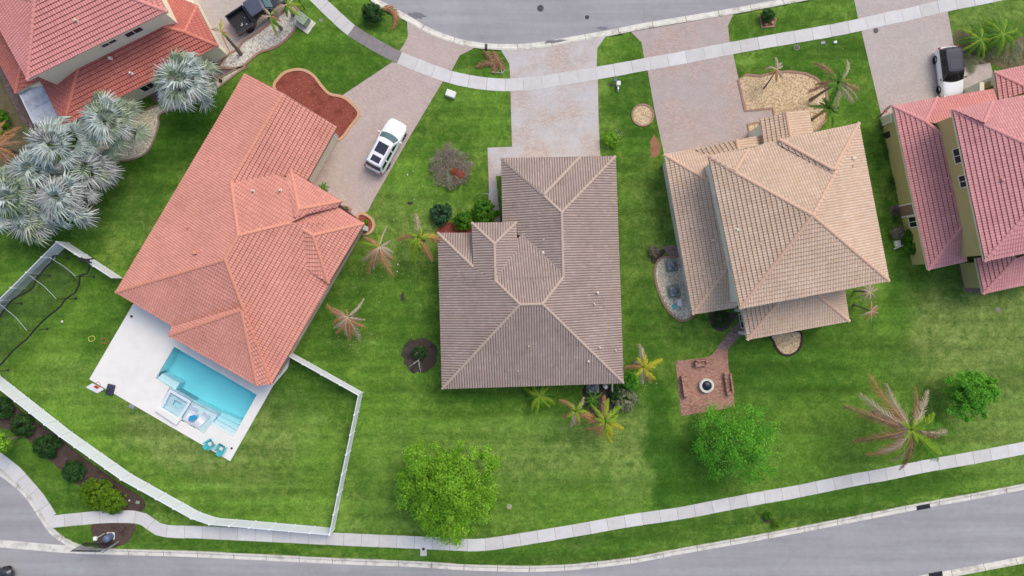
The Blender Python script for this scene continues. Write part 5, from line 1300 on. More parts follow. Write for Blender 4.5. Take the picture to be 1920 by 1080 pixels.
def blob(px, py, rpx, h, n=7, seed=1, flat=.6, core=.6):
    """lobes making up an uneven crown seen at px,py with radius rpx; h is the height of its widest part"""
    r_ = random.Random(seed); c = W(px, py, h); R = rpx/20*(1-h/HC); L = [(c.x, c.y, h+.1*R, R*core, R*core, R*core*.8)]
    for i in range(n):
        a = 2*math.pi*(i+r_.uniform(-.3, .3))/n; d = R*r_.uniform(.5, .66); rr = R*r_.uniform(.30, .46)
        L.append((c.x+d*math.cos(a), c.y+d*math.sin(a), h-R*.12+r_.uniform(-.12, .15)*R, rr, rr*r_.uniform(.8, 1.1), rr*flat*1.2))
    return L
def tree(px, py, rpx, h, n, size, mat, label, name='shade_tree', cat='tree', seed=1, nl=8, spread=.42, group=None, trunk=.16, clusters=30):
    lobes = blob(px, py, rpx, h, nl, seed)+blob(px, py, rpx*.58, h+rpx*.018, 6, seed+77)+blob(px, py, rpx*.25, h+rpx*.026, 3, seed+99); c = W(px, py, h); base = Vector((c.x*1.0, c.y*1.0, 0))
    root = empty(name, base, label, cat, group)
    C, N, val = cloud(lobes, n, size, clusters, spread)
    V = leaf_quads(C, N, size*rng.uniform(.6, 1.35, len(C)))
    fast_quads('crown', V, np.stack([val, val], 1), mat, root)
    mb = MB(); mb.tube([base, base+Vector((.05, .03, h*.45)), base+Vector((0, 0, h*.7))], [trunk*1.3, trunk, trunk*.8], 8)
    r_ = random.Random(seed+50); rp = 0
    for l in lobes:
        for k in range(3):
            e = Vector((l[0]+r_.uniform(-.6, .6)*l[3], l[1]+r_.uniform(-.6, .6)*l[4], l[2]+r_.uniform(.0, .5)*l[5])); m_ = base.lerp(e, .5); m_.z = h*.62
            mb.tube([base+Vector((0, 0, h*.45)), m_, e], [trunk*.55, trunk*.3, trunk*.1], 5)
    mb.build('trunk', M['treebark'], root)
    return root
def bush(px, py, rpx, h, n, size, mat, label, name='shrub', cat='shrub', seed=1, nl=6, spread=.2, clusters=260, group=None):
    lobes = blob(px, py, rpx, h*.6, nl, seed, .8, .82); c = W(px, py, 0)
    base = W(px, py, h); base.z = 0; root = empty(name, base, label, cat, group)
    C, N, val = cloud(lobes, n, size, clusters, spread, inner=.7)
    fast_quads('foliage', leaf_quads(C, N, size*rng.uniform(.6, 1.35, len(C))), np.stack([val, val], 1), mat, root)
    mb = MB()
    for l in lobes: mb.tube([base, Vector((l[0], l[1], max(.1, l[2]*.8)))], [.04, .015], 5)
    mb.build('stems', M['treebark'], root)
    return root
tree(842, 915, 104, 4.0, 38000, .11, M['leaf_lime'], 'large lime green tree in the lawn near the bottom sidewalk', seed=4, nl=9, spread=.55)
tree(1379, 828, 88, 3.0, 12500, .10, M['leaf_green'], 'thin airy bright green tree below the brick patio', seed=12, nl=10, spread=.62, trunk=.07, clusters=16)
tree(1826, 739, 55, 3.0, 15000, .11, M['leaf_green'], 'small round green tree in the dry lawn at the right', seed=23, nl=7, spread=.34, trunk=.1)
bush(183, 925, 33, 1.6, 9000, .085, M['leaf_olive'], 'clipped lime shrub by the bottom left sidewalk, left one of the pair', seed=3, group='pair of clipped lime shrubs')
bush(212, 940, 27, 1.4, 7000, .085, M['leaf_olive'], 'clipped lime shrub touching the sidewalk, right one of the pair', seed=5, group='pair of clipped lime shrubs')
bush(137, 884, 22, 1.0, 5000, .08, M['leaf_dark'], 'dark round shrub nearest the lime shrub pair in the mulch strip', seed=6, group='dark shrubs along the mulch strip')
bush(88, 836, 27, 1.0, 5600, .08, M['leaf_dark'], 'dark round shrub in the middle of the mulch strip', seed=7, group='dark shrubs along the mulch strip')
bush(42, 796, 24, 1.0, 5000, .08, M['leaf_dark'], 'dark round shrub higher up the mulch strip', seed=8, group='dark shrubs along the mulch strip')
bush(5, 765, 22, 1.0, 4000, .08, M['leaf_dark'], 'dark round shrub cut by the left edge beside the fence', seed=9, group='dark shrubs along the mulch strip')
tree(-8, 832, 26, 3.0, 4500, .11, M['leaf_lime'], 'lime green tree tip poking in at the left edge', seed=10, nl=6, spread=.3, trunk=.08)
bush(908, 396, 26, 1.6, 7000, .095, M['leaf_mid'], 'glossy green bush at the brown house entry, larger upper one', seed=13)
bush(868, 415, 20, 1.3, 5000, .095, M['leaf_mid'], 'glossy green bush beside red mulch at the brown house entry', seed=14)
bush(826, 402, 22, 1.0, 3600, .12, M['leaf_bluegreen'], 'dark blue green cycad like bush left of the entry', seed=15)
bush(1183, 715, 18, 1.4, 4500, .09, M['leaf_green'], 'bright green shrub at the lower right corner of the brown roof', seed=16)
bush(1172, 748, 24, 1.0, 2600, .09, M['twig_green'], 'sparse twiggy shrub below the brown roof corner', seed=17)
bush(1160, 735, 18, 1.0, 2200, .08, M['leaf_dark'], 'dark shrub behind the brown house condenser', seed=18)
bush(698, 24, 22, 1.2, 4500, .08, M['leaf_dark'], 'dark round shrub on the verge under the top street', seed=19)
bush(1440, 30, 14, .8, 1600, .08, M['leaf_dark'], 'small dark shrub in the rocky verge bed', seed=20)
bush(1707, 442, 15, 1.0, 2200, .09, M['leaf_mid'], 'green shrub against the olive wall, upper one', seed=21)
bush(1710, 464, 15, 1.0, 2200, .09, M['leaf_mid'], 'green shrub against the olive wall, lower one', seed=22)
bush(1684, 437, 12, .8, 1500, .07, M['twig'], 'leafless grey shrub beside the olive wall', seed=24)
bush(1441, 968, 8, .6, 900, .07, M['leaf_mid'], 'tiny shrub in the mulch ring on the bottom verge', seed=25)
bush(1455, 984, 9, .3, 700, .06, M['leaf_olive'], 'low leafy shoots beside the small verge mulch ring', seed=26)
bush(1146, 262, 17, .8, 1800, .08, M['leaf_lime'], 'low lime shrub beside the worn paver driveway', seed=27)
bush(787, 660, 16, .8, 500, .11, M['leaf_dark'], 'thin sapling foliage in the round dirt ring', seed=28, spread=.15)
bush(1352, 598, 20, .4, 1500, .06, M['leaf_dark'], 'low dark shrub in the heart shaped bed', seed=29)
bush(-6, 230, 30, 1.4, 3000, .1, M['leaf_mid'], 'green bush at the left edge beside the leafy strip', seed=30)
bush(1226, 470, 12, .5, 900, .06, M['twig'], 'dry twiggy clump outside the condenser bed', seed=31)
# dead brush pile with red leaves
def twigs(lobes, n, mat, name, parent=None, ln=.3, **k):
    C, N, v = cloud(lobes, n, .1, 30, .4, inner=.2); m = len(C); d = rng.normal(size=(m, 3)); d[:, 2] *= .4; d /= np.linalg.norm(d, axis=1, keepdims=True)
    s = np.cross(d, np.array([0, 0, 1.0])); s /= np.linalg.norm(s, axis=1, keepdims=True)+1e-9; l = ln*rng.uniform(.5, 1.4, (m, 1))
    V = np.stack([C-s*.012, C+s*.012, C+d*l+s*.008, C+d*l-s*.008], 1)
    return fast_quads(name, V, np.stack([v, v], 1), mat, parent, **k)
b0 = W(846, 315, 0); root = empty('dead_bush', b0, 'sprawling dead grey bush with red leaves on one side', 'bush')
twigs([(l[0], l[1], .35, l[3], l[4], .35) for l in blob(846, 313, 45, .35, 9, 3)], 3600, M['twig'], 'twigs', root)
twigs([(l[0], l[1], .3, l[3], l[4], .3) for l in blob(846, 315, 42, .3, 7, 9)], 1500, M['twig_green'], 'dry_stems', root)
rc = W(859, 326, .5)
C, N, v = cloud([(rc.x, rc.y, .45, .55, .75, .3)], 900, .08, 20, .3); fast_quads('red_leaves', leaf_quads(C, N, .06*rng.uniform(.6, 1.3, len(C))), np.stack([v, v], 1), M['flower_red'], root)
# scrub right of the car
wb_ = [W(x, y, 0) for x, y in ((1820,115),(1850,100),(1885,105),(1910,95),(1830,90))]
o = twigs([(p.x, p.y, .1, 1.5, 1.0, .15) for p in wb_], 3500, M['twig_green'], 'weeds', None, ln=.2, label='dry weeds and scrub beside the white and black car', cat='weeds', kind='stuff')
wb_ = [W(x, y, 0) for x, y in ((1655,245),(1662,290),(1672,345),(1680,400))]
o = twigs([(p.x, p.y, .08, .35, 1.2, .1) for p in wb_], 700, M['leaf_dark'], 'weeds', None, ln=.2, label='thin dark weeds along the foot of the olive wall', cat='weeds', kind='stuff')

# ------------------------------------------------------------------ feather palms
def frond(root, c, az, Lm, mat, rise=.35, droop=.75, wd=.42, n=30, sag=.35, wind=0.0, name='frond', curl=0.0):
    a0 = math.radians(az); k = n; P = []
    for i in range(k+1):
        t = i/k; a = a0+curl*t*t; P.append((c.x+Lm*t*math.cos(a), c.y+Lm*t*math.sin(a), max(.06, c.z+rise*Lm*t-droop*Lm*t*t)))
    P = np.array(P); Q = []; val = []
    base = .35+.3*rng.uniform()
    for i in range(k):
        s = .013*(1-i/k)+.006; d = P[i+1]-P[i]; d /= np.linalg.norm(d)+1e-9; sd = np.array([-d[1], d[0], 0]); sd /= np.linalg.norm(sd)+1e-9
        Q.append([P[i]-sd*s*1.6, P[i]+sd*s*1.6, P[i+1]+sd*s, P[i+1]-sd*s]); val.append(.9)
        t = (i+.5)/k
        if t < .10: continue
        for side in (-1, 1):
            for rep in range(2):
                ll = wd*Lm*.5*(math.sin(math.pi*(.10+.86*t))**.55)*rng.uniform(.7, 1.15)
                dr = d*(.75+.35*t)+sd*side*.8+np.array([0, 0, -sag-.35*rng.uniform()])+rng.normal(size=3)*.13
                dr /= np.linalg.norm(dr); p = P[i]+(P[i+1]-P[i])*rng.uniform(); w = .03*rng.uniform(.7, 1.3); wv = np.cross(dr, [0, 0, 1.0]); wv /= np.linalg.norm(wv)+1e-9
                tip = p+dr*ll; tip[2] = max(.04, tip[2])
                Q.append([p-wv*w*.6, p+wv*w*.6, tip+wv*w*.35, tip-wv*w*.35]); val.append(np.clip(base+rng.normal()*.22, 0, 1))
    V = np.array(Q); v = np.array(val); return fast_quads(name, V, np.stack([v, v], 1), mat, root)
FM = dict(g='fr_g', y='fr_y', l='fr_l', o='fr_o', b='fr_b', w='fr_w')
def palm(px, py, h, fr, label, base=None, tr=.13, cat='palm tree', wd=.42, name='palm_tree', rise=.34, droop=.72, heart=None, group=None):
    c = W(px, py, h); b = W(*base, 0) if base else Vector((c.x, c.y, 0))
    root = empty(name, b, label, cat, group)
    m = b.lerp(c, .5); m.x = b.x*.45+c.x*.55
    mb = MB(); pts = [b, b.lerp(m, .5)+Vector((.02, 0, 0)), m, c]; mb.tube(pts, [tr*1.45, tr*1.05, tr*.9, tr*.75], 9)
    for i in range(int(h/.22)):
        t = i*.22/h; p = b.lerp(c, t); mb.lathe((p.x, p.y, p.z), [(tr*(1.35-.5*t), 0), (tr*(1.25-.5*t), .05)], 8) if False else None
    mb.build('trunk', M['trunk'], root)
    s = 20/(1-h/HC)
    for f in fr:
        az, lp, k = f[:3]; w_ = f[3] if len(f) > 3 else wd
        frond(root, c+Vector((0, 0, .05)), az+random.uniform(-3, 3), lp/s*1.02, M[FM[k]], rise*random.uniform(.8, 1.2), droop*random.uniform(.85, 1.15), w_, n=26 if lp < 60 else 40, curl=math.radians(random.uniform(-16, 16)))
    if heart:
        for q_ in range(5): frond(root, c+Vector((0, 0, .1)), q_*72+random.uniform(-20, 20), .55+.25*random.random()+.06*h, M[FM[heart]], .9, .5, .6, n=12)
        mb = MB(); mb.lathe((c.x, c.y, c.z-.1), [(.1, 0), (.16, .15), (.1, .35), (.03, .5)], 8); mb.build('crown_shaft', M[FM[heart]] if heart in FM else M['fr_g'], root)
    return root
palm(1570,155,5.3, [(124,55,'b'),(66,36,'g',.2),(47,60,'w',.25),(188,48,'b'),(176,36,'b'),(-11,54,'b'),(-28,55,'w',.2),(-51,52,'w'),(-80,46,'w'),(-110,38,'g'),(-95,30,'g'),(12,30,'o'),(75,24,'g')], 'brown fronded palm over the tan pebble bed, taller of the two', base=(1520,187), heart='g')
palm(1553,203,3.7, [(172,34,'g'),(-60,34,'g'),(110,22,'g'),(-140,28,'o'),(10,26,'g'),(-95,30,'l'),(-25,26,'g'),(60,20,'g'),(140,18,'g')], 'green leaning palm at the right corner of the pebble bed', base=(1519,226), heart='g')
palm(1457,130,2.6, [(92,26,'w'),(160,20,'w'),(-100,22,'o'),(-60,20,'w'),(60,18,'w'),(-140,16,'o'),(20,14,'w'),(185,16,'l')], 'small withered palm at the upper edge of the pebble bed', base=(1432,166), tr=.07)
palm(785,444,3.6, [(92,44,'w'),(175,42,'o'),(-2,46,'o'),(3,44,'y'),(-113,50,'l'),(-108,38,'y'),(-62,50,'o'),(120,16,'l'),(60,14,'y')], 'five armed palm with a yellow frond left of the brown house entry', wd=.5, heart='l')
palm(712,463,3.4, [(165,52,'l',.2),(150,38,'o'),(76,42,'w',.15),(-155,40,'o'),(-140,42,'w'),(-125,54,'o'),(-110,44,'w'),(-95,38,'b'),(-80,58,'o'),(-70,40,'w'),(-40,32,'w'),(-15,26,'w'),(140,34,'o'),(25,22,'w'),(100,22,'l'),(-55,34,'o')], 'wind dried palm beside the right corner of the salmon roof', wd=.4, tr=.09)
palm(652,594,3.0, [(167,48,'o'),(152,32,'w'),(-165,36,'o'),(-135,36,'w'),(-115,40,'o'),(-100,42,'w'),(-75,46,'o'),(-62,52,'w'),(-42,34,'o'),(-20,30,'w'),(37,44,'w',.25),(100,14,'o'),(-88,36,'o'),(180,30,'w')], 'wind dried tan palm in the lawn between the salmon and brown houses', tr=.09)
palm(1206,687,4.0, [(92,40,'w'),(15,40,'y',.5),(-55,36,'y'),(-62,34,'o'),(-95,34,'w'),(180,34,'o'),(145,18,'w'),(45,16,'y'),(-20,18,'y')], 'yellow and grey star shaped palm right of the brown roof corner', wd=.5, heart='y')
palm(1080,770,3.2, [(135,34,'o',.5),(47,28,'w'),(-17,44,'o'),(-30,40,'o'),(-75,28,'o',.6),(-95,34,'w'),(-150,28,'o',.5)], 'orange brown star shaped palm with a green heart below the brown roof', wd=.5, heart='l')
palm(1136,790,3.4, [(96,44,'o',.5),(92,40,'l',.4),(52,40,'l',.5),(135,38,'l',.4),(-25,40,'y',.5),(-90,46,'y',.5),(-60,36,'y'),(-120,34,'o',.6),(-140,38,'o',.5),(175,32,'o'),(10,26,'l')], 'yellow and orange star shaped palm, larger one below the brown roof', wd=.5, heart='l')
palm(1011,742,1.4, [(a, 28+4*(i % 3), 'l' if i % 3 else 'g', .4) for i, a in enumerate((10,35,65,95,130,160,200,235,260,285,310,340))], 'short green palm against the lower edge of the brown roof', tr=.1)
palm(1112,748,.9, [(a, 20, 'g', .4) for a in (20,70,120,170,215,250,290,330)], 'small dark green palm near the brown house condenser', tr=.08)
palm(1707,804,6.0, [(131,104,'o',.38),(124,84,'w',.36),(161,112,'b',.34),(150,92,'w',.4),(62,84,'w',.36),(70,76,'b',.3),(14,66,'l',.55),(4,60,'l',.5),(24,50,'g',.5),(-30,62,'l',.5),(-60,80,'l',.45),(-48,96,'l',.42),(-10,92,'w',.34),(-15,70,'b',.3),(-50,104,'g',.36),(-42,80,'l',.36),(-86,86,'b',.34),(-92,70,'w',.34),(-130,86,'o',.38),(-122,70,'w',.4),(-166,98,'b',.3),(172,60,'w',.3),(-108,64,'l',.5),(-75,70,'g',.5),(-92,50,'l',.6),(-140,44,'l',.6),(0,74,'g',.5),(-20,44,'l',.8),(34,40,'l',.8),(-5,36,'l',.8),(-65,50,'l',.7),(60,30,'l',.8),(-100,44,'l',.6),(95,26,'g',.5),(-70,60,'g',.4),(-145,50,'w',.35)], 'largest palm, brown and green, standing above the bottom right sidewalk', base=(1640,774), tr=.2, heart='l')
palm(1630,547,2.6, [(a, 20, 'w', .35) for a in (10,50,90,130,165,200,240,280,320)]+[(0,14,'l')], 'small grey palm right of the tan rear roof, upper of two', base=(1602,546), tr=.07)
palm(1632,583,2.6, [(a, 19, 'w' if i % 2 else 'o', .35) for i, a in enumerate((5,45,80,215,245,275,310,340))], 'small grey palm right of the tan rear roof, lower of two', base=(1600,571), tr=.07)
palm(415,58,4.4, [(172,28,'o',.15),(85,26,'y',.25),(100,18,'l',.3),(-20,22,'o',.2),(-75,40,'o',.12),(150,20,'w',.2),(40,18,'o',.15),(-45,16,'l',.3)], 'thin leaning palm over white gravel beside the red tiled house', base=(452,101), tr=.15)
palm(507,31,2.6, [(190,34,'w',.5),(178,28,'w',.5),(-72,32,'l',.4),(-60,26,'g'),(60,20,'l'),(120,22,'w'),(-20,18,'o')], 'short palm with a pale drooping frond beside the black pickup', base=(528,55), tr=.12)
palm(538,9,3.0, [(-50,26,'l',.5),(-100,20,'g',.5),(200,40,'w',.5),(215,34,'w',.5),(190,34,'o'),(60,26,'l'),(110,24,'g'),(10,24,'l')], 'palm with a large pale dead frond at the nose of the black pickup', base=(552,27), tr=.2)
palm(1838,74,1.2, [(a, 34, 'l' if i % 3 == 0 else 'g', .35) for i, a in enumerate(range(0, 360, 24))], 'bushy green palm in the scrub at the upper right, left of two', tr=.1)
palm(1880,64,1.5, [(a, 38, 'l' if i % 3 == 0 else 'g', .35) for i, a in enumerate(range(8, 368, 22))], 'bushy green palm in the scrub at the upper right, right of two', tr=.12)
palm(-6,275,4.0, [(60,50,'o'),(40,38,'o'),(15,40,'b'),(-20,36,'o'),(-50,50,'b'),(-70,40,'o'),(90,50,'o'),(120,40,'b'),(-100,40,'o')], 'orange brown dead palm crown cut by the left edge', tr=.18)
palm(606,351,.5, [(a, 10, 'g', .5) for a in (10,60,110,160,210,260,310)], 'tiny dark spiky plant by the salmon entry roof edge', tr=.05)
def fallen(pts, label, items):
    b = W(*pts, 0); root = empty('fallen_frond', b, label, 'palm frond')
    for (x, y, az, lp, k, cu) in items:
        frond(root, W(x, y, .25), az, lp/20, M[FM[k]], .02, .05, .5, n=34, sag=.1, curl=math.radians(cu), name='leaflets')
fallen((735,30), 'brown fallen palm frond lying on the verge beside the dark shrub', [(712,16,10,44,'b',-70),(716,14,0,42,'o',-60)])
fallen((925,112), 'brown fallen frond heap on the small verge between two driveways', [(904,92,-42,50,'b',-20),(930,118,180,36,'b',10),(922,92,-60,44,'b',0)])
mb = MB()
for q in (((922,135),(942,137)),((937,122),(942,140)),((942,137),(948,130))): mb.tube([W(*q[0], .12), W(*q[1], .1)], [.05, .03], 6)
mb.build('cut_branch', M['petiole'], label='pale cut branch lying on the small verge', cat='branch')

# ------------------------------------------------------------------ silver fan palms
def fan(root, hub, az, el, R, mat, span=230, n=24):
    a = math.radians(az); e = math.radians(el); d = Vector((math.cos(a)*math.cos(e), math.sin(a)*math.cos(e), math.sin(e)))
    s = Vector((-math.sin(a), math.cos(a), 0)); up = s.cross(d)*-1
    if up.z < 0: up = -up
    Q = []; val = []; b0 = rng.uniform(.25, .6)
    for i in range(n):
        t = math.radians(-span/2+span*(i+.5)/n); dt = math.radians(span/n)*.5
        rr = R*rng.uniform(.82, 1.08)*(.82+.18*math.cos(t)); fold = .05*R*(1 if i % 2 else -1)
        def at(r, th, z): return np.array(hub+(d*math.cos(th)+s*math.sin(th))*r+up*z)
        m = .52*rr; z1 = .06*R+.10*R*math.cos(t); z2 = -.10*R-.14*R*rng.uniform()
        h0, h1 = at(.04*R, t-dt, 0), at(.04*R, t+dt, 0)
        m0, m1 = at(m, t-dt*.98, z1+fold), at(m, t+dt*.98, z1-fold)
        tw = rng.uniform(-.10, .10); tp0, tp1 = at(rr, t-dt*.16+tw, z2), at(rr, t+dt*.16+tw, z2)
        v = np.clip(b0+rng.normal()*.2, 0, 1)
        Q.append([h0, h1, m1, m0]); val.append(v); Q.append([m0, m1, tp1, tp0]); val.append(np.clip(v+.18, 0, 1))
    return Q, val
def silver_palm(px, py, rpx, h, label, mats, n=30, seed=1, base=None, R=1.45):
    n = int(n*.82)
    c = W(px, py, h); root = empty('fan_palm', (c.x, c.y, 0), label, 'palm tree', 'silver fan palms beside the red tiled house')
    mb = MB(); mb.tube([(c.x, c.y, 0), (c.x, c.y, h*.5), (c.x, c.y, h)], [.32, .26, .22], 10); mb.build('trunk', M['trunk'], root)
    s = 20/(1-h/HC); RR = rpx/s; r_ = random.Random(seed); pet = max(.5, RR-R*.9)
    for i in range(n):
        f = (i+.5)/n; az = i*137.5+r_.uniform(-12, 12)+seed*31; el = 80-104*f**.75+r_.uniform(-8, 8)
        pl = pet*(.35+.65*f)*r_.uniform(.72, 1.15); e = math.radians(el); a = math.radians(az)
        hub = c+Vector((math.cos(a)*math.cos(e), math.sin(a)*math.cos(e), math.sin(e)*.75))*pl
        q, v = fan(root, hub, az+r_.uniform(-28, 28), el-10-34*f*r_.random(), R*r_.uniform(.8, 1.12), None, span=r_.uniform(140, 215))
        V = np.array(q); v = np.array(v); m = mats[0] if r_.random() < .65 else mats[1]
        # petiole as a thin three-sided strip
        p0, p1 = np.array(c), np.array(hub); sd = np.array([-math.sin(a), math.cos(a), 0])*.035; uz = np.array([0, 0, .05])
        V = np.concatenate([V, np.array([[p0-sd, p0+uz, p1+uz*.5, p1-sd*.7], [p0+uz, p0+sd, p1+sd*.7, p1+uz*.5]])]); v = np.concatenate([v, [1.0, .9]])
        fast_quads('fan_leaf', V, np.stack([v, v], 1), m, root)
    return root
SV, SG, SY = M['silver'], M['silver_green'], M['silver_grey']
silver_palm(341, 152, 76, 4.6, 'silver blue fan palm beside the salmon roof, rightmost of the cluster', (SV, SG), 34, 1)
silver_palm(206, 226, 78, 4.6, 'greenish silver fan palm below the red tiled roof, second from the right', (SG, SV), 34, 2)
silver_palm(110, 275, 78, 4.8, 'pale silver fan palm covering the end of the grey panel roof', (SV, SY), 36, 3)
silver_palm(118, 370, 74, 4.2, 'grey silver fan palm lowest in the cluster above the fence corner', (SY, SV), 36, 4)
silver_palm(168, 318, 60, 3.6, 'smaller grey green fan palm filling the gap right of the pale one', (SY, SG), 28, 6)
silver_palm(62, 318, 62, 4.0, 'smaller blue grey fan palm between the pale one and the left edge', (SV, SY), 28, 7)
silver_palm(62, 415, 56, 3.4, 'low grey fan palm at the lower left of the cluster', (SG, SY), 26, 8)
silver_palm(22, 372, 76, 4.4, 'blue silver fan palm cut by the left edge of the photo', (SV, SG), 34, 5)

# ------------------------------------------------------------------ batting net beside the left fence
M['net'] = (lambda n: (n.N('ShaderNodeBsdfTransparent'), n)[1])(NT('black_netting'))
n = M['net']; tr = n.N('ShaderNodeBsdfTransparent'); mx = n.N('ShaderNodeMixShader', i_0=.26)
n.done(lin(36, 44, 36), .9); n.L(tr.outputs[0], mx.inputs[1]); n.L(n.p.outputs[0], mx.inputs[2]); n.L(mx.outputs[0], n.o.inputs['Surface']); M['net'] = n.m
root = empty('batting_net', W(90,550), 'black batting cage net on thin poles inside the left fence', 'net')
row1 = [(128,484),(93,517),(40,569),(-14,620)]; row2 = [(176,519),(142,560),(89,617),(15,694)]
HN = 2.7
for q in row1+row2:
    p = W(*q); mb = MB(); mb.tube([p, p+Vector((0, 0, HN))], .028, 6); mb.lathe(p, [(.14, 0), (.12, .03), (.03, .05)], 10); mb.build('pole', M['darkmetal'], root)
rp2 = [(168,500),(163,514),(150,516.5),(149,531),(140,549),(124,560),(111,577),(88,595),(67,616),(52,634),(26,656),(0,685),(-22,705)]
rp1 = [(124,469),(114,479),(100,480),(97,492),(85,502),(70,523),(57,544),(26,560),(15,572),(0,593),(-20,610)]
for R_ in (rp1, rp2):
    L = smooth_line([W(x, y, .9+.25*math.sin(i*1.3)) for i, (x, y) in enumerate(R_)], .3); mb = MB(); mb.tube(L, .075, 6); mb.build('gathered_net', M['black'], root)
def netsheet(P, Q, sag=.15):
    a = smooth_line(P, .4); b = smooth_line(Q, .4); k = min(len(a), len(b)); mb = MB(); vs = []; m = 6
    for i in range(k):
        p, q = a[int(i*(len(a)-1)/(k-1))], b[int(i*(len(b)-1)/(k-1))]
        for j in range(m+1): t = j/m; v = p.lerp(q, t); v.z -= sag*math.sin(math.pi*t); vs.append(v)
    mb.add(vs, [(i*(m+1)+j, i*(m+1)+j+1, (i+1)*(m+1)+j+1, (i+1)*(m+1)+j) for i in range(k-1) for j in range(m)]); return mb
t1 = [W(x, y, 0)+Vector((0, 0, HN)) for x, y in row1]; t2 = [W(x, y, 0)+Vector((0, 0, HN)) for x, y in row2]
netsheet(t1, [W(x, y, 1.0) for x, y in rp1[1:]]).build('net_side', M['net'], root)
netsheet(t2, [W(x, y, 1.0) for x, y in rp2]).build('net_side', M['net'], root)
netsheet(t1, t2, .35).build('net_roof', M['net'], root)
mb = netsheet([W(94,499,2.0), W(122,501,1.9)], [W(124,516,1.6), W(148,530,1.2)], .1); mb.build('hanging_net', M['net'], root)
mb = netsheet([W(122,501,1.95), W(133,512,1.9)], [W(137,529,1.3), W(148,530,1.25)], .1); mb.build('hanging_net', M['net'], root)
for a, b in ((0, 0), (1, 1), (2, 2)):
    mb = MB(); mb.tube([t1[a], (t1[a]+t2[b])/2-Vector((0, 0, .3)), t2[b]], .012, 4); mb.build('guy_line', M['vinyl'], root)
mb = MB(); fz = 1.95
for (x0, y0, x1, y1) in ((148,484,176,485),(150,487,172,492),(152,483,168,489)): mb.tube([W(x0, y0, fz), W((x0+x1)/2, (y0+y1)/2+2, fz+.05), W(x1, y1, fz)], .07, 6)
mb.build('net_bundle', M['black'], label='black bundle of net hanging over the short fence', cat='net bundle')

# ------------------------------------------------------------------ pool side things
def lounger(px, py, ang, label):
    p = W(px, py, -.25); r = empty('pool_lounger', (p.x, p.y, -.32), label, 'lounger', 'white loungers on the sun shelf', rz=math.radians(ang))
    mb = MB(); prof = [(-1.0, .06), (-.7, .16), (-.3, .22), (.05, .14), (.35, .20), (.65, .42), (.92, .62)]; vs = []
    for x, z in prof:
        for y in (-.34, .34): vs.append((x, y, z))
    for x, z in prof:
        for y in (-.34, .34): vs.append((x, y, z-.13))
    k = len(prof); fs = []
    for i in range(k-1):
        fs += [(2*i, 2*i+2, 2*i+3, 2*i+1), (2*k+2*i, 2*k+2*i+1, 2*k+2*i+3, 2*k+2*i+2), (2*i, 2*k+2*i, 2*k+2*i+2, 2*i+2), (2*i+1, 2*i+3, 2*k+2*i+3, 2*k+2*i+1)]
    fs += [(0, 1, 2*k+1, 2*k), (2*k-2, 4*k-2, 4*k-1, 2*k-1)]
    mb.add(vs, [f[::-1] for f in fs]); mb.build('seat', M['vinyl'], r, local=True)
    mb = MB(); mb.box(-.7, .2, -.3, .3, 0, .08); mb.build('base', M['vinyl'], r, local=True)
lounger(360, 777, 63, 'white lounger in the shallow water holding a blue towel, left of two')
lounger(379.5, 786.5, 45, 'white lounger in the shallow water next to the steps, right of two')
mb = MB(); pts = [(354,787),(356,780),(363,778),(369,780),(372,777),(368,785),(362,789),(356,789)]
mb.prism([W(x, y, .05) for x, y in pts], .0, .16); mb.build('towel', M['blue'], label='crumpled blue towel lying on the left pool lounger', cat='towel')
def adirondack(px, py, ang, label):
    p = W(px, py, 0); r = empty('garden_chair', (p.x, p.y, .06), label, 'chair', 'teal garden chairs on the pool deck', rz=math.radians(ang))
    mb = MB()
    for i in range(6): y = -.27+i*.108; mb.box(-.28, .3, y-.05, y+.045, .28+0, .31)
    mb.build('seat', M['teal'], r, local=True)
    mb = MB()
    for i in range(6):
        y = -.27+i*.108; t = 1-abs(i-2.5)*.07; mb.add([(-.26, y-.05, .3), (-.26, y+.045, .3), (-.26-.42*t, y+.045*1.2, .3+.72*t), (-.26-.42*t, y-.05*1.2, .3+.72*t)], [(0,1,2,3),(3,2,1,0)])
    mb.build('backrest', M['teal'], r, local=True)
    for s in (-1, 1):
        mb = MB(); mb.rbox(-.4, .38, s*.37-.07, s*.37+.07, .52, .56, .015, 1); mb.build('armrest', M['teal'], r, local=True)
        mb = MB(); mb.box(.26, .33, s*.34-.03, s*.34+.03, 0, .52); mb.build('leg', M['teal'], r, local=True)
        mb = MB(); mb.box(-.3, -.22, s*.34-.03, s*.34+.03, 0, .52); mb.build('leg', M['teal'], r, local=True)
    mb = MB(); mb.rbox(.32, .78, -.24, .24, .2, .25, .02, 1); mb.build('footrest', M['teal'], r, local=True)
    mb = MB(); mb.rbox(-.22, .12, -.17, .17, .32, .44, .05, 2); mb.build('cushion', M['trim_white'], r, local=True)
adirondack(397, 831, 215, 'teal garden chair with a white cushion near the pool corner, left one')
adirondack(418, 840, 240, 'teal garden chair with a white cushion nearest the deck tip, right one')
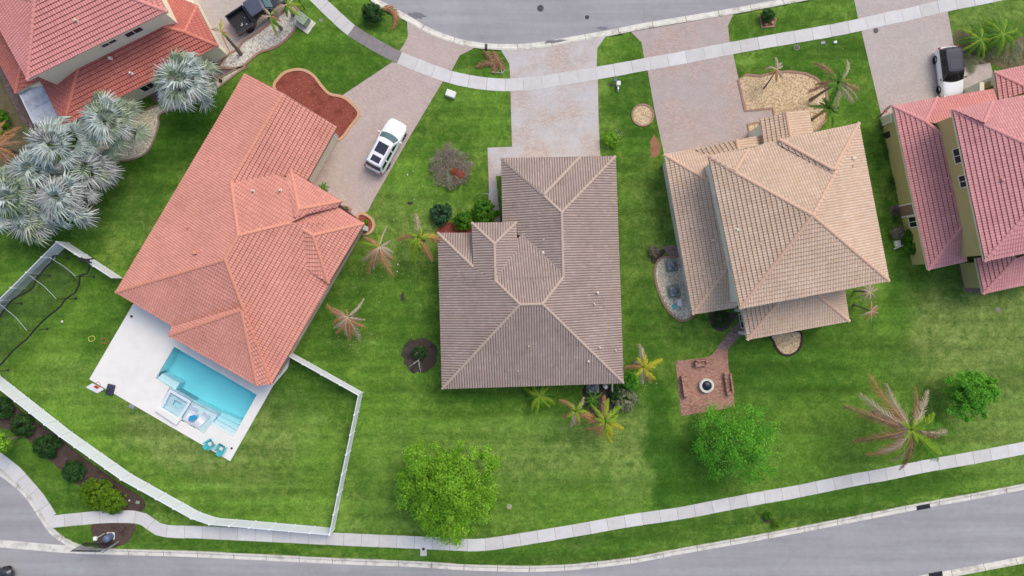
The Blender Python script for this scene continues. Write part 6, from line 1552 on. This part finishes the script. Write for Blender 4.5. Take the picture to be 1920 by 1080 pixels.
# basketball stand lying over the deck edge
p = W(209, 730); r = empty('basketball_hoop', p, 'portable basketball hoop with dark base at the left deck corner', 'basketball hoop')
mb = MB(); mt = Matrix.Translation((p.x, p.y, 0)) @ Matrix.Rotation(math.radians(75), 4, 'Z'); mb.rbox(-.5, .5, -.36, .36, .02, .3, .1, 3, mat=mt); mb.build('base', M['sunroof'] if False else plain('dark_blue_plastic', lin(58,60,78), .5), r)
top = W(182, 729, 2.9); mb = MB(); mb.tube([p+Vector((0,0,.25)), p+Vector((-.35,-.02,1.8)), top], .04, 7); mb.build('pole', M['darkmetal'], r)
d = Vector((math.cos(math.radians(-28)), math.sin(math.radians(-28)), 0)); nn = Vector((-d.y, d.x, 0)); bc = W(178, 728, 2.9)
mb = MB(); mt = Matrix(((d.x, nn.x, 0, bc.x), (d.y, nn.y, 0, bc.y), (0, 0, 1, bc.z), (0, 0, 0, 1))) @ Matrix.Rotation(math.radians(20), 4, 'X')
mb.box(-.58, .58, -.03, .03, -.4, .4, mat=mt); mb.build('backboard', plain('pale_board', lin(214,216,222), .5), r)
mb = MB(); mb.box(-.2, .2, .031, .04, -.3, .0, mat=mt); mb.build('target_square', M['red'], r)
mb = MB(); mb.tube([mt @ Vector((.0+.22*math.cos(t), .27+.22*math.sin(t), -.3)) for t in np.linspace(0, 2*math.pi, 16)], .02, 6); mb.build('rim', M['red'], r)
def square_frame(px, py, ang, mat, label):
    p = W(px, py, .1); mb = MB(); c = [(-.24,-.19),(.24,-.19),(.24,.19),(-.24,.19)]; a = math.radians(ang)
    L = smooth_line([Vector((p.x+x*math.cos(a)-y*math.sin(a), p.y+x*math.sin(a)+y*math.cos(a), .08)) for x, y in c], .1, True); L.append(L[0]); mb.tube(L, .03, 6); mb.build('toy_frame', mat, label=label, cat='toy')
square_frame(171.5, 635, 14, M['yellow'], 'yellow square hoop lying in the grass near the pool deck')
square_frame(196, 639.5, -12, M['brown'], 'brown square hoop lying in the grass touching the pool deck')
def ball(px, py, r_, mat, label, name='ball', z=0):
    p = W(px, py, z); mb = MB(); mb.lathe((p.x, p.y, z), [(r_*math.sin(t), r_-r_*math.cos(t)) for t in np.linspace(.1, math.pi-.1, 9)], 14); mb.build(name, mat, label=label, cat=name, smooth=True)
ball(118, 603, .12, M['trim_white'], 'white ball lying in the grass inside the left fence')
ball(247.5, 593, .11, M['black'], 'small black ball at the upper corner of the white deck', z=.06)
ball(435, 840, .1, M['black'], 'small black pot near the lower tip of the white deck', 'pot', .06)
mb = MB(); p = W(247.5, 762); mt = Matrix.Translation((p.x, p.y, 0)) @ Matrix.Rotation(math.radians(-28), 4, 'Z'); mb.rbox(-.26, .26, -.18, .18, 0, .12, .04, 2, mat=mt); mb.build('valve_box', M['greymetal'], label='grey box in the grass by the lower deck edge', cat='utility box')

# ------------------------------------------------------------------ condensers
def condenser(px, py, ang, label, lit=1, pad=None, s=.42):
    p = W(px, py, .8); r = empty('condenser', (p.x, p.y, 0), label, 'air conditioner', rz=math.radians(ang))
    if pad: mb = MB(); mb.rbox(-pad, pad, -pad, pad, .0, .09, .02, 1); mb.build('pad', M['green_box'] if pad > .55 else M['slab_dark'], r, local=True)
    mb = MB(); mb.rbox(-s, s, -s, s, .09, .78, .06, 2)
    mb.build('casing', M['greymetal'], r, local=True)
    mb = MB(); mb.lathe((0, 0, .78), [(s*.82, 0), (s*.82, .03), (s*.76, .03), (s*.74, .006)], 24); mb.build('fan_guard', M['darkmetal'], r, local=True)
    mb = MB()
    for k in range(9):
        rr = s*.74*(k+1)/9; mb.tube([(rr*math.cos(t), rr*math.sin(t), .80+.03*(1-k/9)) for t in np.linspace(0, 2*math.pi, 20)], .006, 3)
    for k in range(4): a = math.pi*k/4; mb.tube([(s*.74*math.cos(a), s*.74*math.sin(a), .8), (0, 0, .84), (-s*.74*math.cos(a), -s*.74*math.sin(a), .8)], .01, 4)
    mb.build('grille', M['chrome'], r, local=True)
    mb = MB()
    for k in range(4):
        a = math.pi*k/2+.3; mb.add([(.06*math.cos(a), .06*math.sin(a), .79), (s*.68*math.cos(a-.35), s*.68*math.sin(a-.35), .788), (s*.68*math.cos(a+.35), s*.68*math.sin(a+.35), .794)], [(0,1,2)])
    mb.lathe((0, 0, .785), [(.09, 0), (.09, .02), (.04, .03)], 12); mb.build('fan', M['sunroof'], r, local=True)
condenser(1262, 497, 10, 'condenser on a mossy pad in the gravel bed, upper of two', pad=.6)
condenser(1266.5, 546, 12, 'condenser in the gravel bed above the white lid, lower of two', pad=.6)
condenser(1113, 727, 1, 'condenser half hidden under the lower edge of the brown roof', pad=.6, s=.44)
def box(name, px, py, sx, sy, z0, z1, ang, mat, label, cat, z=0, bev=.03):
    p = W(px, py, z); mb = MB(); mt = Matrix.Translation((p.x, p.y, 0)) @ Matrix.Rotation(math.radians(ang), 4, 'Z'); mb.rbox(-sx/2, sx/2, -sy/2, sy/2, z0, z1, bev, 2, mat=mt); return mb.build(name, mat, label=label, cat=cat)
box('pump_box', 1274, 567, .42, .66, .0, .5, 10, M['trim_white'], 'white box in the gravel below the two condensers', 'utility box', .4)
box('utility_cover', 1264, 574.5, .36, .44, .0, .1, 12, M['teal'], 'green valve lid in the gravel beside the white box', 'lid')
mb = MB(); p = W(1136, 726, .9); mb.lathe((p.x, p.y, 0), [(.2, 0), (.2, .75), (.17, .82), (.06, .88)], 16); mb.build('pressure_tank', M['trim_white'], label='white round tank beside the brown house condenser', cat='tank')
mb = MB(); p, q = W(1146, 718), W(1146, 733); mb.box(p.x-.03, p.x+.03, q.y, p.y, 0, .9); mb.build('screen_panel', M['trim_white'], label='short white screen panel beside the round tank', cat='screen')
# utility boxes near the street
p = W(573, 42); r = empty('transformer', p, 'pale green transformer box on a pad beside the top left sidewalk', 'transformer')
mt = Matrix.Translation((p.x, p.y, 0)) @ Matrix.Rotation(math.radians(-36), 4, 'Z')
mb = MB(); mb.rbox(-.75, .85, -.8, .5, 0, .1, .02, 1, mat=mt); mb.build('pad', M['slab_dark'] if False else M['gutter'], r)
mb = MB(); mb.rbox(-.68, .42, -.45, .42, .1, .95, .05, 2, mat=mt); mb.build('cabinet', M['green_box'], r)
mb = MB(); mb.rbox(-.7, .44, -.47, .3, .95, 1.0, .02, 1, mat=mt); mb.build('lid', M['green_box'], r)
box('service_box', 845, 175.5, .92, .62, 0, .5, -20, M['trim_white'], 'white service box in the lawn beside the salmon house driveway', 'utility box', .4, .06)
p = W(1158, 160); r = empty('backflow_device', p, 'white pipe fitting standing in the grass beside the sidewalk', 'pipe fitting')
mb = MB(); mb.rbox(p.x-.17, p.x+.2, p.y-.15, p.y+.25, 0, .6, .05, 2); mb.build('cover', M['trim_white'], r)
mb = MB(); mb.tube([(p.x, p.y-.1, .2), (p.x, p.y-.45, .35), (p.x, p.y-.55, .1)], .09, 8); mb.build('pipe', M['trim_white'], r)
box('utility_cover', 1153.5, 149.5, .36, .34, 0, .05, 0, M['windshield'], 'blue grey meter lid beside the sidewalk', 'lid')
def disc(name, px, py, r_, mat, label, cat, z=.02, ring_=None):
    p = W(px, py, 0); mb = MB(); mb.lathe((p.x, p.y, z-.03), [(r_, 0), (r_, .03), (r_*.9, .035)], 20); o = mb.build(name, mat, label=label, cat=cat)
    if ring_: q = MB(); q.lathe((p.x, p.y, z-.04), [(r_*1.35, 0), (r_*1.35, .025)], 20); q.build('collar', ring_, o)
disc('drain_lid', 1146.5, 158.5, .2, M['dirt'], 'round brown lid in the grass beside the white fitting', 'lid')
disc('manhole', 1013.5, 14.5, .31, M['darkmetal'], 'dark round manhole cover in the top street', 'manhole', roadz+.02)
disc('oil_patch', 1101, 31.5, .2, plain('tar_patch', lin(70,70,76), .9, .2), 'dark tar patch in the top street right of the manhole', 'tar patch', roadz+.008)
disc('manhole', 1494, 89, .2, M['darkmetal'], 'small dark lid in the grass above the pebble bed', 'manhole', .04, M['slab_dark'])
disc('manhole', 1642, 57.5, .2, M['darkmetal'], 'small dark lid in the grey driveway by the sidewalk', 'manhole', .05, M['slab_dark'])
disc('manhole', 602, 38, .18, M['slab_dark'], 'small grey lid in the grass between transformer and sidewalk', 'manhole')
p = W(794, 1036); mb = MB(); mb.rbox(p.x-.3, p.x+.3, p.y-.32, p.y+.5, -.05, .035, .02, 1); o = mb.build('valve_pad', M['slab'], label='small concrete pad with a round lid below the bottom sidewalk', cat='valve pad')
mb = MB(); mb.lathe((p.x, p.y+.34, .03), [(.13, 0), (.13, .02)], 16); mb.build('lid', M['darkmetal'], o)
box('ball_toy', 1565, 80, .36, .26, 0, .22, 15, M['trim_white'], 'small white rounded box in the grass above the tall palm', 'utility box', bev=.1)
box('utility_cover', 1543, 80, .45, .3, 0, .04, 10, M['windshield'], 'blue grey lid in the grass left of the small white box', 'lid')
box('valve_box', 258.5, 941.5, .36, .28, 0, .08, -8, M['green_box'], 'pale green valve box in the mulch near the lime shrubs', 'utility box')
ball(243.5, 938, .09, M['trim_white'], 'white stone on the mulch near the lime shrubs', 'stone')
def drain(px, py, ang, label):
    p = W(px, py); r = empty('storm_drain', (p.x, p.y, 0), label, 'storm drain', rz=math.radians(ang))
    mb = MB(); mb.box(-.62, .62, -.3, .32, -.2, -.04); mb.build('frame', M['black'], r, local=True)
    for i in range(2):
        mb = MB(); x0 = -.58+.6*i
        mb.box(x0, x0+.55, -.27, -.23, -.04, -.01); mb.box(x0, x0+.55, .25, .29, -.04, -.01); mb.box(x0, x0+.55, -.01, .03, -.04, -.01)
        for k in range(8): mb.box(x0+.07*k, x0+.07*k+.025, -.23, .25, -.038, -.014)
        mb.build('grate', M['darkmetal'], r, local=True)
drain(1732, 949, 10, 'black storm drain grate in the bottom road kerb')
drain(1756, 1080, 10, 'black storm drain cut by the bottom edge')
# stones lining the lawn
for i, (x, y) in enumerate([(746,496),(745,509)]): ball(x, y, .07, M['white_deck'], ('white stone in the grass nearest the five armed palm', 'white stone in the grass just below the other one')[i], 'stone')
ball(764, 328, .08, M['trim_white'], 'white stone in the lawn beside the white wagon', 'stone')
disc('dirt_mound', 921, 854, .32, plain('sandy_soil', lin(150,146,120), .95, .15, 6), 'small sandy mound above the lime tree', 'mound', .02)
disc('dirt_mound', 955, 950, .25, plain('sandy_soil_2', lin(160,156,130), .95, .15, 6), 'small sandy mound right of the lime tree', 'mound', .02)
disc('dirt_mound', 1871, 581, .24, M['slab_dark'], 'grey disc in the dry lawn at the right', 'mound', .02)
# cut sapling trunks in the dirt ring
p = W(786, 674); r = empty('bare_sapling', p, 'pale bare forked sapling lying in the round dirt ring', 'sapling')
for q in ((767,688),(789,698),(795,660),(780,655)):
    mb = MB(); mb.tube([p+Vector((0,0,.4)), p.lerp(W(*q, .4), .5)+Vector((0,0,.4)), W(*q, .25)], [.04, .035, .02], 6); mb.build('branch', M['petiole'], r)
p = W(1158, 250); r = empty('bare_sapling', p, 'thin white bare sapling beside the low lime shrub', 'sapling')
for q in ((1152,243),(1160,242),(1166,255),(1158,268),(1168,248)):
    mb = MB(); mb.tube([p+Vector((0,0,.2)), p.lerp(W(*q, .7), .5)+Vector((0,0,.3)), W(*q, .8)], [.03, .02, .012], 5); mb.build('branch', M['petiole'], r)

# ------------------------------------------------------------------ fire pit patio
p = W(1323, 722); r = empty('fire_pit', p, 'round white rimmed fire pit with a dark bowl on the brick patio', 'fire pit')
mb = MB(); mb.lathe(p, [(.66, 0), (.68, .42), (.66, .46), (.46, .46), (.44, .40), (.44, .2)], 32); mb.build('rim', M['gutter'], r, smooth=False)
mb = MB(); mb.lathe(p, [(.47, .4), (.45, .47), (.34, .56), (.18, .62), (.05, .64)], 28); mb.build('cover', plain('dark_blue_steel', lin(48,54,66), .35, .1, 3, metal=.5), r, smooth=True)
def bench(px, py, L, D, ang, label):
    p = W(px, py); mt = Matrix.Translation((p.x, p.y, 0)) @ Matrix.Rotation(math.radians(ang), 4, 'Z'); r = empty('patio_bench', p, label, 'bench', 'brick benches round the fire pit')
    b = MB(); b.rbox(-L/2, L/2, -D/2, D/2, 0, .42, .02, 1, mat=mt); b.build('seat', M['paver_red'], r)
    b = MB(); b.rbox(-L/2, L/2, D/2-.15, D/2+.02, .40, .62, .02, 1, mat=mt); b.build('backrest', M['paver_red'], r)
    for s in (-1, 1): b = MB(); b.rbox(s*L/2-.1, s*L/2+.1, -D/2, D/2-.15, .40, .54, .02, 1, mat=mt); b.build('armrest', M['paver_red'], r)
bench(1313, 680, 1.0, .62, 7, 'short brick bench on the upper side of the fire pit')
bench(1283, 722, 1.9, .55, 98, 'long brick bench left of the fire pit')
bench(1364, 718, 1.9, .6, -82, 'long brick bench right of the fire pit with fallen leaves')
C = np.array([W(1368+rng.normal()*3, 722+rng.normal()*9, .5) for _ in range(60)]); C[:, 2] = .44
fast_quads('fallen_leaves', leaf_quads(C, np.tile([0, 0, 1.0], (60, 1)), np.full(60, .09)), np.full((60, 2), .3), M['fr_b'], label='brown leaves lying on the right brick bench', cat='leaves', kind='stuff')

# ------------------------------------------------------------------ entrance gate sign at the lower left
p0, p1 = W(160, 1017), W(214, 1018); r = empty('iron_gate', p0, 'black iron fence panel with a cream plate at the corner by the bottom road', 'gate')
Hg = 2.2; k = 26
mb = MB()
for z in (.2, Hg-.25, Hg-.05): mb.tube([p0+Vector((0,0,z)), p1+Vector((0,0,z))], .03, 4)
for i in range(k+1):
    q = p0.lerp(p1, i/k); mb.tube([q, q+Vector((0,0,Hg))], .018, 4)
mb.build('railing', M['darkmetal'], r)
d = (p1-p0).normalized(); nn = Vector((d.y, -d.x, 0)); c = p0+d*.35+Vector((0,0,Hg-.5)); mb = MB(); mb.add([c+nn*.05, c+d*.72+nn*.05, c+d*.72+nn*.05+Vector((0,0,.34)), c+nn*.05+Vector((0,0,.34))], [(0,1,2,3),(3,2,1,0)])
mb.build('sign_plate', M['trim_cream'], r)
q = W(222, 1016); mb = MB(); mb.tube([q, q+Vector((0,0,2.4))], .09, 8); mb.lathe(q+Vector((0,0,2.4)), [(.12, 0), (.1, .08), (.02, .14)], 10); mb.build('gate_post', M['greymetal'], label='thick grey gate post right of the iron fence panel', cat='post')
p = W(208, 1005); r = empty('pedestal', p, 'blue grey equipment pedestal on a small pad behind the iron fence', 'pedestal')
mb = MB(); mb.rbox(p.x-.35, p.x+.38, p.y-.3, p.y+.36, 0, .08, .02, 1); mb.build('pad', M['gutter'], r)
mb = MB(); mb.lathe((p.x, p.y, .08), [(.34, 0), (.36, .5), (.3, .75), (.12, .85)], 18); mb.build('housing', plain('blue_grey_plastic', lin(96,110,140), .5, .1, 3), r)
p = W(197, 1003); r = empty('small_camera_pole', p, 'thin white pole with a camera head next to the blue pedestal', 'pole')
mb = MB(); mb.tube([W(196,1000), W(196,1000)+Vector((0,0,1.5))], .035, 6); mb.build('pole', M['trim_white'], r)
mb = MB(); a = W(196,1000)+Vector((0,0,1.5)); mb.rbox(a.x-.1, a.x+.22, a.y-.1, a.y+.25, 1.4, 1.65, .05, 2); mb.build('head', M['trim_white'], r)
# lamp-like pole near the transformer, mail posts and small bits by the houses
p = W(571, 16); mb = MB(); mb.tube([p, p+Vector((0,0,2.3))], .05, 7); mb.lathe(p+Vector((0,0,2.3)), [(.12, 0), (.12, .2), (.05, .3)], 10); mb.build('post_light', M['darkmetal'], label='thin dark lamp post above the transformer box', cat='post light')
p = W(912, 96); r = empty('mailbox', p, 'small dark mailbox on a post at the verge by the top kerb', 'mailbox')
mb = MB(); mb.tube([p, p+Vector((0,0,1.0))], .05, 6); mb.build('post', M['darkmetal'], r)
mb = MB(); mb.rbox(p.x-.12, p.x+.14, p.y-.25, p.y+.25, 1.0, 1.25, .06, 2); mb.build('box', M['darkmetal'], r)
# garden things along the olive wall
p = W(1664, 252); r = empty('grill', p, 'covered black grill with a white lid beside the olive wall', 'grill')
mt = Matrix.Translation((p.x, p.y, 0)) @ Matrix.Rotation(math.radians(35), 4, 'Z')
mb = MB(); mb.rbox(-.45, .4, -.3, .3, .1, .95, .1, 3, mat=mt); mb.build('cover', M['black'], r)
mb = MB(); mb.rbox(.3, .62, -.16, .2, .95, 1.1, .05, 2, mat=mt); mb.build('lid', M['trim_white'], r)
p = W(1655, 211); r = empty('red_bicycle', p, 'red bicycle leaning at the corner of the olive wall', 'bicycle')
a, b = W(1650, 217, .35), W(1664, 203, .35)
for c, nm in ((a, 'wheel'), (b, 'wheel')):
    dd = (b-a).normalized(); mb = MB(); mb.tube([c+dd*.33*math.cos(t)+Vector((0,0,.33*math.sin(t))) for t in np.linspace(0, 2*math.pi, 18)], .025, 6); mb.build(nm, M['rubber'], r)
s_ = Vector((0,0,.5)); side = Vector((-.12,.12,0)); mid = (a+b)/2
mb = MB()
for u, v in ((a, mid-(b-a)*.12+s_*.9), (mid-(b-a)*.12+s_*.9, b-(b-a)*.12+s_*.8), (mid-(b-a)*.05, b-(b-a)*.12+s_*.8), (mid-(b-a)*.05, mid-(b-a)*.12+s_*.9), (b, b-(b-a)*.14+s_*1.1), (a, mid-(b-a)*.05)): mb.tube([u, v], .035, 6)
mb.build('frame', M['red'], r)
mb = MB(); q = mid-(b-a)*.14+s_; mb.rbox(q.x-.14, q.x+.14, q.y-.08, q.y+.08, q.z, q.z+.07, .03, 2); mb.build('saddle', M['red'], r)
mb = MB(); q = b-(b-a)*.14+s_*1.15; mb.tube([q+Vector((-.25,-.2,0)), q+Vector((0,0,.05)), q+Vector((.25,.2,0))], .022, 6); mb.build('handlebar', M['darkmetal'], r)
box('meter_stand', 1681, 457, .5, .6, 0, .3, 10, M['gutter'], 'white plastic stand between the shrubs at the olive wall', 'stand')
mb = MB(); mb.tube([W(1676, 467, .2), W(1694, 460, .2)], .05, 6); mb.tube([W(1686, 458, .5), W(1700, 453, .5)], .05, 6) if False else None; mb.build('white_pipe', M['trim_white'], label='white pipe lying below the plastic stand', cat='pipe')
p = W(632, 386, 1); box('entry_bench', 636, 384, .5, .35, .1, .5, -30, M['trim_white'], 'white chair like piece at the salmon house entry', 'seat')
mb = MB(); q = [W(644,384), W(660,392), W(654,403), W(640,394)]
mb.prism(q, 0, .28); o = mb.build('brick_planter', M['paver_red'], label='small brick planter at the salmon house entry', cat='planter')
mb = MB(); mb.prism(inset(q, .16), .2, .30); mb.build('soil', M['dark_mulch'], o)
bush(686, 417, 6, .4, 300, .07, M['leaf_olive'], 'tiny yellow green plant in the half round bed', seed=41, spread=.1)
bush(650, 393, 6, .45, 300, .07, M['leaf_mid'], 'tiny green plant in the brick planter', seed=42, spread=.1)
mb = MB(); a, b = W(908, 366), W(917, 366); c = W(917, 382)
for u, v in ((a, b), (b, c)): mb.tube([u+Vector((0,0,.9)), v+Vector((0,0,.9))], .04, 6)
mb.tube([a, a+Vector((0,0,.9))], .04, 6); mb.tube([c, c+Vector((0,0,.9))], .04, 6); mb.build('handrail', M['greymetal'], label='short grey handrail beside the brown house walkway', cat='handrail')
for i, (x, y, w_, h_) in enumerate([(780,30,2.0,1.0),(1130,53,1.2,.5),(1040,78,2.6,.5)]):
    mb = MB(); r2 = random.Random(i); c = W(x, y, roadz+.006)
    P = [(c.x+w_*.5*math.cos(t)*r2.uniform(.5, 1.1), c.y+h_*.4*math.sin(t)*r2.uniform(.5, 1.1), roadz+.006) for t in np.linspace(0, 2*math.pi, 22, endpoint=False)]
    if i == 2: P = [(a_, b_+(a_-c.x)*.12, -.088) for a_, b_, _ in P]
    mb.add(P, [tuple(range(22))]); mb.build('tar_stain', M['asphalt_dark'] if 'asphalt_dark' in M else M.setdefault('asphalt_dark', plain('dark_road_stain', lin(122,120,126), .9, .2, 4)), label=('dark blotchy stain at the left of the top street', 'small dark stain by the top kerb above the tall verge', 'long dark stain in the top gutter')[i], cat='stain')
mb = MB(); p = W(1386, 100) 
for i in range(5):
    pass
for i, (x, y) in enumerate(((1432,36),(1441,31),(1447,44),(1436,46))): ball(x, y, .14, M['edging_tan'], ('tan rock in the verge bed, left one','tan rock in the verge bed, top one','tan rock in the verge bed, right one','tan rock in the verge bed, bottom one')[i], 'rock')
ball(398+1, 112, .16, M['black'], 'black round pot by the beige wing wall', 'pot'); ball(415, 152, .16, M['black'], 'black round pot on the pale gravel strip', 'pot')
ball(552, 22, .45, M['edging_grey'], 'large round boulder at the end of the white gravel bed', 'boulder') if False else None

def litter(n, spots, size, mat, label):
    C = []
    for x, y, rx, ry, k in spots:
        for _ in range(k): C.append(tuple(W(x+rng.normal()*rx, y+rng.normal()*ry)))
    C = np.array(C); C[:, 2] = .03; nn = rng.normal(size=C.shape)*.3+np.array([0, 0, 1.0])
    v = rng.uniform(0, 1, len(C)); fast_quads('fallen_leaves', leaf_quads(C, nn, size*rng.uniform(.5, 1.5, len(C))), np.stack([v, v], 1), mat, label=label, cat='leaves', kind='stuff')
litter(0, [(760,480,30,70,120),(700,500,25,30,60),(650,640,25,15,50),(1110,810,40,20,60),(1480,170,60,35,60),(1200,720,14,20,30)], .06, M['fr_w'], 'pale dry leaf bits scattered on the lawn below the palms')
litter(0, [(560,180,30,25,70),(600,210,25,20,60)], .09, M['fr_b'], 'brown leaf bits on the large red mulch bed')
